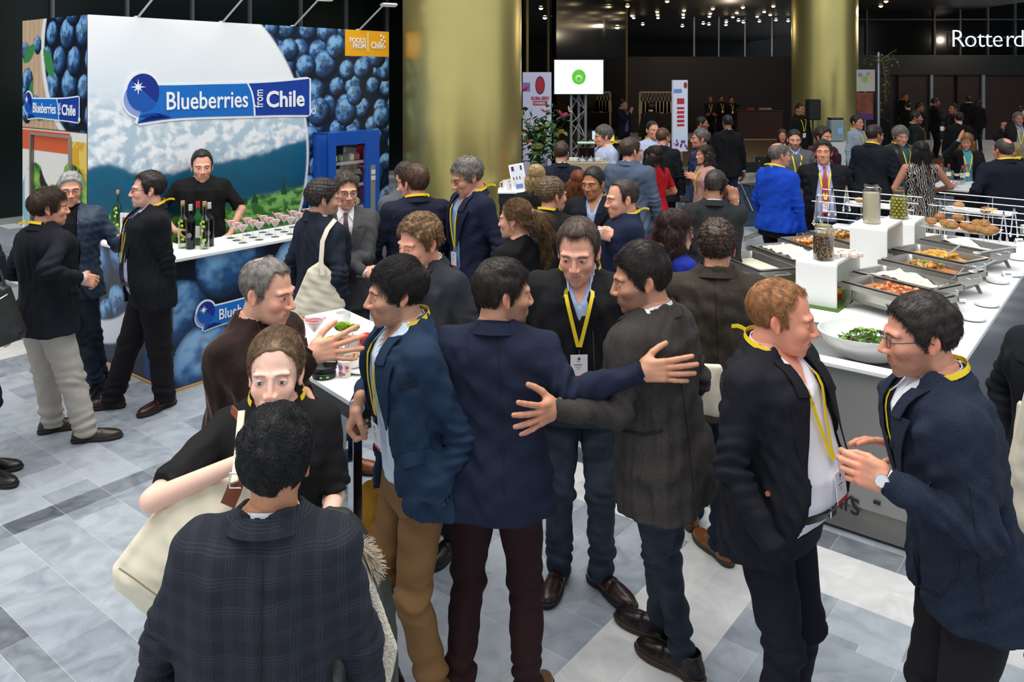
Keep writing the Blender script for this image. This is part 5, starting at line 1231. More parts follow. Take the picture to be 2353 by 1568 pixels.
def martini(p, lb, grp=None, sc=1):
    e = empty('cocktail_glass', p, label=lb, cat='cocktail', group=grp); e.scale = (sc, sc, sc)
    mb = MB(); mb.lathe(MART, 18); mb.build('glass', M_cl, e, True)
    mb = MB(); mb.lathe([(0, .0945), (.0055, .0945), (.0425, .1395), (0, .1395)], 18); mb.build('drink', M_pink, e, True)
    mb = MB(); mb.lathe([(.036, .1402), (.0425, .1408), (.046, .147), (.040, .1435)], 18); mb.build('foam_rim', mat('pink_foam', 'e6b9bc', .6), e, True)
    mb = MB(); mb.tube([(-.05, .01, .155), (.02, 0, .125)], .0018, 5); mb.sphere((-.052, .01, .157), .008, 8, 6); mb.build('garnish_pick', mat('garnish', 'c9893f', .5), e, True)
    return e
k = 0
for i in range(7):
    for j in range(3):
        a = 4.10+.165*i+.03*j; b = 6.18+.135*j; martini(ab(a, b, 1.062), 'martini glass of pink cocktail in the rows on the white serving counter', 'pink cocktails on the serving counter', 1.02)
p = ab(5.12, 6.32, 1.062); e = empty('ice_bowl', p, label='dented steel bowl on a foot at the counter end', cat='bowl')
mb = MB(); mb.lathe([(0, 0), (.08, 0), (.08, .008), (.03, .02), (.025, .05), (.03, .06), (.10, .10), (.135, .17), (.15, .235), (.175, .245), (.172, .25), (.145, .24), (.13, .175), (.09, .11), (0, .075)], 28); mb.build('bowl', mat('hammered_steel', 'cfcac2', .28, .9, bump=(25, .4)), e, True)
mb = MB(); mb.lathe([(0, .16), (.12, .165)], 20); mb.build('ice', mat('ice', 'e6eaee', .3, bump=(40, .8)), e)
e = empty('menu_board', on(293, 560, 1.062), TH-1.3, label='small white menu board with food pictures on the counter', cat='menu board')
mb = MB(); mb.box((0, 0, .13), (.16, .012, .26)); mb.build('board', mat('board_white', 'eceef2', .4), e)
for z, c in ((.19, 'b5483f'), (.08, '7c3434')): 
    mb = MB(); mb.box((.0, -.008, z), (.10, .002, .07)); mb.build('picture', mat('food_picture_%s' % c, c, .5, noise=(60, .5)), e)
# ---------------------------------------------------------------- buffet
ZT = .95
buf = empty('buffet_table', ab(4.61, .82), label='long white buffet table with grey steel front and food displays', cat='buffet')
def ib(mb, name, m, par=None, smooth=False, o0=None):
    q = Vector((o0 or buf).location); mb.V = [tuple(Vector(v)-q) for v in mb.V]; return mb.build(name, m, par or buf, smooth)
mb = MB(); abox(mb, 4.63, 4.66, .86, 2.05, .17, .905); ib(mb, 'front_panel', mat('satin_steel', '9a9996', .38, .35, bump=(3, .02)))
mb = MB(); abox(mb, 4.65, 4.68, .86, 2.05, .02, .165); ib(mb, 'plinth', mat('satin_steel_dark', '8b8984', .4, .4))
mb = MB(); abox(mb, 4.63, 8.9, .84, .87, .04, .905); abox(mb, 5.23, 8.9, 2.60, 2.63, .04, .905); abox(mb, 4.63, 5.23, 2.03, 2.06, .04, .905); ib(mb, 'side_panel', mat('dark_satin_steel', '73767c', .18, .6))
mb = MB(); abox(mb, 4.60, 4.70, .82, 2.08, .905, .93, .004); ib(mb, 'ledge', M_white)
mb = MB(); abox(mb, 4.70, 5.22, 1.0, 2.07, .86, .868); abox(mb, 4.70, 4.705, 1.0, 2.07, .86, .925); abox(mb, 5.215, 5.22, 1.0, 2.07, .86, .955); ib(mb, 'steel_tray', mat('tray_steel', 'b5b5b3', .3, .75))
for i, (a0, a1, b0, b1) in enumerate(((4.705, 5.22, .82, 1.0), (5.225, 6.28, .82, 1.96), (6.285, 7.34, .82, 1.96), (7.345, 8.4, .82, 1.96), (8.405, 8.9, .82, 1.96), (5.225, 6.28, 1.965, 2.65), (6.285, 7.34, 1.965, 2.65), (7.345, 8.4, 1.965, 2.65), (8.405, 8.9, 1.965, 2.65))):
    mb = MB(); abox(mb, a0, a1, b0, b1, .92, ZT, .003); ib(mb, 'top_panel', mat('matt_white_top', 'f1f1ef', .5))
for ch, px, py in (('e', 1888, 1155), ('u', 1908, 1162), ('r', 1936, 1172), ('s', 1952, 1180), ('-', 2004, 1190)):
    def onA(px, py, a):
        r = (px-1176.5)/FPX; Y = a/(r*math.cos(TH)+math.sin(TH)); return (r*Y, Y, CH-(py-HZ)*Y/FPX)
    p = onA(px, py, 4.622); text('lettering', ch, tuple(Vector(p)-buf.location+Vector((0, 0, .045 if ch == '-' else 0))), (PI/2, 0, TH-PI/2), .19, mat('sign_black', '1c1d1e', .5), buf, .78, 0, .002)
M_ss = mat('dish_steel', 'b0ada7', .28, .85); M_ssd = mat('dish_steel_inner', '8f8a80', .3, .9)
FOODS = {'rice': ('e9e2cc', .03, .045), 'salad': ('ece6da', .05, .03), 'cream': ('e9e4c8', .0, .001), 'potato': ('d9a545', .02, .03), 'stew': ('b8702c', .015, .03), 'sauce': ('c97f45', .01, .02), 'fruit': ('d98a35', .03, .03), 'grain': ('a5713c', .03, .02)}
def chafing(c, ang, food, lb, fill=(-.2, .2), z=1.13, low=.0, seed=1):
    """c: world xy of the middle, ang: direction of the long side"""
    e = empty('chafing_dish', (c[0], c[1], ZT), ang, label=lb, cat='chafing dish'); h = z-ZT; L2, W2 = .30, .168
    def rr(l, w, z_, r=.03, n=4):
        o = []
        for sx, sy, a0 in ((1, 1, 0), (-1, 1, 90), (-1, -1, 180), (1, -1, 270)):
            for k in range(n+1): a = math.radians(a0+90*k/n); o.append((sx*(l-r)+r*math.cos(a), sy*(w-r)+r*math.sin(a), z_))
        return o
    def loft(mb, rings, close=True):
        n = len(rings[0]); V = [p for r in rings for p in r]; F = [(i*n+k, i*n+(k+1) % n, (i+1)*n+(k+1) % n, (i+1)*n+k) for i in range(len(rings)-1) for k in range(n)]
        if close: F.append(tuple(range((len(rings)-1)*n, len(rings)*n)))
        return mb.add(V, F)
    mb = MB(); loft(mb, [rr(L2-.022, W2-.022, h-.075, .035), rr(L2-.006, W2-.006, h-.010, .03), rr(L2, W2, h-.004, .02), rr(L2, W2, h, .02), rr(L2-.018, W2-.018, h, .03), rr(L2-.020, W2-.020, h-.006, .035), rr(L2-.034, W2-.034, h-.062, .04)]); mb.build('pan', M_ss, e, True)
    mb = MB(); loft(mb, [rr(L2-.05, W2-.045, h-.135, .04), rr(L2-.012, W2-.012, h-.10, .03), rr(L2-.004, W2-.004, h-.012, .02)], False); mb.F.insert(0, tuple(range(19, -1, -1))); mb.build('water_bath', M_ss, e, True)
    mb = MB()
    for s_ in (1, -1): mb.box((0, s_*(W2+.004), h-.03), (2*L2+.03, .006, .035)); mb.box((s_*(L2+.006), 0, h-.03), (.006, 2*W2, .035))
    mb.build('frame', M_ss, e)
    for sx in (1, -1):
        for sy in (1, -1):
            mb = MB(); mb.strip([(sx*(L2-.05), sy*(W2-.0), h-.035), (sx*(L2-.045), sy*(W2-.01), h-.12), (sx*(L2-.02), sy*(W2+.0), 0)], [(sx*(L2-.09), sy*(W2), h-.035), (sx*(L2-.08), sy*(W2-.01), h-.12), (sx*(L2-.05), sy*(W2), 0)], .004); mb.build('leg', M_ss, e)
    for sx in (1, -1):
        mb = MB(); mb.tube([(sx*(L2+.005), -.07, h-.03), (sx*(L2+.035), -.065, h-.035), (sx*(L2+.035), .065, h-.035), (sx*(L2+.005), .07, h-.03)], .004, 6); mb.build('handle', M_chrome, e, True)
    if food:
        col, hh, rg = FOODS[food]; n1, n2 = 40, 22; V = []; xs = np.linspace(-L2+.045, L2-.045, n1); ys = np.linspace(-W2+.042, W2-.042, n2)
        for x in xs:
            for y in ys:
                f = (np.clip((x-fill[0])/.12, 0, 1)*np.clip((fill[1]-x)/.12, 0, 1))**.7; nz = vn(np.array([x*1.+seed]), np.array([y*1.+2.]), 22, seed, 3)[0]
                V.append((x, y, h-.052+.004+f*(hh+rg*nz)+.004*nz*(food != 'cream')))
        F = [(i*n2+j, (i+1)*n2+j, (i+1)*n2+j+1, i*n2+j+1) for i in range(n1-1) for j in range(n2-1)]
        mb = MB(); mb.add(V, F); fo = mb.build('food', mat('food_'+food, col, .5, noise=(60, .25), bump=(120, .5)), e, True)
        if food in ('potato', 'stew', 'sauce', 'fruit', 'grain'):
            rs = random.Random(seed)
            cols = {'potato': ('e0b04a', 'cf8f30'), 'stew': ('b0522c', '6f8a30', 'd9a04a'), 'sauce': ('d99a62', 'b5532c'), 'fruit': ('e2a05a', 'c8562c', 'e8c070'), 'grain': ('8a5a2c', 'c99a52')}[food]
            for ci, cc in enumerate(cols):
                mb = MB()
                for _ in range(46 if food == 'potato' else 30):
                    x = rs.uniform(fill[0]+.02, fill[1]-.02); y = rs.uniform(-.11, .11); r = rs.uniform(.011, .020); mb.sphere((x, y, h-.036+hh+rs.uniform(0, .012)), (r, r*.8, r*.7), 7, 5, )
                tag(mb.build('pieces', mat('piece_'+cc, cc, .45, noise=(90, .25)), fo, True), kind='stuff')
    return e
def dish_px(px, py, s_off, food, lb, z=1.13, **k):
    W_ = on(px, py, z); l = Vector((math.cos(math.radians(-61)), math.sin(math.radians(-61)))); s_ = Vector((-l.y, l.x)); c = Vector(W_[:2])+l*.30+s_*(.168+s_off); return chafing(c, math.radians(-61), food, lb, z=z, **k)
dish_px(1931, 643, 0, 'sauce', 'steel chafing dish nearest the big salad bowl, almost empty', fill=(-.15, .12), seed=3)
dish_px(1973, 618, -.075, 'rice', 'chafing dish heaped with cream-coloured rice and a serving spoon', fill=(-.24, .12), seed=4)
dish_px(2022, 593, -.0, 'stew', 'chafing dish with a little roasted vegetable stew, spoon handle sticking out', fill=(-.16, .04), seed=5)
dish_px(2040, 570, .03, 'potato', 'chafing dish with yellow potato cubes and a spoon', fill=(-.12, .12), seed=6)
dish_px(2100, 548, .06, 'salad', 'chafing dish of pale egg salad below the bread platter', fill=(-.2, .05), seed=7)
chafing((1.82, 6.10), math.radians(106), 'cream', 'chafing dish with thin cream soup behind the tweed jacket shoulder', seed=8)
chafing((2.17, 6.42), math.radians(106), 'rice', 'chafing dish of white fish stew between soup dish and glass bean jar', fill=(-.3, .3), seed=9)
chafing((2.52, 6.72), math.radians(106), 'fruit', 'chafing dish with orange carrot pieces left in one corner', fill=(.05, .2), seed=10)
chafing((2.87, 7.02), math.radians(106), 'grain', 'farthest chafing dish on the left, behind the dark bean jar', fill=(.0, .24), seed=11)
for (x0, y0, z0), (x1, y1, z1), lb in ((on(2170, 656, 1.10), on(2214, 615, 1.24), 'steel spoon leaning in the rice dish'), (on(2168, 593, 1.11), on(2208, 562, 1.22), 'steel spoon leaning in the potato dish'), (on(2238, 622, 1.14), on(2288, 598, 1.22), 'long white-handled spoon over the stew dish'), (on(2250, 580, 1.14), on(2335, 567, 1.16), 'flat steel spatula lying on the egg salad dish rim')):
    e = empty('serving_spoon', (x0, y0, z0), label=lb, cat='spoon'); mb = MB(); d = Vector((x1-x0, y1-y0, z1-z0)); n_ = Vector((0, -.3, 1)); sd = d.cross(n_).normalized()*.010
    mb.strip([tuple(d*t-sd) for t in (0, .5, 1)], [tuple(d*t+sd) for t in (0, .5, 1)], .003); mb.build('handle', M_chrome, e); mb = MB(); mb.sphere(tuple(-d*.06), (.035, .028, .012)); mb.build('spoon_bowl', M_chrome, e, True)
def ustand(p, w, l, h, lb, mat_grass=True):
    """white bent-board riser; open across, legs at both ends"""
    e = empty('white_riser', (p[0], p[1], ZT+.006), TH, label=lb, cat='display riser'); t = .018; mb = MB()
    o = [(0, 0), (0, h-.03)]+[(.03-.03*math.cos(a), h-.03+.03*math.sin(a)) for a in np.linspace(.3, PI/2, 5)]+[(l-.03+.03*math.sin(a), h-.03+.03*math.cos(a)) for a in np.linspace(0, PI/2, 6)]+[(l, 0), (l-t, 0), (l-t, h-.04), (l-.04, h-t), (.04, h-t), (t, h-.04), (t, 0)]
    mb.prism(o, 0, w); mb.build('riser_board', M_white, e)
    if mat_grass:
        g = empty('grass_mat', (p[0], p[1], ZT), TH, label='green artificial grass mat under the %s' % lb.split(' carrying')[0], cat='grass mat'); mb = MB(); mb.box((l/2-.02, w/2, .003), (l+.10, w+.06, .006)); mb.build('backing', mat('grass_green', '4f7a2a', .8, noise=(300, .5), bump=(400, .8)), g)
    return e
p1 = on(1922, 712, ZT); ustand(p1, .27, .55, .30, 'low white riser carrying the dark bean jar')
p2 = ((2038-1176.5)*6.2/FPX, 6.2); ustand(p2, .27, .50, .39, 'tall white riser carrying the jar of pale sand-coloured grain')
p3 = ((2101-1176.5)*7.1/FPX, 7.1); ustand(p3, .27, .45, .27, 'white riser at the back carrying the olive jar')
def jar(p, r, h, cont, ch, lb, top=None, taper=1.0):
    e = empty('glass_jar', p, label=lb, cat='jar'); rt = r*taper
    mb = MB(); mb.lathe([(0, 0), (r*.95, 0), (r, .01), (rt, h*.80), (rt*.72, h*.90), (rt*.80, h*.92), (rt*.80, h*.93)], 28); mb.build('glass', clear_mat('jar_glass', 'f2f6f4', .3), e, True)
    mb = MB(); mb.lathe([(0, h*.935), (rt*.84, h*.935), (rt*.86, h*.96), (rt*.80, h), (0, h)], 24); mb.build('lid', clear_mat('jar_lid', 'eef2f0', .5) if cont != 'olives' else mat('olive_lid', '4d4a1e', .4), e, True)
    if cont != 'olives':
        mb = MB(); mb.tube([(rt*.86*math.cos(a), rt*.86*math.sin(a), h*.925) for a in np.linspace(0, 2*PI, 20)], .003, 6, False); mb.tube([(rt*.85, 0, h*.92), (rt*1.15, 0, h*.86), (rt*1.08, 0, h*.78)], .003, 6); mb.build('wire_clasp', M_chrome, e, True)
    if cont == 'olives':
        mb = MB(); rs = random.Random(3)
        for i in range(7):
            for k in range(11):
                a = 2*PI*(k+.5*(i % 2))/11; rr = (r+(rt-r)*(i/7))*.80; mb.sphere((rr*math.cos(a), rr*math.sin(a), .02+i*h*.105), (.0165, .0165, .0145), 8, 6)
        tag(mb.build('olives', mat('olive', 'a8a03a', .3, noise=(30, .2)), e, True), kind='stuff'); mb = MB(); mb.lathe([(0, .005), (r*.72, .005), (rt*.7, h*.76), (0, h*.76)], 18); mb.build('brine', mat('brine', '8c7c22', .4), e, True)
    else:
        mb = MB(); mb.lathe([(0, .004), (r*.93, .004), (r*.955, .012), (rt*.955, ch), (0, ch+.004)], 28)
        m_ = mat('pale_grain', 'dcc9ae', .8, noise=(400, .25)) if cont == 'grain' else None
        if cont == 'beans':
            if 'beans' not in MC:
                m_ = bpy.data.materials.new('mixed_beans'); nt, N, L, B = nodes(m_); tc = N.new('ShaderNodeTexCoord'); v = N.new('ShaderNodeTexVoronoi'); v.inputs['Scale'].default_value = 190; L.new(tc.outputs['Object'], v.inputs['Vector']); s_ = N.new('ShaderNodeSeparateColor'); L.new(v.outputs['Color'], s_.inputs[0]); r_ = N.new('ShaderNodeValToRGB'); r_.color_ramp.interpolation = 'CONSTANT'; r_.color_ramp.elements[0].color = (*hexc('2e0d14'), 1); r_.color_ramp.elements[1].position = .62; r_.color_ramp.elements[1].color = (*hexc('c9a06c'), 1); L.new(s_.outputs[0], r_.inputs[0]); L.new(r_.outputs[0], B.inputs['Base Color']); bb = N.new('ShaderNodeBump'); bb.inputs['Distance'].default_value = .004; bb.invert = True; L.new(v.outputs['Distance'], bb.inputs['Height']); L.new(bb.outputs[0], B.inputs['Normal']); MC['beans'] = m_
            m_ = MC['beans']
        mb.build('contents', m_, e, True)
    return e
jar(on(1892, 596, ZT+.306), .068, .235, 'beans', .165, 'glass clip jar of dark and pale mixed beans on the low riser')
jar((p2[0]-.02, p2[1]+.22, ZT+.396), .066, .31, 'grain', .24, 'tall glass clip jar of pale grain on the tall riser')
jar((p3[0]-.03, p3[1]+.22, ZT+.276), .080, .25, 'olives', 0, 'jar of green olives with a dark lid on the back riser', taper=.8)
b0 = on(1932, 592, ZT+.306)
for i in range(4):
    e = empty('nougat_bar', (b0[0]+.05*i-.02, b0[1]+.04*(i % 2), ZT+.306), 1.0+.3*i, label='white nougat bar with brown nuts lying behind the bean jar', cat='sweet', group='nougat bars on the low riser')
    mb = MB(); mb.box((0, 0, .016), (.09, .035, .032), 0, .006); mb.build('bar', mat('nougat', 'efe6da', .5), e); mb = MB(); mb.box((.0, -.018, .018), (.03, .004, .014), 0, .001); mb.box((.03, .0, .033), (.02, .018, .003)); mb.build('nut', mat('nut_brown', 'b9793c', .5), e)
e = empty('food_tin', (p1[0]+.10, p1[1]+.24, ZT+.006), label='small red and yellow tin inside the low white riser', cat='tin'); mb = MB(); mb.lathe([(0, 0), (.032, 0), (.032, .11), (.029, .114), (0, .112)], 18); mb.build('can', mat('tin_red', 'a83020', .35), e, True); mb = MB(); mb.lathe([(.0325, .045), (.0325, .085)], 18); mb.build('band', mat('tin_yellow', 'e0b040', .4), e, True)
c = on(1998, 762, 1.03); e = empty('salad_bowl', (c[0], c[1], .93), label='large oval white bowl of mixed leaf salad on the steel tray', cat='bowl')
mb = MB(); mb.lathe([(0, -.06), (.10, -.06), (.17, -.03), (.26, .05), (.285, .10), (.288, .105), (.28, .105), (.25, .055), (.16, -.01), (0, -.03)], 48, sx=1, sy=.85); mb.build('bowl', M_porc, e, True)
rs = random.Random(8); greens = [('5f8f2c', 'leaf'), ('8fb84a', 'leaf'), ('3f6b22', 'leaf'), ('4a2230', 'leaf'), ('d9e0b8', 'shaving')]
for gi, (gc, gn) in enumerate(greens):
    for _ in range(46 if gi < 3 else 22):
        a = rs.uniform(0, 6.28); r = .19*math.sqrt(rs.random()); x, y = r*math.cos(a), r*.85*math.sin(a); z = .015+.075*(1-(r/.2)**2)+rs.uniform(0, .02); l = rs.uniform(.012, .026); wv = l*rs.uniform(.35, .6)
        M = Matrix.Translation((x, y, z)) @ Matrix.Rotation(rs.uniform(0, 6.28), 4, 'Z') @ Matrix.Rotation(rs.uniform(-.7, .7), 4, 'X') @ Matrix.Rotation(rs.uniform(-.6, .6), 4, 'Y')
        mb = MB(); V = [M @ Vector(v) for v in ((-l, 0, 0), (-l*.3, -wv, .004), (l*.5, -wv*.8, .006), (l, 0, .0), (l*.5, wv*.8, .006), (-l*.3, wv, .004), (0, 0, -.003))]; mb.add([tuple(v) for v in V], [(0, 1, 6), (1, 2, 6), (2, 3, 6), (3, 4, 6), (4, 5, 6), (5, 0, 6)]); mb.build(gn, mat('salad_'+gc, gc, .45, noise=(80, .2)), e, True)
mb = MB(); mb.lathe([(.20, -.0), (.17, .028), (.10, .055), (0, .075)], 20, sy=.85); mb.build('salad_bed', mat('salad_bed', '5d7a34', .6, noise=(60, .5), bump=(60, 1)), e, True)
def plate(p, r, lb, grp=None, rz=0, sq=None):
    e = empty('plate', p, rz, label=lb, cat='plate', group=grp); mb = MB()
    if sq: 
        l, w_ = sq; mb.box((0, 0, .008), (l*.8, w_*.8, .006), 0, .002)
        R = lambda a, b, z: [(-a, -b, z), (a, -b, z), (a, b, z), (-a, b, z)]; o = R(l*.4, w_*.4, .004)+R(l/2, w_/2, .022)+R(l/2, w_/2, .027)+R(l*.4, w_*.4, .010); mb.add(o, [(i*4+k, i*4+(k+1) % 4, (i+1)*4+(k+1) % 4, (i+1)*4+k) for i in range(3) for k in range(4)])
    else: mb.lathe([(0, 0), (r*.6, 0), (r*.95, .010), (r, .014), (r*.98, .017), (r*.6, .006), (0, .005)], 32)
    mb.build('dish', M_porc, e, not sq); return e
for (px, py), lb in zip(((2234, 735), (2267, 703), (2293, 650), (2328, 634), (2340, 597)), ('small white plate nearest the table corner', 'small white plate with name card beside it, second from the corner', 'small white plate right of the rice dish', 'small white plate with dark crumbs near the table edge', 'small white plate at the far right edge')): plate(on(px, py, ZT), .078, lb)
for (px, py), lb in zip(((2212, 705), (2318, 638), (2258, 597), (2345, 560)), ('folded white name card between spoons and first small plate', 'folded white name card by the crumbed plate', 'white name card in front of the potato dish', 'white name card at the far right of the buffet')):
    p = on(px, py, ZT); e = empty('name_card', p, TH-.9, label=lb, cat='card'); mb = MB(); mb.prism([(-.0, 0), (.022, .045), (.024, .045), (.046, 0), (.044, 0), (.023, .041), (.002, 0)], -.035, .035, Matrix.Rotation(PI/2, 4, 'Z')); mb.build('card', mat('card_white', 'f2f3f5', .6), e)
    mb = MB(); mb.box((0, .006, .02), (.045, .001, .003)); mb.box((0, .008, .026), (.05, .001, .003)); mb.build('print', mat('badge_ink', '444a55', .5), e)
def cup(p, lb, r=.036, h=.062, rz=0, grp=None, m=None):
    e = empty('cup', p, rz, label=lb, cat='cup', group=grp); mb = MB(); mb.lathe([(0, 0), (r*.72, 0), (r*.85, .006), (r, h*.5), (r, h), (r*.93, h), (r*.92, h*.5), (r*.7, .008), (0, .008)], 24); mb.build('bowl', m or M_porc, e, True)
    if h < .09: mb = MB(); mb.tube([(r*.9, 0, h*.82), (r*1.5, 0, h*.8), (r*1.62, 0, h*.5), (r*1.4, 0, h*.25), (r*.88, 0, h*.22)], .004, 8); mb.build('handle', m or M_porc, e, True)
    return e
cup(on(2080, 864, .93), 'white coffee cup on the buffet front ledge', .042, .062, .1)
# wire racks with bread
def rack(P, lb, L_, ang, levels):
    e = empty('wire_rack', P, ang, label=lb, cat='rack'); R = .0045
    for j, y in enumerate((0, .17, .34)):
        for z in levels: mb = MB(); mb.tube([(0, y, z+.04*j), (L_, y, z+.04*j)], R, 6); mb.build('rail', M_chrome, e, True)
        for x in (.05, L_*.5, L_-.04): mb = MB(); mb.tube([(x, y, 0), (x, y, levels[-1]+.04*j+.0)], R*.9, 6); mb.build('post', M_chrome, e, True)
    for x in (.0, L_): mb = MB(); mb.tube([(x, 0, levels[0]), (x, .34, levels[0]+.08)], R, 6); mb.build('cross_rail', M_chrome, e, True)
    return e
p = on(2140, 560, ZT); pr1 = (3.95, 7.75, ZT)
rack(pr1, 'right-hand wire rack holding bread platters', .92, math.radians(-42), (.14, .33))
p = on(1880, 560, ZT); pr2 = (2.95, 8.05, ZT)
rack(pr2, 'left-hand wire rack beside the pale grain jar', .92, math.radians(-38), (.10, .32))
def bun(p, r, lb, grp, col='a8713c'):
    o = empty('bread_roll', p, rs.uniform(0, 3), label=lb, cat='bread', group=grp); mb = MB(); mb.sphere((0, 0, r*.55), (r, r*.8, r*.6), 14, 9); mb.build('crust', mat('crust_'+col, col, .6, noise=(40, .3), bump=(90, .3)), o, True)
    mb = MB(); mb.lathe([(r*.5, r*.45), (r*1.04, r*.50), (r*.95, r*.60), (r*.4, r*.55)], 10, sy=.8); mb.build('filling', mat('filling', rs.choice(('7fae3f', 'd9b26a', '6c3f2c')), .6), o, True); return o
def on_pl(c, ang, l, w_, lb): return plate(c, 0, lb, None, ang, (l, w_))
c1 = on(2205, 530, 1.13); on_pl(c1, math.radians(-42), .62, .30, 'rectangular white platter heaped with brown bread rolls')
for (px, py) in ((2140, 510), (2160, 500), (2172, 515), (2190, 520), (2202, 502), (2218, 522), (2232, 528), (2250, 530), (2268, 535), (2280, 530), (2245, 515), (2262, 515)): bun(on(px, py+6, 1.155), .058, 'brown filled bread roll piled on the rectangular white platter', 'rolls on the rectangular platter')
c2 = on(2250, 490, 1.17); on_pl(c2, math.radians(-42), .6, .26, 'rectangular white platter behind the heaped one, with two rolls')
bun(on(2203, 478, 1.20), .055, 'light brown roll with lettuce on the rear platter', None, 'b98553'); bun(on(2265, 490, 1.20), .055, 'brown roll topped with a yellow cheese slice on the rear platter', None, '95592c')
e = empty('cheese_slice', on(2278, 482, 1.245), .6, label='square yellow cheese slice on the rear platter roll', cat='cheese'); mb = MB(); mb.box((0, 0, .006), (.09, .07, .012), 0, .002); mb.build('slice', mat('cheese', 'e8c063', .5), e)
for (px, py) in ((2185, 560), (2215, 567), (2245, 572), (2275, 578)): bun(on(px, py, 1.0), .05, 'baguette-like roll on the table under the bread platter', 'rolls below the platter', 'a9743f')
c3 = on(2010, 476, 1.16); on_pl(c3, math.radians(-36), .55, .28, 'white platter with toasted slices left of the grain jar')
for (px, py, cc) in ((1975, 466, 'a97c4e'), (1990, 468, 'b98a55'), (1992, 458, 'd9a85a'), (2060, 480, 'd9a45c'), (2052, 470, '6f9c38')): bun(on(px, py, 1.19), .05, 'toasted sandwich half on the white platter near the grain jar', 'toasts by the grain jar', cc)
for (px, py, cc) in ((1927, 547, 'c98a4a'), (1945, 545, 'd99a5c'), (1963, 548, '7fa83c')): bun(on(px, py, 1.02), .06, 'open sandwich with lettuce behind the low riser', 'open sandwiches behind the low riser', cc)
def tongs(p, L_, tilt, lb):
    e = empty('serving_tongs', p, label=lb, cat='tongs')
    for s_ in (1, -1):
        mb = MB(); a = [(0, 0, 0), (s_*.018, 0, -L_*.45), (s_*.030+tilt, 0, -L_*.85)]; mb.strip([(x-.006, y, z) for x, y, z in a], [(x+.006, y, z) for x, y, z in a], .003); mb.build('arm', M_chrome, e); mb = MB(); mb.sphere((s_*.032+tilt, 0, -L_*.93), (.014, .008, .025), 10, 7); mb.build('scoop', M_chrome, e, True)
    return e
for (px, py, Y), lb in zip(((1878, 452, 7.8), (1912, 432, 8.1), (1945, 425, 8.4), (2306, 486, 7.2), (2330, 476, 7.45)), ('steel tongs hanging at the left end of the left rack', 'steel tongs hanging before the red tie badge', 'steel tongs hanging third along the left rack', 'steel tongs hanging on the right rack near the bread', 'spread steel tongs hanging at the right rack end')): tongs(wp(px, py, Y), .27, .0, lb)
for i in range(8): plate((5.02, 7.9, ZT+.012*i), .10, 'white plate in the stack at the far end of the buffet', 'plate stack on the buffet')
# ---------------------------------------------------------------- high tables
def htable(near, du, dv, lu, lv, h, lb, top=M_white, chrome=True, leg=.045):
    e = empty('high_table', (near[0], near[1], 0), label=lb, cat='table'); u = Vector((*du, 0)); v = Vector((*dv, 0)); rz = math.atan2(du[1], du[0]); c = u*lu/2+v*lv/2
    mb = MB(); mb.box((c.x, c.y, h-.012), (lu, lv, .024), rz, .003); mb.build('tabletop', top, e)
    mb = MB(); mb.box((c.x, c.y, h-.054), (lu-.01, lv-.01, .06), rz); mb.build('apron', M_black, e)
    for i in (0, 1):
        for j in (0, 1):
            p = u*(leg/2+i*(lu-leg))+v*(leg/2+j*(lv-leg)); mb = MB(); mb.box((p.x, p.y, (h-.084)/2), (leg, leg, h-.084), rz, .002); mb.build('leg', mat('mirror_chrome', 'b5b7ba', .08, 1.0) if chrome else mat('grey_leg', '6d7075', .4), e)
    return e
TN = Vector((-.68, 3.5)); du = (.767, .642); dv = (-.642, .767)
htable(TN, du, dv, .66, 1.32, 1.10, 'white-topped high table with chrome legs, in the middle of the guests')
htable(ab(11.3, 2.27)[:2], (math.cos(TH), math.sin(TH)), (math.sin(TH), -math.cos(TH)), 1.02, 1.4, 1.1, 'high table with water bottles at the right, behind the buffet', top=mat('grey_white_top', 'cfd1d3', .4), chrome=False)
T = lambda px, py, z=1.10: on(px, py, z)
martini(T(722, 812), 'martini glass with pink drink and orange peel on the high table', None, 1.15)
def mug(p, rz, lb, r=.041, h=.088):
    e = empty('mug', p, rz, label=lb, cat='mug'); mb = MB(); mb.lathe([(0, 0), (r*.93, 0), (r, .005), (r, h), (r*.94, h), (r*.93, .008), (0, .007)], 26); mb.build('body', M_porc, e, True); mb = MB(); mb.tube([(-r*.95, 0, h*.80), (-r*1.55, 0, h*.78), (-r*1.7, 0, h*.5), (-r*1.5, 0, h*.22), (-r*.95, 0, h*.18)], .0055, 8); mb.build('handle', M_porc, e, True); return e
mug(T(788, 755), .3, 'white mug behind the green flowers on the high table'); mug(T(810, 815), .4, 'white mug beside the red candle on the high table')
e = plate(T(868, 790), .135, 'white dinner plate with food leftovers'); 
for i in range(7):
    a = i*.9; mb = MB(); mb.sphere((.03*math.cos(a)-.02, .025*math.sin(a), .018), (.022, .016, .011), 8, 6); mb.build('leftover', mat('leftover', ('c99a5c', 'a8662c', '7a4020')[i % 3], .6, noise=(60, .3)), e, True)
e = empty('flower_vase', T(783, 835), label='small glass vase with lime green and pale pink roses', cat='vase'); mb = MB(); mb.lathe([(0, 0), (.032, 0), (.034, .004), (.034, .075), (.030, .08)], 20); mb.build('glass', M_cl, e, True); mb = MB(); mb.lathe([(0, .004), (.030, .004), (.030, .05), (0, .05)], 16); mb.build('water', clear_mat('water', 'dcebd8', .2), e, True)
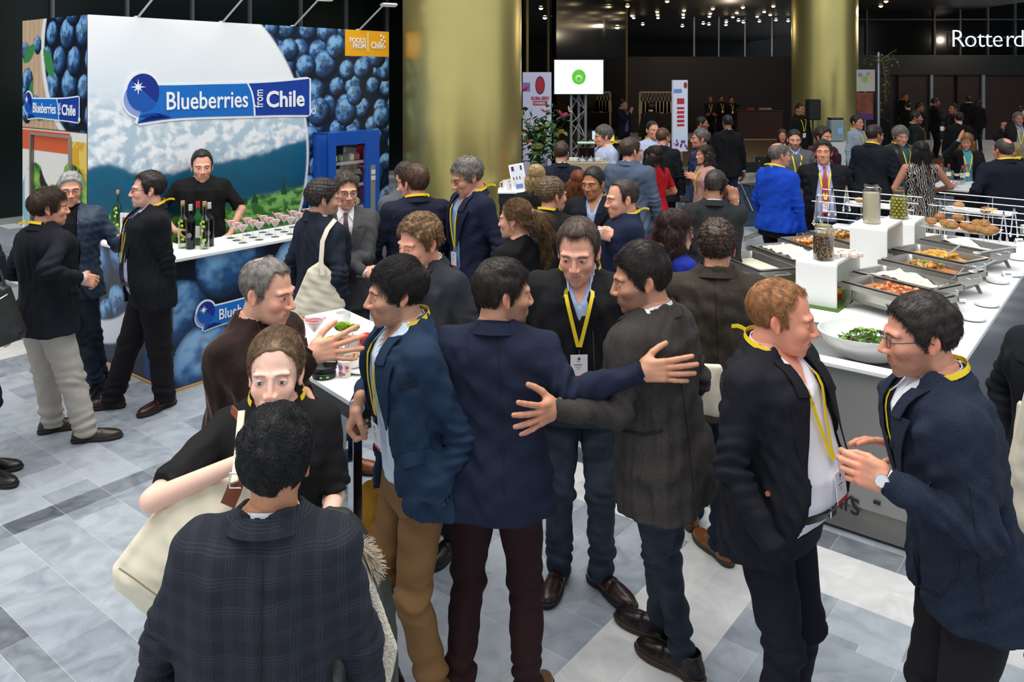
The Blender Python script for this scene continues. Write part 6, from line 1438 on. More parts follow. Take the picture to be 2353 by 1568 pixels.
def rose(par, c, r, col, nm='rose'):
    rt = None
    for ring_ in range(4):
        n_ = (3, 5, 6, 7)[ring_]; rr = r*(.2+.24*ring_); mb = MB()
        for k in range(n_):
            a = 2*PI*k/n_+ring_*.5; M = Matrix.Translation(c) @ Matrix.Rotation(a, 4, 'Z') @ Matrix.Translation((rr*.6, 0, 0)) @ Matrix.Rotation(-.15+ring_*.17, 4, 'Y'); w_ = r*(.35+.14*ring_); h_ = r*(.9-.05*ring_)
            V = [M @ Vector(v) for v in ((.0, -w_*.5, -h_*.4), (.0, w_*.5, -h_*.4), (w_*.12, w_*.75, h_*.2), (w_*.3, w_*.4, h_*.62), (w_*.3, -w_*.4, h_*.62), (w_*.12, -w_*.75, h_*.2), (-w_*.06, 0, .0))]; mb.add([tuple(v) for v in V], [(0, 1, 6), (1, 2, 6), (2, 3, 6), (3, 4, 6), (4, 5, 6), (5, 0, 6)])
        o = mb.build(nm if rt is None else 'petals', mat('petal_'+col, col, .5, noise=(50, .12)), par if rt is None else rt, True)
        if rt is None: rt = o
    return rt
for c, r, col in (((-.028, -.035, .115), .048, 'b4cf2c'), ((.0, .03, .165), .045, 'a9c64e'), ((.055, .03, .16), .036, 'aecb28'), ((.035, -.02, .125), .033, 'e6c3ae')): rose(e, c, r, col); mb = MB(); mb.tube([(c[0]*.2, c[1]*.2, .01), (c[0]*.8, c[1]*.8, c[2]*.7), (c[0], c[1], c[2]-.02)], .002, 5); mb.build('stem', mat('stem_green', '5c8a3a', .5), e, True)
e = plate(T(838, 846), .115, 'white saucer plate under the biscuit bowl'); e = empty('biscuit_bowl', Vector(T(812, 846))+Vector((0, 0, .008)), label='small white bowl of brown biscuits on the high table', cat='bowl'); mb = MB(); mb.lathe([(0, 0), (.03, 0), (.042, .02), (.048, .052), (.045, .052), (.038, .02), (0, .01)], 24); mb.build('bowl', M_porc, e, True)
for i in range(5): mb = MB(); mb.box((-.02+.012*i, .012*(i % 3-1), .05), (.042, .014, .012), .6*i, .002); mb.build('biscuit', mat('biscuit', 'b98a55', .7, noise=(80, .3)), e)
e = empty('red_candle', T(842, 815), label='fluted red candle in a small glass on the high table', cat='candle'); mb = MB(); n_ = 24; pf = []; V = []
for z, k in ((.0, .9), (.05, .95), (.10, 1.05), (.105, .8)): V += [((.026+.003*(i % 2))*k*math.cos(2*PI*i/n_), (.026+.003*(i % 2))*k*math.sin(2*PI*i/n_), z) for i in range(n_)]
mb.add(V, [(j*n_+i, j*n_+(i+1) % n_, (j+1)*n_+(i+1) % n_, (j+1)*n_+i) for j in range(3) for i in range(n_)]+[tuple(range(3*n_, 4*n_))]); mb.build('wax', mat('red_wax', 'd8301f', .35), e)
e = empty('paper_cup', T(793, 866), label='small paper cup printed with purple and pink spots', cat='cup'); mb = MB(); mb.lathe([(0, 0), (.025, 0), (.033, .075), (.035, .077), (.033, .079), (.030, .075), (.0235, .004), (0, .004)], 24); mb.build('cup', mat('paper_cup', 'efe4d8', .6), e, True)
for an, z, r_, cc in ((-2.1, .052, .013, '8d6ca8'), (-2.2, .022, .013, 'd4627e'), (-1.55, .020, .006, '5c8a5a'), (-1.1, .05, .007, '8d6ca8')):
    R_ = .025+.008*z/.075+.0006; mb = MB(); mb.prism(disc((0, 0), r_, r_, 14), -.0012, 0, Matrix.Translation((R_*math.cos(an), R_*math.sin(an), z)) @ Matrix.Rotation(an+PI/2, 4, 'Z') @ Matrix.Rotation(.1, 4, 'X')); mb.build('spot', mat('spot_'+cc, cc, .6), e)
text('lettering', 'Shi', (.004, -.0335, .045), (PI/2-.1, 0, .25), .022, mat('cup_pink', 'd4466a', .6), e, 1, 0, .0004); text('lettering', 'kk', (.008, -.032, .030), (PI/2-.1, 0, .25), .018, mat('cup_pink', 'd4466a', .6), e, 1, 0, .0004)
e = empty('pager_stack', T(745, 866), .3, label='black pager on its round charging base with green lights', cat='pager'); mb = MB(); mb.lathe([(0, 0), (.052, 0), (.055, .006), (.055, .022), (.048, .03), (0, .03)], 28); mb.build('base', M_black, e, True); mb = MB(); mb.lathe([(.0, .03), (.05, .031), (.058, .04), (.055, .052), (.03, .06), (0, .06)], 28); mb.build('disc', M_black, e, True)
mb = MB(); mb.sphere((0, 0, 0), (.042, .055, .014), 18, 10, Matrix.Translation((.025, -.0, .088)) @ Matrix.Rotation(.9, 4, 'X') @ Matrix.Rotation(.3, 4, 'Y')); hd = mb.build('handset', M_black, e, True)
Mx = Matrix.Translation((.025, -.008, .097)) @ Matrix.Rotation(.9, 4, 'X') @ Matrix.Rotation(.3, 4, 'Y'); mb = MB(); mb.box((0, 0, .004), (.052, .062, .006), 0, .002, Mx); mb.build('screen_frame', mat('silver_frame', 'c7cbd0', .3, .6), e); mb = MB(); mb.box((0, 0, .0085), (.044, .054, .002), 0, 0, Mx); sc_ = mb.build('screen', mat('screen_blue', '141c3a', .2), e)
o = text('lettering', 'VOER', (0, 0, 0), (0, 0, 0), .016, mat('screen_text', 'e8eef8', .5), e, 1, 0, .0003, 'CENTER'); o.matrix_local = Mx @ Matrix.Translation((0, -.012, .0098))
for k in (-.35, .2): mb = MB(); mb.box((.055*math.sin(k), -.055*math.cos(k), .014), (.010, .004, .005), k); mb.build('led', mat('led_green', '58d82c', .4, emis=1.5), e)
e = empty('fork', T(858, 838), .5, label='steel fork lying on the saucer at the high table', cat='fork'); mb = MB(); mb.box((0, 0, .022), (.10, .006, .002), 0); mb.build('handle', M_chrome, e)
for k in (-1, 0, 1): mb = MB(); mb.box((.065, k*.006, .022), (.04, .003, .002)); mb.build('tine', M_chrome, e)
# things on the far high table
for (px, py), lb in zip(((2163, 415), (2180, 416), (2212, 420), (2222, 417)), ('water bottle with red cap, leftmost on the far high table', 'water bottle with red cap right behind the candle glass', 'water bottle with red cap beside the white flowers', 'water bottle with red cap next to the navy sleeve')):
    e = empty('water_bottle', T(px, py), label=lb, cat='bottle'); mb = MB(); mb.lathe([(0, 0), (.03, 0), (.032, .02), (.030, .08), (.032, .14), (.015, .19), (.013, .20)], 16); mb.build('plastic', M_cl, e, True); mb = MB(); mb.lathe([(0, .225), (.015, .225), (.015, .198)][::-1], 12); mb.build('cap', mat('cap_red', 'd3262c', .4), e, True); mb = MB(); mb.lathe([(.0315, .07), (.0325, .12)], 16); mb.build('bottle_label', mat('label_cream', 'e6dcc0', .5), e, True)
e = empty('candle_glass', T(2186, 428), label='tea light glowing yellow-green in a glass on the far high table', cat='candle'); mb = MB(); mb.lathe([(0, 0), (.035, 0), (.04, .09)], 16); mb.build('glass', M_cl, e, True); mb = MB(); mb.sphere((0, 0, .05), (.012, .012, .02)); mb.build('flame', mat('flame', 'd8f04a', .5, emis=3), e, True); mb = MB(); mb.lathe([(0, .03), (.025, .03), (.025, .005), (0, .005)][::-1], 14); mb.build('wax', mat('green_wax', '9ab23a', .5), e, True)
e = empty('paper_cup', T(2194, 432), label='spotted paper cup on the far high table', cat='cup'); mb = MB(); mb.lathe([(0, 0), (.025, 0), (.035, .08), (.03, .08), (0, .01)], 16); mb.build('cup', mat('spotted_cup', 'd8a7b8', .6, noise=(30, .5)), e, True)
e = empty('flower_glass', T(2206, 424), label='white roses in a low glass on the far high table', cat='flowers'); mb = MB(); mb.lathe([(0, 0), (.03, 0), (.034, .07)], 16); mb.build('glass', M_cl, e, True)
for c in ((-.04, 0, .12), (.01, -.02, .13), (.04, .02, .11)): rose(e, c, .035, 'ece2d2')
# ---------------------------------------------------------------- bags and coats: puffed outlines
def poly2(P, pts):
    d = np.full(len(P), 1e9); s = np.ones(len(P)); n = len(pts); j = n-1
    for i in range(n):
        a = np.array(pts[i]); b = np.array(pts[j]); e_ = b-a; w_ = P-a; t = np.clip((w_@e_)/(e_@e_), 0, 1); q = w_-t[:, None]*e_; d = np.minimum(d, (q*q).sum(1))
        c1_ = P[:, 1] >= a[1]; c2_ = P[:, 1] < b[1]; c3_ = e_[0]*w_[:, 1] > e_[1]*w_[:, 0]; allt = c1_&c2_&c3_; allf = ~c1_&~c2_&~c3_; s = np.where(allt|allf, -s, s); j = i
    return s*np.sqrt(d)
def pillow(name, pts, Y, th, m, label=None, cat=None, round_=.02, seed=1, h=.008, fold=.004, parent=None, slope=0, grp=None, sag=1):
    """closed soft body with the outline given in pixels at depth Y"""
    w0 = [wp(px, py, Y) for px, py in pts]; cx = np.mean([p[0] for p in w0]); cz = min(p[2] for p in w0); P2 = [(p[0]-cx, p[2]-cz) for p in w0]
    def f(P):
        d = poly2(P[:, [0, 2]], P2)+round_; y = P[:, 1]+slope*(P[:, 2]); tk = th*(1-.45*np.clip(1+d/.12, 0, 1)**2)
        v = np.abs(y)-tk+round_+fold*swav(P, seed, 22, 5)+fold*.6*swav(P, seed+2, 50, 3)
        return np.sqrt(np.maximum(d, 0)**2+np.maximum(v, 0)**2)+np.minimum(np.maximum(d, v), 0)-round_
    lo = (min(p[0] for p in P2)-.04, -th-.05-abs(slope)*.6, min(p[1] for p in P2)-.04); hi = (max(p[0] for p in P2)+.04, th+.05+abs(slope)*.6, max(p[1] for p in P2)+.04)
    V, Q = sdf_mesh(f, lo, hi, h); o = link(name, mesh(name, V, Q), m, parent); o.location = (cx, Y, cz)
    if parent is not None: o.location = Vector(o.location)-parent.location
    if label: tag(o, label, cat, grp)
    return o
M_cream = mat('cream_leather', 'e6dcc2', .5, noise=(6, .06), bump=(14, .12)); M_canvas = cloth('ddd3bd', 'cotton'); M_tan = mat('tan_leather', '7d3f1f', .45, bump=(120, .1))
def wstrap(name, pts, w_, m, par, th=.004, nrm=(0, -1, 0)):
    """pts: (px,py,Y)"""
    c = [Vector(wp(*p))-par.location for p in pts]; L_ = []; R_ = []
    for i, p in enumerate(c):
        t = (c[min(i+1, len(c)-1)]-c[max(i-1, 0)]); s_ = t.cross(Vector(nrm)).normalized()*w_/2; L_.append(p-s_); R_.append(p+s_)
    mb = MB(); mb.strip(L_, R_, th, nrm); return mb.build(name, m, par, True)
hb = pillow('handbag', [(575, 1095), (500, 1080), (430, 1110), (340, 1195), (272, 1285), (272, 1325), (330, 1385), (420, 1440), (600, 1440), (600, 1180)], 2.42, .10, M_cream, 'large cream leather handbag with tan straps hanging beside the plaid jacket', 'handbag', .03, 3, .008, .006)
wstrap('seam', [(275, 1306, 2.325), (310, 1330, 2.305), (350, 1360, 2.30), (400, 1395, 2.30)], .004, mat('seam_dark', '8f8468', .6), hb, .003)
wstrap('strap_tab', [(548, 1098, 2.30), (537, 1130, 2.29), (524, 1160, 2.29)], .042, M_tan, hb, .006); wstrap('handle_strap', [(556, 945, 2.46), (551, 1000, 2.42), (546, 1060, 2.34), (540, 1110, 2.28)], .020, M_cream, hb, .006); wstrap('tan_strap', [(535, 940, 2.52), (556, 965, 2.46), (556, 1010, 2.42)], .022, M_tan, hb, .006)
mb = MB(); q = Vector(wp(543, 1105, 2.275))-hb.location; mb.tube([(q.x-.018, q.y, q.z+.02), (q.x+.018, q.y, q.z+.02), (q.x+.014, q.y, q.z-.02), (q.x-.018, q.y, q.z-.02), (q.x-.018, q.y, q.z+.02)], .003, 6); mb.build('buckle', M_chrome, hb, True)
ct = pillow('winter_coat', [(745, 1175), (800, 1185), (855, 1260), (892, 1360), (912, 1470), (915, 1600), (760, 1600), (700, 1400), (690, 1250)], 2.40, .09, cloth('2c332e', 'satin'), 'dark green winter coat with shearling edge draped over an arm', 'coat', .03, 5, .009, .012)
pillow('shearling_edge', [(803, 1240), (822, 1262), (862, 1350), (895, 1440), (914, 1490), (905, 1540), (890, 1600), (862, 1600), (858, 1480), (850, 1390), (826, 1310)], 2.30, .03, cloth('d9cfbd', 'fleece'), None, None, .012, 6, .008, .004, ct)
pts = np.array([[wp(835+2*i, 1262+3.2*i, 2.31)] for i in range(14)]); rs_ = np.random.RandomState(3); n_ = 420; T_ = rs_.rand(n_); root_p = np.stack([np.array(wp(822+34*t, 1250+60*t, 2.31)) for t in T_]); dr_ = np.stack([rs_.uniform(.3, 1, n_), rs_.uniform(-.5, .3, n_), rs_.uniform(-.6, .8, n_)], 1); dr_ /= np.linalg.norm(dr_, axis=1)[:, None]
fp_ = root_p[:, None, :]+dr_[:, None, :]*np.linspace(0, 1, 5)[None, :, None]*rs_.uniform(.02, .055, (n_, 1, 1)); fp_[:, :, 2] -= (np.linspace(0, 1, 5)**2*.008)[None]
tag(curves_obj('fur_trim', (fp_-np.array(ct.location)).astype(np.float32), .0014, mat('fur_pale', 'c9b9a4', .8), ct, Matrix()), kind='stuff')
yb = pillow('backpack', [(832, 1120), (845, 1112), (880, 1114), (895, 1150), (895, 1285), (868, 1284), (834, 1262), (830, 1180)], 4.25, .075, mat('mustard_canvas', 'b9800f', .75, noise=(8, .15), bump=(60, .3)), 'mustard yellow canvas backpack standing on the floor by the high table', 'backpack', .02, 8, .009, .006)
yb.location.z = 0
wstrap('carry_loop', [(850, 1118, 4.2), (862, 1095, 4.22), (880, 1085, 4.25)], .02, mat('mustard_canvas', 'b9800f', .75), yb)
lb_ = pillow('laptop_bag', [(-60, 645), (-20, 642), (18, 660), (57, 762), (52, 778), (-5, 800), (-70, 800)], 4.7, .07, mat('black_nylon', '101112', .45, bump=(300, .1)), 'black laptop bag carried at the left edge by a walking guest', 'bag', .02, 9, .009, .003)
wstrap('zip', [(-40, 705, 4.615), (-5, 690, 4.61), (18, 676, 4.62)], .006, M_chrome, lb_); wstrap('handle', [(-10, 648, 4.7), (-14, 625, 4.7), (0, 620, 4.7), (12, 655, 4.7)], .014, M_black, lb_)
tb = pillow('tote_bag', [(708, 618), (735, 600), (778, 640), (795, 700), (780, 745), (745, 768), (690, 775), (655, 765), (672, 700)], 5.42, .045, M_canvas, 'cream canvas tote bag hanging from the shoulder of a navy suit', 'tote bag', .02, 10, .010, .006)
wstrap('strap', [(742, 632, 5.36), (738, 600, 5.38), (741, 555, 5.40), (752, 528, 5.44), (770, 505, 5.52)], .030, M_canvas, tb)
tb2 = pillow('tote_bag', [(2345, 905), (2358, 985), (2420, 1010), (2430, 1330), (2345, 1310), (2318, 1255), (2322, 1060)], 3.15, .05, M_canvas, 'cream canvas tote bag cut by the right picture edge', 'tote bag', .02, 11, .010, .008)
wstrap('strap', [(2338, 1010, 3.08), (2350, 950, 3.08), (2368, 880, 3.10)], .03, M_canvas, tb2)
tb3 = pillow('tote_bag', [(1570, 836), (1658, 838), (1664, 880), (1668, 960), (1600, 950), (1580, 880)], 3.80, .04, M_canvas, 'cream tote bag between the brown-grey blazer and redhead man', 'tote bag', .015, 12, .010, .004)
tb4 = pillow('tote_bag', [(2118, 420), (2140, 418), (2136, 490), (2108, 492), (2104, 470)], 9.9, .05, M_canvas, 'cream tote bag hanging behind the woman in the patterned dress', 'tote bag', .015, 13, .016, .004)
# ---------------------------------------------------------------- things farther back
def empty_at(name, px, py, Y, z=None, rz=0, **k): q = wp(px, py, Y); return empty(name, (q[0], q[1], q[2] if z is None else z), rz, **k)
q0 = wp(1330, 177, 13.5); e = empty('video_screen', (q0[0], q0[1], 0), label='bright white video screen with green round logo on a truss', cat='screen')
sw, sh_ = 112*13.5/FPX, 78*13.5/FPX; zc = q0[2]
mb = MB(); mb.box((0, .03, zc), (sw+.03, .05, sh_+.03), 0, .005); mb.build('frame', M_black, e); mb = MB(); mb.box((0, .0, zc), (sw, .006, sh_)); mb.build('display', mat('display_white', 'eef4fb', .4, emis=.85), e)
mb = MB(); mb.prism(disc((0, zc), .115, .125, 30), -.008, -.004); mb.build('logo', mat('logo_green', '58b832', .4, emis=.5), e)
mb = MB(); mb.prism(disc((0, zc-.02), .055, .055, 24), -.010, -.008); mb.build('logo_inner', mat('logo_pale', 'bfe6b0', .4, emis=.4), e); mb = MB(); mb.prism(disc((0, zc-.032), .04, .036, 20), -.012, -.010); mb.build('logo_leaf', mat('logo_green', '58b832', .4, emis=.5), e)
t_ = empty('truss_tower', (q0[0], q0[1]+.12, 0), label='grey triangular truss column below the video screen', cat='truss'); hgt = zc-sh_/2; M_tr = mat('alu_truss', '8f9194', .4, .5)
cr3 = [(-.12, -.02), (.12, -.02), (.02, .14)]
for x, y in cr3: mb = MB(); mb.tube([(x, y, 0), (x, y, hgt)], .022, 8); mb.build('chord', M_tr, t_, True)
k = 0
for i in range(3):
    a, b = cr3[i], cr3[(i+1) % 3]; z = .1
    while z < hgt-.25: 
        mb = MB(); p, q = (a, b) if k % 2 else (b, a); mb.tube([(p[0], p[1], z), (q[0], q[1], z+.23)], .009, 6); mb.build('brace', M_tr, t_, True); z += .23; k += 1
e = empty_at('roll_up_banner', 1234, 400, 12.3, 0, 0, label='pale lilac banner with a red oval emblem beside the gold column', cat='banner'); bw = 66*12.3/FPX; bt = CH-(166-HZ)*12.3/FPX
mb = MB(); mb.box((0, 0, bt/2), (bw, .02, bt)); mb.build('panel', mat('banner_lilac', 'c9c8e4', .5), e); s_ = 12.3/FPX; zz = lambda py: CH-(py-HZ)*s_; xx = lambda px: (px-1234)*s_
mb = MB(); mb.prism(disc((xx(1241), zz(196)), 11*s_, 21*s_, 28), -.013, -.011); mb.build('emblem_ring', mat('emblem_navy', '2b2b5a', .5), e); mb = MB(); mb.prism(disc((xx(1241), zz(196)), 9*s_, 18*s_, 28), -.016, -.013); mb.build('emblem', mat('emblem_red', 'a81c2c', .5), e)
text('lettering', 'GLOBAL BERRY', (xx(1220), -.014, zz(229)), (PI/2, 0, 0), .066, mat('banner_red', 'a02438', .5), e, .60, .002); mb = MB(); mb.box((xx(1241), -.012, zz(237)), (33*s_, .003, 10*s_)); mb.build('red_box', mat('banner_red', 'a02438', .5), e); text('lettering', 'CONGRESS', (xx(1226), -.016, zz(240)), (PI/2, 0, 0), .055, mat('logo_white', 'f4f7fb', .4), e, .62)
mb = MB(); mb.box((xx(1209), -.012, zz(200)), (18*s_, .003, 20*s_)); mb.build('lilac_box', mat('banner_purple', '7a6cb8', .5), e); text('lettering', 'y', (xx(1203), -.016, zz(204)), (PI/2, 0, 0), .12, mat('logo_pink', 'e2447a', .5), e)
# flower arrangement
e = empty_at('flower_arrangement', 1238, 400, 11.2, 1.05, 0, label='tall flower arrangement with pink lilies and green leaves in a glass vase', cat='flowers'); mb = MB(); mb.lathe([(0, 0), (.10, 0), (.12, .05), (.12, .32)], 20, cap=False); mb.build('vase', clear_mat('vase_pale', 'd8dede', .5), e, True)
rs = random.Random(21); s_ = 11.2/FPX; fx_ = lambda px: (px-1238)*s_; fz_ = lambda py: CH-(py-HZ)*s_-1.05
for i in range(290):
    t = rs.random(); px = rs.gauss(1240, 25); py = rs.gauss(318, 26); x0, z0 = fx_(px), fz_(min(py, 372)); l = rs.uniform(.07, .16); w_ = l*rs.uniform(.2, .42); M = Matrix.Translation((x0, rs.uniform(-.18, .18), z0)) @ Matrix.Rotation(rs.uniform(0, 6.28), 4, 'Z') @ Matrix.Rotation(rs.uniform(-1.2, .9), 4, 'Y')
    mb = MB(); V = [M @ Vector(v) for v in ((0, 0, 0), (l*.5, -w_, .01), (l, 0, .0), (l*.5, w_, .01), (l*.5, 0, -.01))]; mb.add([tuple(v) for v in V], [(0, 1, 4), (1, 2, 4), (2, 3, 4), (3, 0, 4)]); mb.build('leaf', mat(('leaf_a', 'leaf_b', 'leaf_c')[i % 3], ('2f5c26', '1f4420', '5d8a3c')[i % 3], .45), e, True)
for pts_ in (((1235, 340), (1210, 290), (1203, 255)), ((1240, 330), (1270, 280), (1275, 240)), ((1245, 340), (1285, 300), (1305, 268)), ((1250, 350), (1285, 330), (1283, 300)), ((1230, 340), (1215, 300), (1222, 250))):
    mb = MB(); mb.tube([(fx_(a), 0, fz_(b)) for a, b in pts_], [.006, .005, .002], 6); mb.build('stem', mat('leaf_b', '1f4420', .45), e, True)
def lily(par, c, r, col, tilt):
    rt = None
    for k in range(6):
        M = Matrix.Translation(c) @ Matrix.Rotation(tilt, 4, 'Y') @ Matrix.Rotation(k*PI/3, 4, 'Z') @ Matrix.Rotation(-.75, 4, 'Y'); w_ = r*.16; V = [M @ Vector(v) for v in ((0, 0, 0), (r*.4, -w_, 0), (r*.75, -w_*.8, -r*.05), (r, 0, -r*.18), (r*.75, w_*.8, -r*.05), (r*.4, w_, 0), (r*.5, 0, -.015))]
        mb = MB(); mb.add([tuple(v) for v in V], [(0, 1, 6), (1, 2, 6), (2, 3, 6), (3, 4, 6), (4, 5, 6), (5, 0, 6)]); o = mb.build('lily' if rt is None else 'petal', mat('lily_'+col, col, .5), par if rt is None else rt, True)
        rt = rt or o
lily(e, (fx_(1290), -.15, fz_(268)), .14, 'd6568e', .3); lily(e, (fx_(1206), -.1, fz_(210)), .11, 'e0306a', -.3); lily(e, (fx_(1250), -.12, fz_(258)), .09, 'd88ab0', .2); lily(e, (fx_(1305), -.1, fz_(255)), .08, 'd9cfa8', 1.0)
for px, py, r, c in ((1288, 302, .05, 'e0a02c'), (1213, 323, .045, 'e8862c'), (1233, 295, .04, 'd8cf9a'), (1242, 292, .02, 'e8a02c'), (1205, 281, .02, 'e8c02c'), (1259, 318, .035, 'd9dca0'), (1206, 300, .04, 'a8202c'), (1235, 335, .09, 'b8c07a'), (1230, 352, .06, 'a9b46a')): rose(e, (fx_(px), -.16, fz_(py)), r, c, 'blossom')
# beverage stand behind
e = empty('drinks_counter', (wp(1345, 400, 10.2)[0], 10.2, 0), label='beige counter carrying drink dispensers behind the column', cat='counter'); mb = MB(); mb.box((0, 0, .72), (.58, .3, 1.44), 0, .01); mb.build('body', mat('beige_laminate', '9c8f70', .5), e)
for px, lb in ((1337, 'glass drinks dispenser with dark drink, left of two'), (1357, 'glass drinks dispenser with dark drink, right of two')):
    p = wp(px, 364, 10.15); e = empty('drink_dispenser', (p[0], p[1], 1.445), label=lb, cat='dispenser'); mb = MB(); mb.box((0, 0, .13), (.10, .10, .17), 0, .01); mb.build('tank', clear_mat('tank_glass', 'cfcfcf', .5), e); mb = MB(); mb.box((0, 0, .11), (.09, .09, .12)); mb.build('drink', mat('dark_drink', '2b1210', .3), e); mb = MB(); mb.box((0, 0, .228), (.11, .11, .02), 0, .004); mb.build('lid', mat('lid_mint', 'bcd8cc', .4), e); mb = MB(); mb.lathe([(0, 0), (.05, 0), (.04, .04), (0, .04)], 14); mb.build('foot', M_chrome, e, True); mb = MB(); mb.tube([(0, -.05, .07), (0, -.08, .07), (0, -.08, .04)], .007, 6); mb.build('tap', M_chrome, e)
for px, py in ((1312, 368), (1320, 369), (1372, 370)): cup((wp(px, py, 10.2)[0], 10.1, 1.445), 'white cup on the beige drinks counter', .035, .05, 0, 'cups on the drinks counter')
e = empty('side_shelf', (.10, 9.35, 0), label='narrow dark shelf table in front of the gold column', cat='table'); mb = MB(); mb.box((0, 0, 1.19), (.52, .36, .02), 0, .003); mb.build('top', M_white, e); mb = MB(); mb.box((0, 0, 1.12), (.5, .34, .12)); mb.build('apron', mat('dark_blue_wood', '14181f', .5), e)
for x in (-.22, .22):
    for y in (-.14, .14): mb = MB(); mb.box((x, y, .53), (.04, .04, 1.06)); mb.build('leg', mat('dark_blue_wood', '14181f', .5), e)
for i, (px, py) in enumerate(((1163, 436), (1173, 434), (1183, 438))): p = on(px, py, 1.20); mug((p[0], p[1], 1.2), .2*i, ('white mug leftmost on the shelf by the column', 'white mug in the middle of the column shelf', 'white mug beside the small framed card')[i], .042, .11)
e = empty('framed_card', (wp(1196, 430, 9.25)[0], 9.25, 1.2), label='white framed card with small pictures standing on the shelf', cat='framed card'); Mx = Matrix.Rotation(-.18, 4, 'Y') @ Matrix.Rotation(-.2, 4, 'X')
mb = MB(); mb.box((0, 0, .15), (.17, .012, .32), 0, .002, Mx); mb.build('frame', mat('card_white', 'f2f3f5', .6), e); mb = MB(); mb.box((0, -.008, .16), (.14, .003, .28), 0, 0, Mx); mb.build('sheet', mat('sheet_pale', 'dfe3ec', .5), e)
for x, z, cc, w_, h_ in ((-.045, .26, '3a3340', .03, .05), (.05, .26, '2a3a50', .02, .05), (-.05, .15, '8a3a4a', .012, .035), (-.015, .15, '8a3a4a', .012, .035), (.02, .15, '8a3a4a', .012, .035), (.0, .055, '6f80b8', .08, .05)): mb = MB(); mb.box((x, -.011, z), (w_, .002, h_), 0, 0, Mx); mb.build('picture', mat('pic_'+cc, cc, .5), e)
# totem sign
e = empty_at('sign_totem', 1562, 345, 14.5, 0, math.radians(22), label='tall white information totem with red text blocks', cat='sign'); s_ = 14.5/FPX; H_ = CH-(184-HZ)*s_; z0 = CH-(348-HZ)*s_; k_ = 36*s_/math.cos(math.radians(22))
mb = MB(); mb.box((0, 0, (H_+z0)/2), (k_, .05, H_-z0)); mb.build('panel', mat('totem_white', 'cfd8e8', .4, emis=.10), e); mb = MB(); mb.box((0, 0, z0/2), (k_*.25, .06, z0)); mb.build('post', M_steel, e)
mb = MB(); mb.prism(disc((k_*.33, CH-(196-HZ)*s_), .035, .055, 16), -.032, -.027); mb.build('emblem', mat('emblem_red', 'a81c2c', .5), e)
for py0, py1 in ((226, 239), (246, 251), (255, 261), (265, 271), (275, 281), (285, 290)): mb = MB(); mb.box((0, -.028, CH-((py0+py1)/2-HZ)*s_), (k_*.5, .004, (py1-py0)*s_)); mb.build('text_block', mat('block_red', 'c0283a', .5), e)
mb = MB(); mb.box((-.06, -.028, CH-(209-HZ)*s_), (k_*.55, .004, 9*s_)); mb.build('blue_block', mat('block_blue', '7a8ed0', .5), e)
for i in range(14): mb = MB(); mb.prism(disc((rs.uniform(-.45, .45)*k_, CH-(rs.uniform(318, 345)-HZ)*s_), .018, .03, 8), -.030, -.026); mb.build('blot', mat(('block_red', 'blot_blue', 'blot_lilac')[i % 3], ('c0283a', '3c5cc0', 'a8a0d8')[i % 3], .5), e)
# tote bags on rails
for x0, x1, Y, lab in ((1338, 1402, 25, 'left'), (1470, 1545, 24, 'right')):
    q = wp((x0+x1)/2, 212, Y); e = empty('clothes_rail', (q[0], q[1], 0), label='wooden rail hung with cream tote bags, the %s' % ('one seen past the truss' if lab == 'left' else 'one beside the totem sign'), cat='rail'); hw = (x1-x0)/2*Y/FPX; zt = q[2]
    mb = MB(); mb.box((0, 0, zt), (2*hw, .05, .05)); mb.build('bar', mat('pine', 'b58f5c', .6), e)
    for sx in (-1, 1): mb = MB(); mb.box((sx*hw, 0, zt/2), (.05, .05, zt)); mb.build('post', mat('pine', 'b58f5c', .6), e)
    for i in range(9):
        t = empty('hanging_tote', (q[0]-hw+(i+.5)*2*hw/9, q[1]-.03, zt-.62), label='cream tote bag hanging on the wooden rail %s' % ('past the truss' if lab == 'left' else 'beside the totem sign'), cat='tote bag', group='totes on the %s rail' % lab); w_ = .19
        mb = MB(); mb.add([(-w_*.5, .0, 0), (w_*.5, 0, .02*(i % 3)), (w_*.42, 0, .36), (-w_*.42, 0, .36), (-w_*.5, .05, 0), (w_*.5, .05, .02*(i % 3)), (w_*.42, .03, .36), (-w_*.42, .03, .36)], [(0, 1, 2, 3), (7, 6, 5, 4), (0, 4, 5, 1), (1, 5, 6, 2), (2, 6, 7, 3), (3, 7, 4, 0)]); mb.build('bag', cloth('a8946c', 'cotton'), t)
        mb = MB(); mb.tube([(-w_*.28, .02, .35), (-w_*.05, .02, .60), (w_*.05, .02, .60), (w_*.28, .02, .35)], .009, 5); mb.build('strap', cloth('a8946c', 'cotton'), t)
q = wp(1385, 300, 18.5); e = empty('pale_desk', (q[0]+.25, q[1], 0), label='light wood desk with a laptop under the tote rails', cat='desk'); mb = MB(); mb.box((0, 0, 1.02), (1.1, .5, .04)); mb.build('top', mat('light_oak', 'a58a58', .5), e)
for x in (-.5, .5):
    for y in (-.2, .2): mb = MB(); mb.box((x, y, .5), (.05, .05, 1.0)); mb.build('leg', mat('light_oak', 'a58a58', .5), e)
e = empty('laptop', (q[0]-.08, q[1]-.05, 1.04), label='open laptop with a lit white screen', cat='laptop'); mb = MB(); mb.box((0, 0, .008), (.34, .22, .016)); mb.build('base', M_black, e); mb = MB(); mb.box((0, .10, .12), (.34, .012, .22)); mb.build('screen_shell', M_black, e); mb = MB(); mb.box((0, .09, .12), (.31, .004, .19)); mb.build('screen', mat('laptop_glow', 'c8d8f0', .4, emis=.6), e)
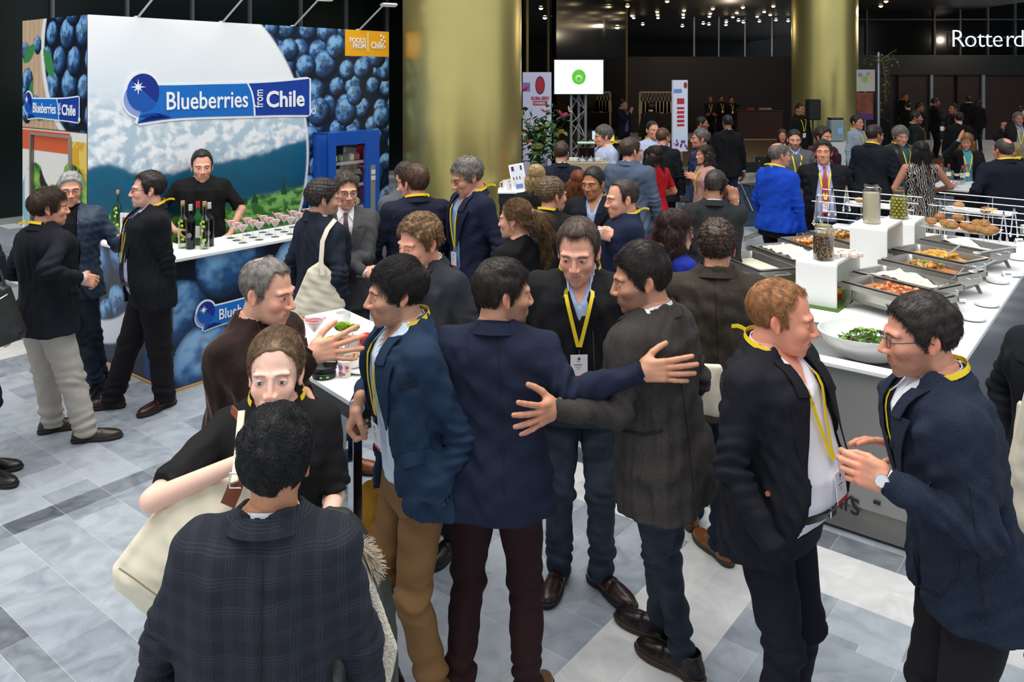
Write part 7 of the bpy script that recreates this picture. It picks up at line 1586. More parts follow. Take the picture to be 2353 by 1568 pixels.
e = empty('table_lantern', (q[0]+.20, q[1]-.05, 1.04), label='small glowing yellow lantern beside the laptop', cat='lantern'); mb = MB(); mb.lathe([(0, 0), (.06, 0), (.05, .12), (.025, .16), (.02, .20), (0, .2)], 14); mb.build('shade', mat('lantern_glow', 'e6b83c', .5, emis=.9), e, True)
# loudspeaker
q = wp(1868, 252, 17.8); e = empty('loudspeaker', (q[0], q[1], 0), label='black loudspeaker on a pole before the far gold column', cat='loudspeaker'); mb = MB(); mb.box((0, 0, q[2]), (.26, .26, .45), 0, .02); mb.build('cabinet', mat('speaker_black', '08080a', .6), e); mb = MB(); mb.tube([(0, 0, q[2]-.22), (0, 0, .3)], .018, 8); mb.build('pole', M_black, e)
for k in range(3): a = k*2*PI/3; mb = MB(); mb.tube([(0, 0, .5), (.35*math.cos(a), .35*math.sin(a), .01)], .013, 6); mb.build('leg', M_black, e)
q = wp(1740, 315, 33); e = empty('reception_desk', (q[0], 33, 0), label='dark red wooden desk far back in the hall', cat='desk'); mb = MB(); mb.box((0, 0, .55), (1.8, .7, 1.1), 0, .02); mb.build('body', mat('red_wood', '3a150b', .45, noise=(4, .3)), e); mb = MB(); mb.box((0, 0, 1.12), (1.9, .8, .04)); mb.build('top', mat('red_wood_top', '4a1f12', .4), e)
for px, c in ((1724, 'c0422c'), (1752, 'c8a0a0'), (1764, 'b8a8a0')): p = wp(px, 252, 33); o = empty('leaflet_pile', (p[0], 33, 1.14), label='leaflet pile on the dark red desk, %s' % {'c0422c': 'bright red', 'c8a0a0': 'pink and white', 'b8a8a0': 'greyish'}[c], cat='leaflets'); mb = MB(); mb.box((0, 0, .04), (.25, .2, .08), .3, .01); mb.build('sheets', mat('leaflet_'+c, c, .5), o)
# platform edge and blue carpet
mb = MB(); mb.box((8.8, 27, .02), (9, 9, .04)); struct('floor_pale', mb, mat('pale_platform', '6a5238', .5)); mb = MB(); mb.box((4.9, 16.2, .012), (3.0, 5.2, .02)); o = mb.build('blue_carpet', mat('blue_carpet', '1b3a5c', .9, bump=(200, .3)), None); tag(o, 'dark blue carpet area in the hall behind the red dress', 'carpet')
for px, Y, rz in ((1738, 15.2, .3), (1762, 16.2, -.2), (1572, 13.6, .2)):
    q = wp(px, 380, Y); e = empty('folding_chair', (q[0], q[1], .025 if px > 1600 else 0), rz, label={1738: 'black folding chair on the blue carpet, left one', 1762: 'black folding chair on the blue carpet, right one', 1572: 'black folding chair behind the totem sign'}[px], cat='chair')
    mb = MB(); mb.box((0, 0, .45), (.42, .40, .03), 0, .01); mb.build('seat', mat('chair_black', '0c0c0e', .5), e); mb = MB(); mb.box((0, .20, .76), (.42, .02, .20), 0, .008); mb.build('backrest', mat('chair_black', '0c0c0e', .5), e)
    for sx in (-.21, .21):
        mb = MB(); mb.tube([(sx, .22, .88), (sx, .18, .45), (sx, -.20, 0.01)], .011, 6); mb.build('leg', M_steel, e); mb = MB(); mb.tube([(sx, -.16, .45), (sx, .24, 0.01)], .011, 6); mb.build('leg', M_steel, e)
# posters and vines by the far column
q = wp(1989, 185, 17.6); e = empty('poster_stand', (q[0], 17.6, 0), label='two stacked posters on a stand right of the far column', cat='poster stand'); s_ = 17.6/FPX
mb = MB(); mb.box((0, 0, q[2]), (42*s_, .02, 50*s_)); mb.build('upper_poster', mat('poster_pale', 'a8a69a', .6), e); mb = MB(); mb.box((-.02, 0, CH-(244-HZ)*s_), (38*s_, .02, 62*s_)); mb.build('lower_poster', mat('poster_amber', '6b2f14', .5, noise=(5, .6)), e); mb = MB(); mb.box((-.02, -.012, CH-(268-HZ)*s_), (38*s_, .004, 14*s_)); mb.build('purple_band', mat('poster_purple', '4a2266', .5), e)
for x, z, r, c in ((-.12, 172, .05, '7d7898'), (.05, 170, .045, '8d8498'), (-.02, 182, .07, '7fa04a'), (.14, 178, .04, 'c09a70')): mb = MB(); mb.prism(disc((x, CH-(z-HZ)*s_), r, r, 16), -.014, -.011); mb.build('fruit_picture', mat('fruit_'+c, c, .6), e)
mb = MB(); mb.tube([(.3, .05, 0), (.3, .05, CH-(120-HZ)*s_)], .03, 8); mb.build('post', mat('silver_post', 'a9b2bc', .3, .7), e)
e = empty('hanging_vine', (q[0]+.25, 17.5, CH-(140-HZ)*s_), label='green trailing plant with orange tips above the posters', cat='plant')
for i in range(230):
    t = rs.random(); 
    if i < 120: x, z = rs.gauss(-.05, .2), rs.gauss(.03, .06)
    else: x, z = rs.gauss(.12, .05), -rs.random()*.95
    l = rs.uniform(.03, .07); M = Matrix.Translation((x, rs.uniform(-.1, .05), z)) @ Matrix.Rotation(rs.uniform(0, 6.28), 4, 'Z') @ Matrix.Rotation(rs.uniform(-1, 1), 4, 'Y'); mb = MB(); mb.add([tuple(M @ Vector(v)) for v in ((0, 0, 0), (l*.5, -l*.35, .005), (l, 0, 0), (l*.5, l*.35, .005))], [(0, 1, 2, 3)]); mb.build('leaf', mat(('vine_a', 'vine_b')[i % 2], ('3a4a16', '5c6a22')[i % 2], .5), e)
for pts_ in (((0, 0), (.2, .15), (.35, .25)), ((.1, 0), (.3, .05), (.42, -.15)), ((.05, .0), (.12, -.4), (.10, -.9))): mb = MB(); mb.tube([(x, -.05, z) for x, z in pts_], [.012, .008, .004], 6); mb.build('stem', mat('twig', '6b5526', .6), e)
# water dispenser jugs near the far column
q = wp(1915, 330, 16.3); e = empty('jug_cabinet', (q[0]+.12, 16.3, 0), label='white cabinet with a large clear water dispenser on it', cat='cabinet'); mb = MB(); mb.box((0, 0, .6), (.55, .5, 1.2)); mb.build('body', mat('cabinet_white', 'c9c9c6', .5), e)
o = empty('water_dispenser', (q[0]+.02, 16.25, 1.2), label='clear water dispenser with blue label on the white cabinet', cat='dispenser'); mb = MB(); mb.box((0, 0, .22), (.28, .25, .42), 0, .02); mb.build('tank', mat('tank_grey', '7d8c90', .2), o); mb = MB(); mb.box((.04, -.13, .22), (.10, .01, .12)); mb.build('tank_label', mat('blue_label', '7fb0d8', .5), o); mb = MB(); mb.box((0, 0, .45), (.24, .2, .05)); mb.build('lid', M_black, o)
e = empty('grey_bench', (wp(2290, 400, 14)[0], 14.5, 0), label='low light grey bench behind the blonde woman', cat='bench'); mb = MB(); mb.box((0, 0, .55), (1.6, .5, .5), 0, .02); mb.build('body', mat('bench_grey', '565b66', .5), e)
# ---------------------------------------------------------------- guests, nearest first
NAVY = '1a2338'; NV2 = '14192a'; CHAR = '25272c'
# 1 man in plaid, seen from behind
I1 = person(636, 940, 1.68, 184, 'person seen from behind, wavy black hair, dark checked jacket, nearest the camera', 0, tcol='23262f', tk='plaid', scol='e9ecf4', hcol='070708', hcol2='1c1c20', skin='c08a66', hair=dict(t=.010, top=.017, crown=(0, .09, .10), ln=.032, wave=.004, lift=.5, mess=1.5, front=-.01, amp=.004, low=-.01, fly=.07), nsx=3.2, Rh=None, Lh=None, Lw=(.30, -.12, .88), Rw=(-.30, -.12, .88), bcolr='1a1c22', build=.96, lean=(-.055, 0), slr=(.062, .056, .045), noshoes=0, hk=1, hs=1.02)
# 2 woman with tied hair
I2 = person(632, 752, 1.66, 8, 'woman with brown hair tied back and black top, facing us behind the checked jacket', 0, fem=1, top='sweater', tcol='141416', tk='cotton', scol='d8607c', inner=True, nocollar=1, sleeve=.55, bare=1, front='open', gap=.05, hcol='4d3826', hcol2='8a6c4c', skin='e8bfa8', iris='5a6a70', hair=dict(style='bun', t=.004, top=.006, front=.012, ln=.09, lift=.04, mess=.6), nsx=1.6, head=(0, -3), Rw=('w', 552, 1062, 2.36), Re=('w', 350, 1150, 2.38), Rh='fist', Lw=('w', 752, 1215, 2.5), Le=('w', 768, 1140, 2.72), Lh=None, lan='front', tail=0, lbot=1.25, build=.98, lean=(0, -.03), bcolr='15161a', hk=1, hs=1.22, Y=2.70)
# 3 man in brown velvet jacket
I3 = person(610, 590, 1.78, 68, 'man in dark brown velvet jacket with short grey hair, talking with one hand raised', 0, tcol='22120d', tk='velvet', scol='14100f', nocollar=1, hcol='57504a', hcol2='8d867e', brow='6a5a4c', skin='d9a488', hair=dict(t=.006, top=.006, ln=.022, front=.022, temple=.02, bald=dict(w=.03, l=.035, y=.03), lift=.3), head=(6, 10), Rw=('w', 715, 812, 3.10), Rd=(.25, -1, .25), Rp=(-.5, .3, -1), Rh='open', Rb=(-1, .0, .1), Lw=('w', 700, 905, 3.45), Lh='relax', lean=(0, -.06), bcolr='1d2c48', bk='denim', shoec='7a3c1c', build=1.04, nose=1.1, Lf=('f', 812, 1085), Rf=('f', 600, 1100), hs=1.12)
# 4 blue blazer man, hand on the table leg
I4 = person(913, 594, 1.78, -62, 'dark-haired bearded man in blue blazer and tan trousers, leaning one hand on the table', 0, tcol='1f334b', tk='wool', scol='b9cdec', sk='stripe', hcol='120e0d', hcol2='2c2623', skin='c8997c', beard=.55, bcol='2a211d', hair=dict(t=.009, top=.012, ln=.045, low=-.02, front=.004, lift=.12, wave=.003, comb=(0, -.05, 0)), nsx=1.6, head=(-12, 5), Rw=('w', 822, 932, 3.34), Re=('w', 862, 850, 3.58), Rd=(-.1, -.35, -1), Rh='grip', Rb=(-.5, -1, .2), Rp=(-.5, .6, -.2), Lw=('w', 985, 1155, 3.08), Le=('w', 1062, 1010, 3.14), Lh=None, lan='badge', lbot=1.16, front='open', gap=.13, opencol=1, bcolr='7d5d3b', bk='cotton', build=.97, nose=1.15, lean=(0, -.04), fold=1.3, hs=1.12, Lf=(.12, .04), Rf=(-.08, -.12), tail=0)
# 5 navy back with stretched arm
I5 = person(1140, 592, 1.78, 172, 'man in navy blazer and dark maroon trousers seen from behind, arm round his neighbour', 0, tcol='1a2136', tk='wool', scol='151a2b', colc='1a2136', hcol='1c1512', hcol2='362a22', skin='c08e70', beard=.75, bcol='2a2220', hair=dict(t=.008, top=.012, ln=.03, lift=.22), head=(-62, 4), Rw=('w', 1472, 852, 3.05), Re=('w', 1315, 905, 3.10), Rh='flat', Rd=(-1, .18, .12), Rb=(.1, 1, .1), Lw=(.30, -.02, .90), Lh=None, bcolr='2a1418', bk='cotton', build=1.08, front='closed', lan=None, fold=1.2, hs=1.13, Lf=(.15, 0), Rf=(-.13, .02), shoec='6a4a30')
# 6 man facing us in black zip sweater
I6 = person(1332, 502, 1.84, -6, 'smiling man facing us in black zipped sweater with open blue collar and name badge', 0, top='sweater', tcol='17171a', tk='knit', scol='aebfe2', opencol=1, hcol='3a2c22', hcol2='5d4a3c', skin='dfa68c', hair=dict(t=.006, top=.010, ln=.03, front=.018, temple=.018, lift=.3), squint=1, smile=1, head=(-8, 14), lan='badge', lbot=1.20, build=1.12, belly=.05, bcolr='293442', bk='denim', shoec='2b1813', solec='120b09', Y=3.86, lean=(0, -.07), Lw=(.30, -.22, .98), Rw=(-.30, -.20, .98), Lh='relax', Rh=None, Lf=(.10, .02), Rf=(-.10, .05), Lfy=40, hs=1.22, brow='3a2a20', look=(-.4, -.3), front='closed', button=1.30, slr=(.064, .056, .043), hw=1.03)
# 7 grey-brown blazer, seen from behind, facing left
I7 = person(1480, 556, 1.83, -128, 'man in grey-brown blazer and blue jeans, dark quiff and beard, half turned away', 0, tcol='383432', tk='tweed', scol='eef0f4', hcol='16110f', hcol2='332822', skin='bd8b6e', beard=.8, bcol='231a16', hair=dict(t=.006, top=.018, ln=.03, lift=.3, comb=(0, -.08, .05), front=.0, fly=.08), nsx=1.5, head=(38, 10), Lw=('w', 1275, 938, 3.03), Le=('w', 1420, 950, 3.08), Lh='open', Ld=(1, -.0, .05), Lb=(.3, 1, 0), Rw=(-.26, -.10, .92), Rh=None, bcolr='212b38', bk='denim', legr=(.084, .058, .046), shoec='1a1010', solec='38231a', front='closed', build=1.02, Lf=('f', 1510, 1465), Rf=('f', 1560, 1545), Lfy=0, Rfy=-5, hs=1.12, lean=(0, -.05), fold=1.2, hem=.79)
# 8 red-haired man in white shirt
I8 = person(1790, 640, 1.76, 44, 'balding red-haired man in open dark jacket over a tight white shirt', 0, tcol='15161e', tk='wool', scol='f1eef6', hcol='8a5a34', hcol2='c08a5a', brow='b08058', skin='e09a7c', hair=dict(t=.005, top=.002, ln=.03, front=.045, temple=.02, lift=.08, comb=(0, -.04, 0)), nsx=1.6, head=(26, 8), squint=1, lan='badge', lbot=1.16, belly=.10, front='open', gap=.185, opencol=1, Rw=(-.27, -.13, .93), Rp=(-.5, 1, -.2), Rh=None, Lh=None, Lw=(.26, -.10, .95), bcolr='161722', belt=1, build=1.12, tailphi=0, tail=1, nose=1.05, hs=1.18, fold=1.2, Lf=(.10, .0), Rf=(-.10, -.04))
# 9 bearded man with glasses on the right
I9 = person(2118, 672, 1.80, -98, 'man with glasses and short beard in textured navy blazer, gesturing with both hands', 0, tcol='1b2435', tk='tweed', scol='eef0f6', hcol='15100e', hcol2='3a302a', skin='cf9478', beard=.75, bcol='2a201c', glasses='1c2c3c', hair=dict(t=.008, top=.008, ln=.024, front=.008, lift=.08, comb=(0, -.03, 0)), nsx=1.6, head=(-2, 8), lan='front', lbot=1.2, tail=1, tailphi=-10, front='closed', button=1.08, opencol=0, Lw=('w', 2040, 1105, 2.52), Ld=(.1, -1, .35), Lp=(.5, .9, -.5), Lh='pinch', Lb=(.9, 0, .3), Rw=('w', 2078, 1040, 2.84), Rd=(.15, -1, .45), Rp=(-.6, .6, -.6), Rh='rest', Rb=(-.3, 0, 1), bcolr='1c1a1d', build=1.08, lean=(0, -.09), hs=1.13, fold=1.2, Lf=(.1, .02), Rf=(-.1, -.02), nose=1.1)
I9['bk'] = (1, -.6, .3); wristwatch(I9, 'L')
# 10 tweed back
I10 = person(1645, 505, 1.77, 172, 'man in brown-grey tweed jacket seen from behind, curly brown hair', 0, tcol='3a332b', tk='tweed', scol='b3c6e6', hcol='2c2018', hcol2='4f3c2c', skin='c88f70', hair=dict(style='curly', t=.010, top=.014, ln=.02), nsx=1.1, head=(-12, 6), beard=.5, Rw=(-.22, -.25, 1.05), Lw=(.24, -.22, 1.0), Rh=None, Lh=None, bcolr='17233c', bk='cotton', shoec='7d4a22', solec='3a2a20', build=1.12, Rf=('f', 1655, 1278), Rfy=30, Lf=('f', 1590, 1200), Lfy=-10, hs=1.14, fold=1.2)
# 11 curly blond-brown man eating
I11 = person(968, 496, 1.78, -42, 'man with curly light brown hair, grey blazer and white shirt, eating at the high table', 0, tcol='2c2f35', tk='wool', scol='f0f0f4', opencol=1, hcol='5a4028', hcol2='8f6c44', brow='8a6848', skin='e3a487', hair=dict(style='curly', t=.013, top=.016, ln=.022, front=.0), nsx=1.2, head=(-4, 12), squint=1, Rw=('w', 880, 765, 4.12), Rd=(0, -1, -.35), Rh='pinch', Rb=(-.2, 0, 1), Lw=(.2, -.2, 1.0), Lh=None, front='closed', button=1.15, build=1.1, Y=4.28, jaw=1.08, hw=1.04, lean=(0, -.08), hs=1.18, bcolr='191b20')
# 12 curly dark man with tote
person(742, 414, 1.78, 138, 'man with curly dark hair in navy suit carrying a cream tote, seen from behind', 1, tcol='1b212e', scol='9db6e6', hcol='17110f', hcol2='33261f', skin='c79a80', hair=dict(style='curly', t=.017, top=.018, ln=.02, low=-.01), beard=.4, head=(-22, 4), bcolr='191d27', hs=1.1, Lw=(.28, 0, .9), Rw=(-.28, 0, .9), fold=1.2)
# 13 grey suit glasses arms crossed
person(793, 396, 1.80, 14, 'man with glasses, grey suit, patterned tie and yellow lanyard, arms crossed', 1, tcol='4a4a4c', tk='wool', scol='eceaee', tie='3c161c', glasses='2a1a12', hcol='2e241d', hcol2='54463a', skin='dba489', hair=dict(t=.008, top=.016, ln=.035, lift=.3, front=.008), head=(10, 6), smile=1, lan='front', lbot=1.1, tail=0, front='closed', button=1.08, Lw=(-.10, -.22, 1.14), Lp=(1, -.1, -.8), Rw=(.12, -.26, 1.09), Rp=(-1, -.1, -.8), Lh='relax', Rh='relax', Ld=(-1, -.2, .1), Rd=(1, -.2, .1), bcolr='3c3c3f', hs=1.1, build=1.03)
# 14 man in beige trousers
I14 = person(112, 432, 1.75, 152, 'man with brown hair in dark navy blazer and pale beige trousers, seen from behind', 1, tcol='12151d', scol='b9bed6', hcol='2e1f15', hcol2='4d3626', skin='d29a7c', hair=dict(t=.012, top=.010, ln=.06, low=-.028, lift=.06), head=(-28, 2), lan='back', tailphi=15, bcolr='b4aca2', bk='cotton', shoec='2e221b', solec='1c1a18', Rw=('w', 188, 640, 5.35), Rp=(-.6, .7, -.6), Rh='relax', Lw=(.22, -.15, 1.05), Lh=None, build=1.06, fold=1.3, legr=(.105, .08, .072), Rf=('f', 205, 1012), Lf=('f', 128, 990), hs=1.12, Rfy=-45, Lfy=-30)
# 15 grey hair puffer
person(160, 394, 1.78, 22, 'smiling grey-haired man with glasses in blue quilted jacket and dark jeans', 1, top='blazer', lapel=0, tcol='2c3a4c', tk='puffer', scol='131315', sk='cotton', colc='131315', hcol='6d6d6b', hcol2='b5b5b2', brow='3a3432', skin='d9a082', glasses='2a2a2c', hair=dict(t=.006, top=.008, ln=.025, lift=.3, front=.006), smile=1, squint=1, head=(8, 6), front='open', gap=.08, Lw=('w', 292, 553, 6.10), Lp=(.3, .6, -1), Lh='flat', Ld=(.2, -1, -.1), Rw=(-.2, -.2, 1.0), Rh=None, bcolr='1a2c36', bk='denim', shoec='0c0c0d', Lf=('f', 232, 890), Rf=('f', 225, 905), Lfy=60, hs=1.1, fold=1.0, cuffs=0)
# 16 dark suit glasses
person(338, 394, 1.80, -54, 'stout man with glasses in black suit, blue tie and yellow lanyard facing the smiling man', 1, tcol='0e1016', scol='c3bfe0', tie='1a2444', glasses='1a1210', hcol='17110f', hcol2='2e231e', skin='dba78d', hair=dict(t=.008, top=.010, ln=.03, front=.012, temple=.01), head=(-8, 0), lan='front', lbot=1.12, tail=1, tailphi=0, front='open', gap=.14, belly=.05, belt=1, build=1.10, Lw=('w', 392, 690, 5.95), Lp=(.6, .8, -.3), Lh=None, Rw=(-.24, -.1, .9), Rh=None, bcolr='17151a', shoec='33110f', solec='1a0c0b', legr=(.105, .082, .074), Lf=('f', 372, 938), Rf=('f', 250, 940), Lfy=25, Rfy=-25, hs=1.12, jaw=1.1, hw=1.04)
# 17 chef
person(463, 350, 1.79, 16, 'chef in black shirt and apron with short dark hair behind the serving counter', 1, top='shirt', tcol='101012', tk='cotton', sleeve=.55, bare=1, hcol='0e0b0a', hcol2='1f1916', skin='d8a184', beard=.45, hair=dict(t=.006, top=.016, ln=.022, front=.022, temple=.012), head=(8, 4), Y=7.86, Rw=(-.22, -.1, 1.02), Rp=(-1, .2, -.3), Lw=(.26, -.12, .96), Lp=(1, .3, -.3), Lh='relax', Rh='relax', colc='101012', build=1.14, hs=1.17, hk=1, jaw=1.06, bcolr='101012')
# 18 navy back, brown hair
person(955, 376, 1.83, -160, 'tall brown-haired man in navy blazer with striped collar, back to us by the column', 1, tcol='171d2f', scol='a9a8c8', sk='stripe', hcol='3a2618', hcol2='5f4430', skin='dda285', hair=dict(t=.009, top=.012, ln=.03, lift=.15, low=-.006), head=(30, 4), lan='back', tailphi=-20, build=1.14, hs=1.2, bcolr='14161c', Lh=None, Rh=None, Rw=(-.24, -.25, 1.05), Lw=(.24, -.2, 1.0))
# 19 grey suit behind
person(934, 392, 1.76, 40, 'man in mid grey suit almost hidden behind the brown-haired navy jacket', 1, Y=7.0, tcol='56585c', scol='e8e8ee', hcol='2e241d', skin='d6a083', Lw=(-.02, -.26, 1.12), Lp=(1, 0, -.8), Rw=(-.02, -.28, 1.12), Rp=(-1, .2, -.8), Rh='relax', Lh='relax', bcolr='56585c', hs=1.05, build=1.05)
# 20 tall grey hair glasses
person(1080, 357, 1.90, -58, 'tall grey-haired man with glasses looking down, navy blazer, blue shirt, name badge', 1, tcol='171c33', scol='7f9cc9', hcol='5d564f', hcol2='93897f', skin='cf9478', glasses='1a1614', hair=dict(t=.010, top=.014, ln=.04, lift=.2, mess=1.5), head=(-8, 20), lan='badge', lbot=1.12, front='open', gap=.07, bcolr='171c33', Lw=(.26, .0, .9), Rw=(-.25, -.1, .95), Lh=None, Rh=None, hs=1.14, opencol=1, nose=1.2)
# 21 ponytail woman
I21 = person(1185, 458, 1.72, -128, 'woman in black with long light brown ponytail and hoop earring, seen from behind', 0, fem=1, top='sweater', tcol='0e0e10', tk='cotton', inner=False, nocollar=1, hcol='3a281a', hcol2='8f6a40', skin='d7a183', hair=dict(style='tail', dir=-1, t=.006, top=.008, ln=.10, lift=.05), nsx=1.6, head=(14, 2), Lw=(.2, -.2, 1.1), Rw=(-.2, -.2, 1.1), Lh=None, Rh=None, hs=1.16, bcolr='101012')
# 22 blond bob
person(1232, 378, 1.68, 176, 'woman with blonde bobbed hair in black, seen from behind', 1, fem=1, top='sweater', tcol='0f0f12', tk='cotton', inner=False, nocollar=1, hcol='8a6c44', hcol2='d3b682', hair=dict(style='bob', t=.008, top=.008, ln=.10, lift=.03), nsx=2, hs=1.14, bcolr='101012', Lh=None, Rh=None)
# 23 curly back
person(1266, 408, 1.75, 152, 'man with short curly brown hair in black jacket, yellow lanyard at the nape', 1, tcol='121214', scol='e8e8ee', hcol='4a3826', hcol2='755c40', skin='d9a083', hair=dict(style='curly', t=.010, top=.012, ln=.018), head=(-30, 2), lan='back', tail=0, hs=1.12, Lh=None, Rh=None, bcolr='121214', build=1.05)
# 24 dark-haired man in dark jacket
person(1366, 383, 1.75, -18, 'brown-skinned man with short black hair in dark jacket with yellow lanyard, talking', 1, tcol='12141c', scol='9fb2d8', hcol='0c0a0a', hcol2='1c1715', skin='ad7650', hair=dict(t=.006, top=.010, ln=.022, front=.004), head=(-16, 6), lan='front', lbot=1.1, tail=0, front='closed', button=1.2, Lh=None, Rh=None, Lw=(.2, -.2, 1.0), Rw=(-.2, -.2, 1.0), hs=1.14, bcolr='12141c', opencol=1, build=1.02)
# 25 auburn woman
person(1330, 384, 1.64, 172, 'woman with long auburn hair, seen from behind left of the brown-skinned man', 1, fem=1, top='sweater', tcol='15151a', inner=False, nocollar=1, hcol='5c2a12', hcol2='8f4a22', hair=dict(style='long', len=.34, t=.008, top=.006, ln=.12, lift=.02), nsx=2.2, Y=7.5, Lh=None, Rh=None, hs=1.1, bcolr='15151a')
# 26 receding man with cup
I26 = person(1430, 410, 1.78, -84, 'man with receding dark hair in navy sweater holding a white coffee cup', 1, top='sweater', tcol='16203a', tk='knit', scol='a5b8de', hcol='231a15', hcol2='40322a', skin='dca386', hair=dict(t=.005, top=.006, ln=.020, front=.034, temple=.02), head=(4, 6), lan='back', tail=1, tailphi=0, Lw=('w', 1412, 545, 5.62), Lp=(.4, .8, -.8), Lh='grip', Ld=(-.2, -1, .3), Rw=(-.22, -.2, 1.0), Rh=None, hs=1.16, build=1.02, bcolr='12141c')
cp = wp(1374, 536, 5.60); cup((cp[0], cp[1], cp[2]-.03), 'white espresso cup held by the man with receding hair', .034, .06, 2.6)
# 27..31
person(1288, 325, 1.78, 182, 'man with short brown hair in navy suit, seen from behind right of the flowers', 1, tcol='171c2b', scol='e6e8f0', hcol='2c1f17', hcol2='4a3728', skin='cf9a7c', hair=dict(t=.006, top=.008, ln=.02), hs=1.1, Lh=None, Rh=None, bcolr='171c2b', head=(-20, 0))
person(1387, 288, 1.86, -74, 'grey-haired man in pale blue shirt with yellow lanyard, in profile to the left', 1, top='shirt', tcol='aebbd8', tk='cotton', colc='b9c4de', hcol='3a3836', hcol2='7d7a76', skin='d39a7c', hair=dict(t=.010, top=.016, ln=.035, lift=.3), head=(-6, 8), lan='back', tail=1, tailphi=0, hs=1.12, bcolr='15161a', Lh=None, Rh=None, build=1.1)
person(1448, 316, 1.86, 148, 'man with glasses in blue-grey jacket, seen from behind, dark brown hair', 1, tcol='4e5a6e', scol='b7c3da', glasses='2a2a2c', hcol='2c2019', hcol2='4a392c', skin='d79a7e', hair=dict(t=.008, top=.010, ln=.022), head=(-28, 0), hs=1.16, Lh=None, Rh=None, bcolr='2c3340', build=1.15)
person(1500, 278, 1.86, 18, 'man in white shirt with folded arms and yellow lanyard, short dark hair', 1, top='shirt', tcol='b4c0de', tk='cotton', colc='c3cde6', hcol='231a15', skin='cf9678', hair=dict(t=.004, top=.004, ln=.014, front=.012), lan='front', lbot=1.2, tail=0, Lw=(-.10, -.22, 1.14), Lp=(1, -.1, -.8), Rw=(.12, -.26, 1.09), Rp=(-1, -.1, -.8), Ld=(-1, -.2, .1), Rd=(1, -.2, .1), hs=1.08, build=1.15, bcolr='15161a')
person(1522, 294, 1.80, 158, 'man with reddish brown hair in dark vest over white shirt, seen from behind', 1, tcol='14161c', scol='ccd2e4', hcol='42281a', hcol2='6b4630', skin='d79a7e', hair=dict(t=.006, top=.008, ln=.018), hs=1.1, Lh=None, Rh=None, bcolr='14161c', head=(-20, 0))
# 32 red dress
person(1502, 334, 1.68, -148, 'woman with black hair in a bright red dress, seen from behind', 1, fem=1, top='dress', tcol='b5121c', tk='cotton', sleeve=.45, bare=2, nocollar=1, hcol='140d0c', hcol2='2c1d18', skin='c9886a', hair=dict(style='long', len=.16, t=.008, top=.006, ln=.10, lift=.02), nsx=1.5, hs=1.14, Lw=(.18, -.22, 1.12), Rw=(-.2, -.2, 1.1), bottom='bare', bcolr='2a1a16', hem=.62, build=1.04)
# 33 dark red hair woman in blue
person(1552, 480, 1.70, 118, 'woman with long dark auburn hair in blue dress, face turned right', 1, fem=1, top='dress', tcol='1b2c8c', tk='cotton', bare=2, sleeve=1, nocollar=1, hcol='200e0c', hcol2='42201a', skin='dfa68c', hair=dict(style='long', len=.32, t=.010, top=.008, ln=.12, lift=.03, wave=.006), nsx=2.2, head=(-12, 4), lan='back', tail=0, hs=1.16, bottom='bare', bcolr='15151a', Lh=None, Rh=None, hem=.6)
# 34 phone man
I34 = person(1642, 388, 1.78, 164, 'man in dark grey suit seen from behind holding a phone to his ear', 1, tcol='26292a', scol='e8e4e6', hcol='1a1412', hcol2='3a302c', skin='a8775c', hair=dict(t=.003, top=.004, ln=.010), head=(-14, 6), beard=.4, Rw=('w', 1688, 462, 6.30), Rd=(.2, -.1, 1), Rp=(-.35, -.1, -1), Rh='grip', Rb=(-.3, 1, 0), Lh=None, Lw=(.2, -.2, 1.0), hs=1.14, bcolr='26292a', build=1.06)
pq = wp(1661, 428, 6.28); e = empty('mobile_phone', pq, .4, label='black phone held to the ear of the grey-suited man', cat='phone'); mb = MB(); mb.box((0, 0, .0), (.012, .065, .13), 0, .004, Matrix.Rotation(.35, 4, 'Y') @ Matrix.Rotation(.3, 4, 'X')); mb.build('body', M_black, e)
# 35..38
person(1618, 333, 1.66, -78, 'woman with long dark brown hair in pale pink top, in profile to the left', 1, fem=1, top='dress', tcol='b98f86', tk='cotton', nocollar=1, hcol='1e120e', hcol2='3c261e', skin='cf9478', hair=dict(style='long', len=.26, t=.008, top=.006, ln=.10, lift=.03), nsx=1.5, head=(0, 2), Lw=('w', 1600, 410, 10.0), Lp=(.3, .6, -1), Lh='relax', Ld=(-.2, -1, .4), lan='front', lbot=1.15, tail=0, hs=1.12, bottom='bare', bcolr='1a1a1e')
person(1608, 300, 1.80, -112, 'man with grey hair in dark blue jacket behind the pink woman', 1, Y=10.9, tcol='2c3656', scol='8fa0c8', hcol='3e3c3a', hcol2='6f6c68', skin='b98068', hair=dict(t=.007, top=.010, ln=.025), head=(20, 0), hs=1.12, Lh=None, Rh=None, bcolr='15161c')
person(1671, 264, 1.86, 184, 'slim man in black jacket and blue jeans seen from behind in the hall', 1, tcol='0c0d11', scol='c8ccd8', hcol='15100e', skin='8d5f48', hair=dict(t=.004, top=.006, ln=.012), bcolr='1c2c40', bk='denim', hs=1.05)
I38 = person(1614, 268, 1.77, 74, 'bearded man with glasses holding a paper cup near the totem sign', 1, tcol='0e0f12', scol='8a94b0', hcol='0e0b0a', skin='a8735a', beard=.95, bcol='15100e', glasses='0c0c0c', hair=dict(t=.006, top=.008, ln=.014), hs=1.1, Rw=(-.12, -.32, 1.15), Rp=(-.5, .2, -1), Rh='grip', bcolr='0e0f12')
hq = lambda I, k: Vector((*I['pos'], 0))+I['Rz'] @ (Vector(I['J'][k][2]+(I['J'][k][2]-I['J'][k][1])*.30)*I['s'])
cq = hq(I38, 'R'); cup((cq[0], cq[1], cq[2]-.05), 'tall white paper cup held by the bearded man near the totem', .04, .12)
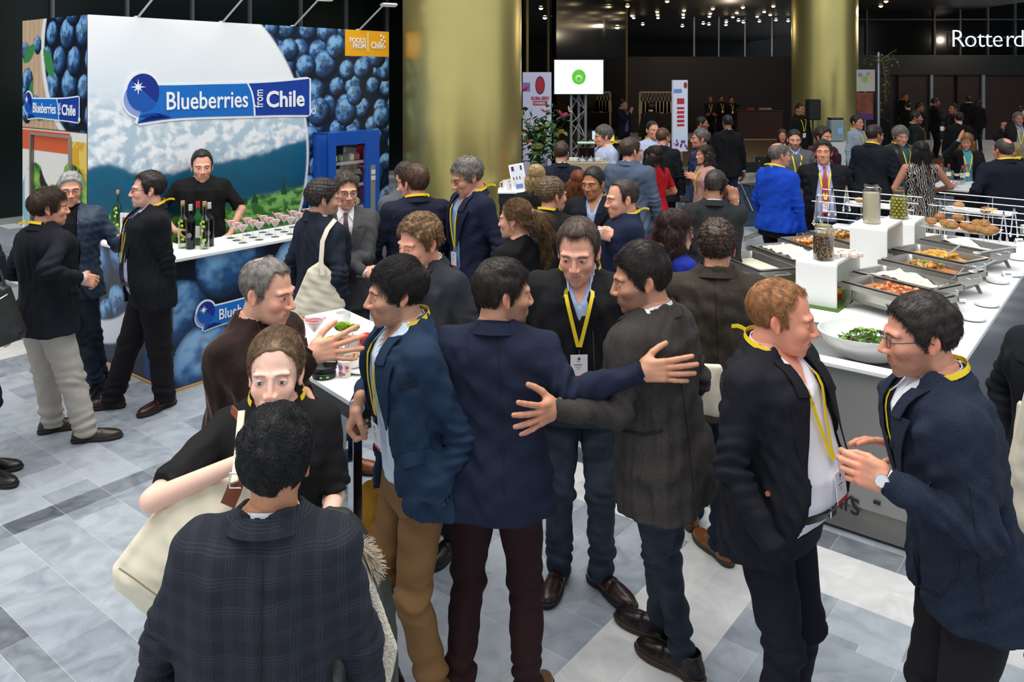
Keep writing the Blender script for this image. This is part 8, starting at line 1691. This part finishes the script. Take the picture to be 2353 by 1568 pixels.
# far trio at the desk
person(1632, 222, 1.72, -6, 'blond far guest with folded hands and yellow lanyard at the red desk', 2, top='sweater', tcol='0c0d10', scol='3a3a40', hcol='4a2f1c', skin='8f5f48', lan='badge', tail=0, Lw=(-.05, -.25, 1.08), Rw=(.05, -.27, 1.08), Lp=(1, 0, -.8), Rp=(-1, 0, -.8), bcolr='0c0d10')
person(1657, 219, 1.74, 10, 'dark far guest with yellow lanyard, middle of three by the red desk', 2, Y=32, top='sweater', tcol='0a0a0c', scol='2a2a2e', hcol='0e0b0a', skin='8a5a44', lan='badge', tail=0, bcolr='0a0a0c')
person(1680, 222, 1.70, 10, 'far guest touching the face, rightmost of three by the red desk', 2, top='sweater', tcol='0a0a0c', scol='c8c4c0', hcol='0e0b0a', skin='a8735a', lan='badge', tail=0, Lw=(.03, -.14, 1.5), Lp=(.9, -.2, -.6), Lh='relax', Ld=(0, 0, 1), bcolr='0a0a0c')
person(1433, 229, 1.86, 48, 'man with glasses in navy suit, hand at his chin, between the tote rails', 2, Y=22.5, tcol='0f1422', scol='6a5a8c', hcol='1e1412', skin='a8745c', lan='front', tail=0, Rw=(-.02, -.24, 1.40), Rp=(-.7, 0, -1), Rh='relax', Rd=(.2, -.1, 1), bcolr='0f1422', hs=1.15)
person(1495, 236, 1.80, 180, 'dark figure in brown coat seen from behind before the right tote rail', 2, Y=21.5, top='coat', tcol='1c1412', scol='1c1412', hcol='1a100c', hair=dict(style='curly', t=.03, top=.03), nocollar=1, hem=.6, Lh=None, Rh=None)
# 44..
person(1838, 240, 1.89, 18, 'man in dark green sweater with badge standing by the loudspeaker', 1, Y=18.2, top='sweater', tcol='14160f', scol='14160f', nocollar=1, hcol='15100e', skin='b07a60', hair=dict(t=.003, top=.012, ln=.014), lan='badge', lbot=1.18, tail=0, head=(8, 2), bcolr='1a1f2c', hs=1.05)
person(1790, 333, 1.80, 122, 'man in royal blue sweater with greying short hair, seen from behind', 1, Y=8.6, top='sweater', tcol='0b3fae', tk='knit', scol='b6c0e4', hcol='3a312b', hcol2='6b6058', skin='b9836a', hair=dict(t=.004, top=.002, ln=.012, bald=dict(w=.04, l=.05, y=.0)), head=(-18, 0), lan='back', tail=1, tailphi=10, bcolr='0e0f13', hs=1.14, build=1.06, ease=.03, Lh=None, Rh='relax', Lw=(.26, -.08, .9), Rw=(-.26, -.08, .86))
person(1893, 322, 1.80, -16, 'man in dark suit with red tie, pale blue shirt and name badge by the buffet', 1, tcol='0d0f18', scol='b4b9de', tie='9c2226', hcol='120e0d', hcol2='2a211d', skin='c48a6c', hair=dict(t=.007, top=.012, ln=.03, front=.004), head=(-8, -4), lan='badge', lbot=1.14, tail=0, front='open', gap=.12, belly=.08, build=1.12, Lh=None, Rh=None, Lw=(.28, .0, .92), Rw=(-.28, .0, .92), hs=1.14, bcolr='0d0f18', jaw=1.06)
person(1826, 297, 1.80, -6, 'bearded man in grey cardigan with lanyard and jeans behind the blue sweater', 1, top='sweater', tcol='56575a', tk='knit', scol='9fb6e0', hcol='120e0d', skin='c48e70', beard=.9, bcol='1c1512', hair=dict(t=.005, top=.006, ln=.014), head=(-6, 4), lan='badge', lbot=1.12, tail=0, bcolr='3c5a7c', bk='denim', hs=1.14, build=1.06, vneck=1.3)
person(1893, 292, 1.80, 28, 'man with tousled dark hair in maroon sweater behind the red-tie man', 1, top='sweater', tcol='3a1020', tk='knit', scol='7ab0b8', hcol='1c120e', hcol2='3a261c', skin='c08868', hair=dict(style='curly', t=.016, top=.018, ln=.02), bcolr='15161c', hs=1.14, build=1.12, ease=.03, Rh=None, Lh=None)
person(1970, 265, 1.80, 34, 'dark-haired man in pale grey shirt with lanyard behind the buffet', 1, top='shirt', tcol='8e99a8', tk='cotton', colc='8e99a8', hcol='120e0d', skin='b98168', hair=dict(t=.008, top=.008, ln=.02), head=(0, 0), lan='front', lbot=1.2, tail=0, bcolr='12141c', hs=1.1)
person(2008, 289, 1.86, 132, 'stocky man in black suit with beard, seen from behind near the grain jar', 1, Y=10.8, tcol='141821', scol='d8dcea', hcol='1e1512', hcol2='38281f', skin='bb8064', beard=.7, hair=dict(t=.006, top=.010, ln=.02), head=(-20, 4), lan='back', tail=0, tie='b83a3c', bcolr='141821', hs=1.14, build=1.14, Lh=None, Rh=None)
person(2070, 290, 1.82, 8, 'man with shaggy grey hair and glasses in dark leather jacket and teal shirt', 1, Y=11.3, tcol='1a1413', tk='satin', scol='2f5560', hcol='55524e', hcol2='8d8982', skin='c48c70', glasses='8a8a8a', hair=dict(t=.012, top=.010, ln=.05, front=-.012, low=-.02, lift=.1), head=(-10, 8), lan='front', lbot=1.2, tail=0, front='open', gap=.06, lapel=0, bcolr='15161c', hs=1.16, build=1.12, Lh=None, Rh=None)
person(2115, 324, 1.71, 170, 'woman with long black hair in black and cream patterned sleeveless dress', 1, Y=9.95, fem=1, top='dress', tcol='111111', tk='zebra', sleeve=0, bare=2, nocollar=1, hcol='080707', hcol2='1c1816', skin='b07c64', hair=dict(style='long', len=.40, t=.012, top=.008, ln=.13, lift=.03, wave=.006), nsx=2, hs=1.14, bottom='bare', bcolr='1a1a1e', build=1.1, Rw=(-.28, -.25, 1.12), Rp=(-.8, 0, -1), Lw=(.2, -.25, 1.1))
person(2106, 256, 1.80, 62, 'bearded dark-haired man in dark green sweater with badge, face to the right', 1, top='sweater', tcol='141c16', scol='4c5668', hcol='0e0b0a', skin='9c6a52', beard=.8, hair=dict(t=.007, top=.010, ln=.02), lan='badge', tail=0, lbot=1.2, bcolr='0e0f12', hs=1.1, build=1.06)
# dark group in front of the doors
person(2022, 243, 1.72, 184, 'woman with long dark hair in black coat, seen from behind below the posters', 2, Y=19.5, fem=1, top='coat', tcol='070708', scol='070708', nocollar=1, hcol='0a0606', hair=dict(style='long', len=.2), hem=.7, Lh=None, Rh=None)
person(2150, 227, 1.85, 78, 'man with dark beard in black jacket and pink collar, in profile by the brown doors', 2, Y=24.5, tcol='08080b', scol='8a5560', hcol='120c0a', skin='96604a', beard=.7, Rw=(-.1, -.26, 1.15), Rp=(-.5, 0, -1), bcolr='08080b')
person(2225, 224, 1.82, 176, 'bald-crowned man in navy suit seen from behind by the brown doors', 2, Y=28, tcol='090c18', scol='5a5a30', hcol='0e0b0a', skin='a06c50', lan='back', tail=0, hair=dict(bald=dict(w=.045, l=.05, y=.02)), bcolr='090c18', build=1.1, hs=1.2, Lh=None, Rh=None)
person(2246, 226, 1.72, 176, 'woman with long black hair next to the bald-crowned navy suit', 2, Y=27, fem=1, top='coat', tcol='060608', scol='060608', nocollar=1, hcol='060404', hair=dict(style='long', len=.2), hem=.8, Lh=None, Rh=None)
I57 = person(2190, 246, 1.80, -82, 'dark man in profile to the left holding a white cup by the brown doors', 2, Y=20.5, tcol='08090c', scol='2a2a30', hcol='120c0a', skin='8d5a44', Lw=(.1, -.28, 1.15), Lp=(.4, 0, -1), Lh='grip', bcolr='08090c', hair=dict(front=.02))
cq = hq(I57, 'L'); cup((cq[0], cq[1], cq[2]-.05), 'white paper cup held among the dark coats', .045, .11)
person(2203, 266, 1.74, 170, 'guest in dark woollen hat and black coat seen from behind', 2, Y=17, top='coat', tcol='0a0a0d', scol='0a0a0d', nocollar=1, hcol='120a0a', hair=dict(t=.016, top=.018, low=-.02), hem=.6, Rw=(-.1, -.3, 1.2), Rp=(-.7, 0, -.6), build=1.1, Lh=None)
person(2080, 213, 1.86, 20, 'red-haired man far back between the poster stand and silver door post', 2, Y=31, tcol='08080a', scol='8a7a3a', hcol='5a2c16', skin='a06a50', lan='front', tail=0, bcolr='08080a', hs=1.2)
person(2086, 232, 1.74, 182, 'person in black coat seen from behind just below the red-haired man', 2, Y=24, top='coat', tcol='060607', scol='060607', nocollar=1, hcol='1a120a', hem=.7, Lh=None, Rh=None)
person(2114, 238, 1.76, 50, 'dark-haired far guest looking right, partly behind the green sweater', 2, Y=22.5, tcol='08080b', scol='30303a', hcol='0e0a09', skin='8a5a46', bcolr='08080b')
person(2222, 308, 1.68, -22, 'woman with long blonde-brown hair raising her hand, black jacket, yellow lanyard', 1, Y=11.8, fem=1, tcol='0c0c0e', scol='4a9ab0', nocollar=1, hcol='5a3a1e', hcol2='a5763e', skin='c48c6c', hair=dict(style='long', len=.22, t=.014, top=.010, ln=.11, lift=.05), nsx=1.8, head=(-12, 8), lan='front', lbot=1.15, tail=0, front='open', gap=.07, Rw=('w', 2202, 325, 11.6), Rd=(.3, -.1, 1), Rp=(-1, -.2, -1), Rh='flat', Lh=None, hs=1.16, bcolr='0c0c0e')
person(2305, 320, 1.80, 184, 'bald-crowned man in wide navy jacket seen from behind, beyond the buffet', 1, Y=9.3, tcol='0e1322', scol='c8cce0', hcol='231d1a', hcol2='4a423c', skin='c48a70', hair=dict(t=.004, top=.002, ln=.014, bald=dict(w=.035, l=.045, y=.035)), lan='back', tail=1, tailphi=-25, hs=1.22, build=1.25, bcolr='0e1322', Lh=None, Rh=None, Lw=(.36, -.1, 1.0), Rw=(-.36, -.1, 1.0), ease=.05)
person(2334, 328, 1.59, 172, 'woman with long dark blonde hair mostly behind the bald-crowned man', 2, Y=11.2, fem=1, tcol='15151a', scol='e8e4e0', hcol='7a6440', hair=dict(style='long', len=.25, t=.008), hs=1.12, lan='back', bcolr='15151a', Lh=None, Rh=None)
person(2340, 257, 1.80, -14, 'grey-haired man at the right edge in tan and black jacket with lanyard', 1, Y=16, tcol='1a1614', scol='8a92a8', hcol='3c3a38', hcol2='6c6864', skin='9c6e5a', hair=dict(t=.008, top=.008, ln=.02), lan='front', lbot=1.15, tail=0, Rw=(-.33, -.22, 1.45), Rp=(-1, -.2, -1), Rh='fist', Rd=(0, 0, 1), hs=1.16, bcolr='0e0f12', build=1.1)
person(2350, 243, 1.74, 30, 'curly dark-haired far guest at the right edge behind the grey-haired man', 2, Y=20, tcol='0a0a0c', scol='0a0a0c', nocollar=1, hcol='1c0f0a', hair=dict(style='curly', t=.02, top=.02), bcolr='0a0a0c')
person(1797, 308, 1.62, -10, 'red-brown haired woman seen between the desk and the bearded cardigan man', 2, Y=13.5, fem=1, tcol='15100e', scol='c8a8a0', nocollar=1, hcol='2a100a', skin='a8705a', hair=dict(style='bob', t=.01), bcolr='15100e')
person(2452, 660, 1.76, -60, 'guest in dark coat cut by the right picture edge with a tote bag', 1, Y=3.15, tcol='101219', scol='101219', nocollar=1, Lh=None, Rh=None, bcolr='14151a', Rw=(-.24, 0, .95), Lw=(.24, 0, .95))
person(-68, 520, 1.76, 85, 'guest in navy trousers and dark shoes cut by the left picture edge', 1, Y=4.95, tcol='131722', scol='e0e0e6', bcolr='161d33', Lw=(.25, -.05, .95), Rw=('w', -50, 650, 4.72), Rp=(-.3, 1, -.5), Rh=None, Lf=('f', -30, 1085), Rf=('f', -18, 1108))
# ---------------------------------------------------------------- tailoring details laid on the cloth
def caster(I, o):
    me = o.data; t = BVHTree.FromPolygons([v.co for v in me.vertices], [p.vertices for p in me.polygons]); R = I['Rz']; q = Vector((*I['pos'], 0)); o0 = R.transposed() @ (Vector((0, 0, CH))-q)
    def f(px, py):
        d = (R.transposed() @ Vector(((px-1176.5)/FPX, 1, (HZ-py)/FPX))).normalized(); h = t.ray_cast(o0, d)
        if h[0] is None: return None, None
        n = h[1] if h[1].dot(d) < 0 else -h[1]; return h[0], n
    return f
def seam(I, name, pts, w_, m, off=.0015, th=.002):
    f = caster(I, I['jk']); L_ = []; R_ = []; N_ = []; q = []
    for i in range(len(pts)-1):
        for t in np.linspace(0, 1, 7, endpoint=(i == len(pts)-2)): h, n = f(pts[i][0]*(1-t)+pts[i+1][0]*t, pts[i][1]*(1-t)+pts[i+1][1]*t); q += [(h, n)] if h is not None else []
    if len(q) < 3: return
    for i, (h, n) in enumerate(q):
        t = q[min(i+1, len(q)-1)][0]-q[max(i-1, 0)][0]; s_ = t.cross(n).normalized()*w_/2; L_.append(h-s_+n*off); R_.append(h+s_+n*off); N_.append(n)
    mb = MB(); mb.strip(L_, R_, th, N_); return mb.build(name, m, I['jk'], True)
def buttons(I, pts, m, r=.008):
    f = caster(I, I['jk'])
    for px, py in pts:
        h, n = f(px, py)
        if h is None: continue
        M = Matrix.Translation(h+n*.001) @ n.to_track_quat('Z', 'Y').to_matrix().to_4x4(); mb = MB(); mb.lathe([(0, .0), (r, 0), (r, .003), (r*.6, .0022), (0, .0022)], 14, M=M); mb.build('button', m, I['jk'], True)
def ribbon_text(I, body, pts, size):
    f = caster(I, I['lan']); n_ = len(body); mb = MB(); tot = [0]
    for i in range(len(pts)-1): tot.append(tot[-1]+math.hypot(pts[i+1][0]-pts[i][0], pts[i+1][1]-pts[i][1]))
    def at(s_):
        for i in range(len(pts)-1):
            if s_ <= tot[i+1] or i == len(pts)-2: t = (s_-tot[i])/(tot[i+1]-tot[i]); return pts[i][0]*(1-t)+pts[i+1][0]*t, pts[i][1]*(1-t)+pts[i+1][1]*t
    for k, ch in enumerate(body):
        if ch == ' ': continue
        s0 = tot[-1]*(k+.5)/n_; h, n = f(*at(s0)); h2, _ = f(*at(s0+4))
        if h is None or h2 is None: continue
        x = (h2-h).normalized(); n = (n-x*n.dot(x)).normalized(); y = n.cross(x); M = Matrix((x, y, n)).transposed().to_4x4(); M.translation = h+n*.0006-y*size*.35-x*size*.3
        o = text('glyph', ch, (0, 0, 0), (0, 0, 0), size, None, None, 1, 0, .0002); mb.add([tuple(M @ v.co) for v in o.data.vertices], [tuple(p.vertices) for p in o.data.polygons]); bpy.data.objects.remove(o)
    if mb.V: tag(mb.build('lettering', mat('ribbon_print', 'b8601c', .5), I['lan']), kind='stuff')
dk = lambda c: mat('seam_'+c, c, .8)
buttons(I5, [(1448, 893), (1457, 890), (1466, 887), (1474, 884)], mat('horn_button', 'a8a296', .35), .007)
buttons(I4, [(1018, 1160), (1026, 1150), (1034, 1141)], mat('navy_button', '0c121c', .3), .008)
buttons(I6, [], M_black)
seam(I5, 'back_seam', [(1142, 720), (1150, 900), (1160, 1140)], .003, dk('0b0e18')); seam(I5, 'pocket_flap', [(1252, 1020), (1290, 1012)], .045, cloth('1a2136', 'wool'), .002, .003)
seam(I7, 'pocket_welt', [(1432, 990), (1480, 999), (1522, 990)], .010, dk('0a0909')); seam(I7, 'side_seam', [(1560, 840), (1580, 1000), (1592, 1130)], .003, dk('141212'))
seam(I4, 'pocket_flap', [(925, 1062), (955, 1052), (990, 1048)], .05, cloth('1f334b', 'wool'), .002, .003); seam(I4, 'breast_pocket', [(915, 892), (960, 880)], .014, dk('101b2a'))
seam(I9, 'side_seam', [(2225, 1120), (2245, 1250), (2258, 1400)], .003, dk('0a0e16')); seam(I9, 'pocket_edge', [(2100, 1270), (2110, 1345), (2160, 1370), (2200, 1330), (2205, 1280)], .004, dk('0a0e16'))
seam(I10, 'back_seam', [(1640, 620), (1645, 700), (1650, 830)], .003, dk('1a1612')); seam(I1, 'back_seam', [(603, 1290), (600, 1400), (598, 1568)], .003, dk('101218'))
seam(I14, 'pocket_flap', [(158, 668), (190, 662)], .05, cloth('12151d', 'wool'), .002, .003); seam(I14, 'side_seam', [(118, 640), (120, 750)], .003, dk('08090c'))
seam(I6, 'zip', [(1362, 760), (1366, 860), (1368, 960)], .006, dk('3a3a3e'))
buttons(I8, [(1765, 1135)], mat('copper_button', 'a0624a', .4), .009)
ribbon_text(I4, 'FRUIT LOGISTICA  8-10 FEBRUARY 2017', [(884, 970), (890, 910), (897, 850), (900, 800)], .013)
ribbon_text(I8, '2017 FEBRUARY 8-10 FRUIT LOGISTICA', [(1800, 800), (1830, 850), (1870, 930)], .013)
h = MB(); h.tube([(.02*math.cos(a), 0, .02*math.sin(a)) for a in np.linspace(0, 2*PI, 20)], .0014, 6, False)
M_ = Matrix.Scale(I21['s'], 4) @ I21['Mh'] @ Matrix.Translation((.083, .008, -.055)) @ Matrix.Rotation(PI/2, 4, 'Z'); h.V = [tuple(M_ @ Vector(v)) for v in h.V]; h.build('hoop_earring', mat('gold_hoop', 'c9a45a', .25, 1.0), I21['root'], True)
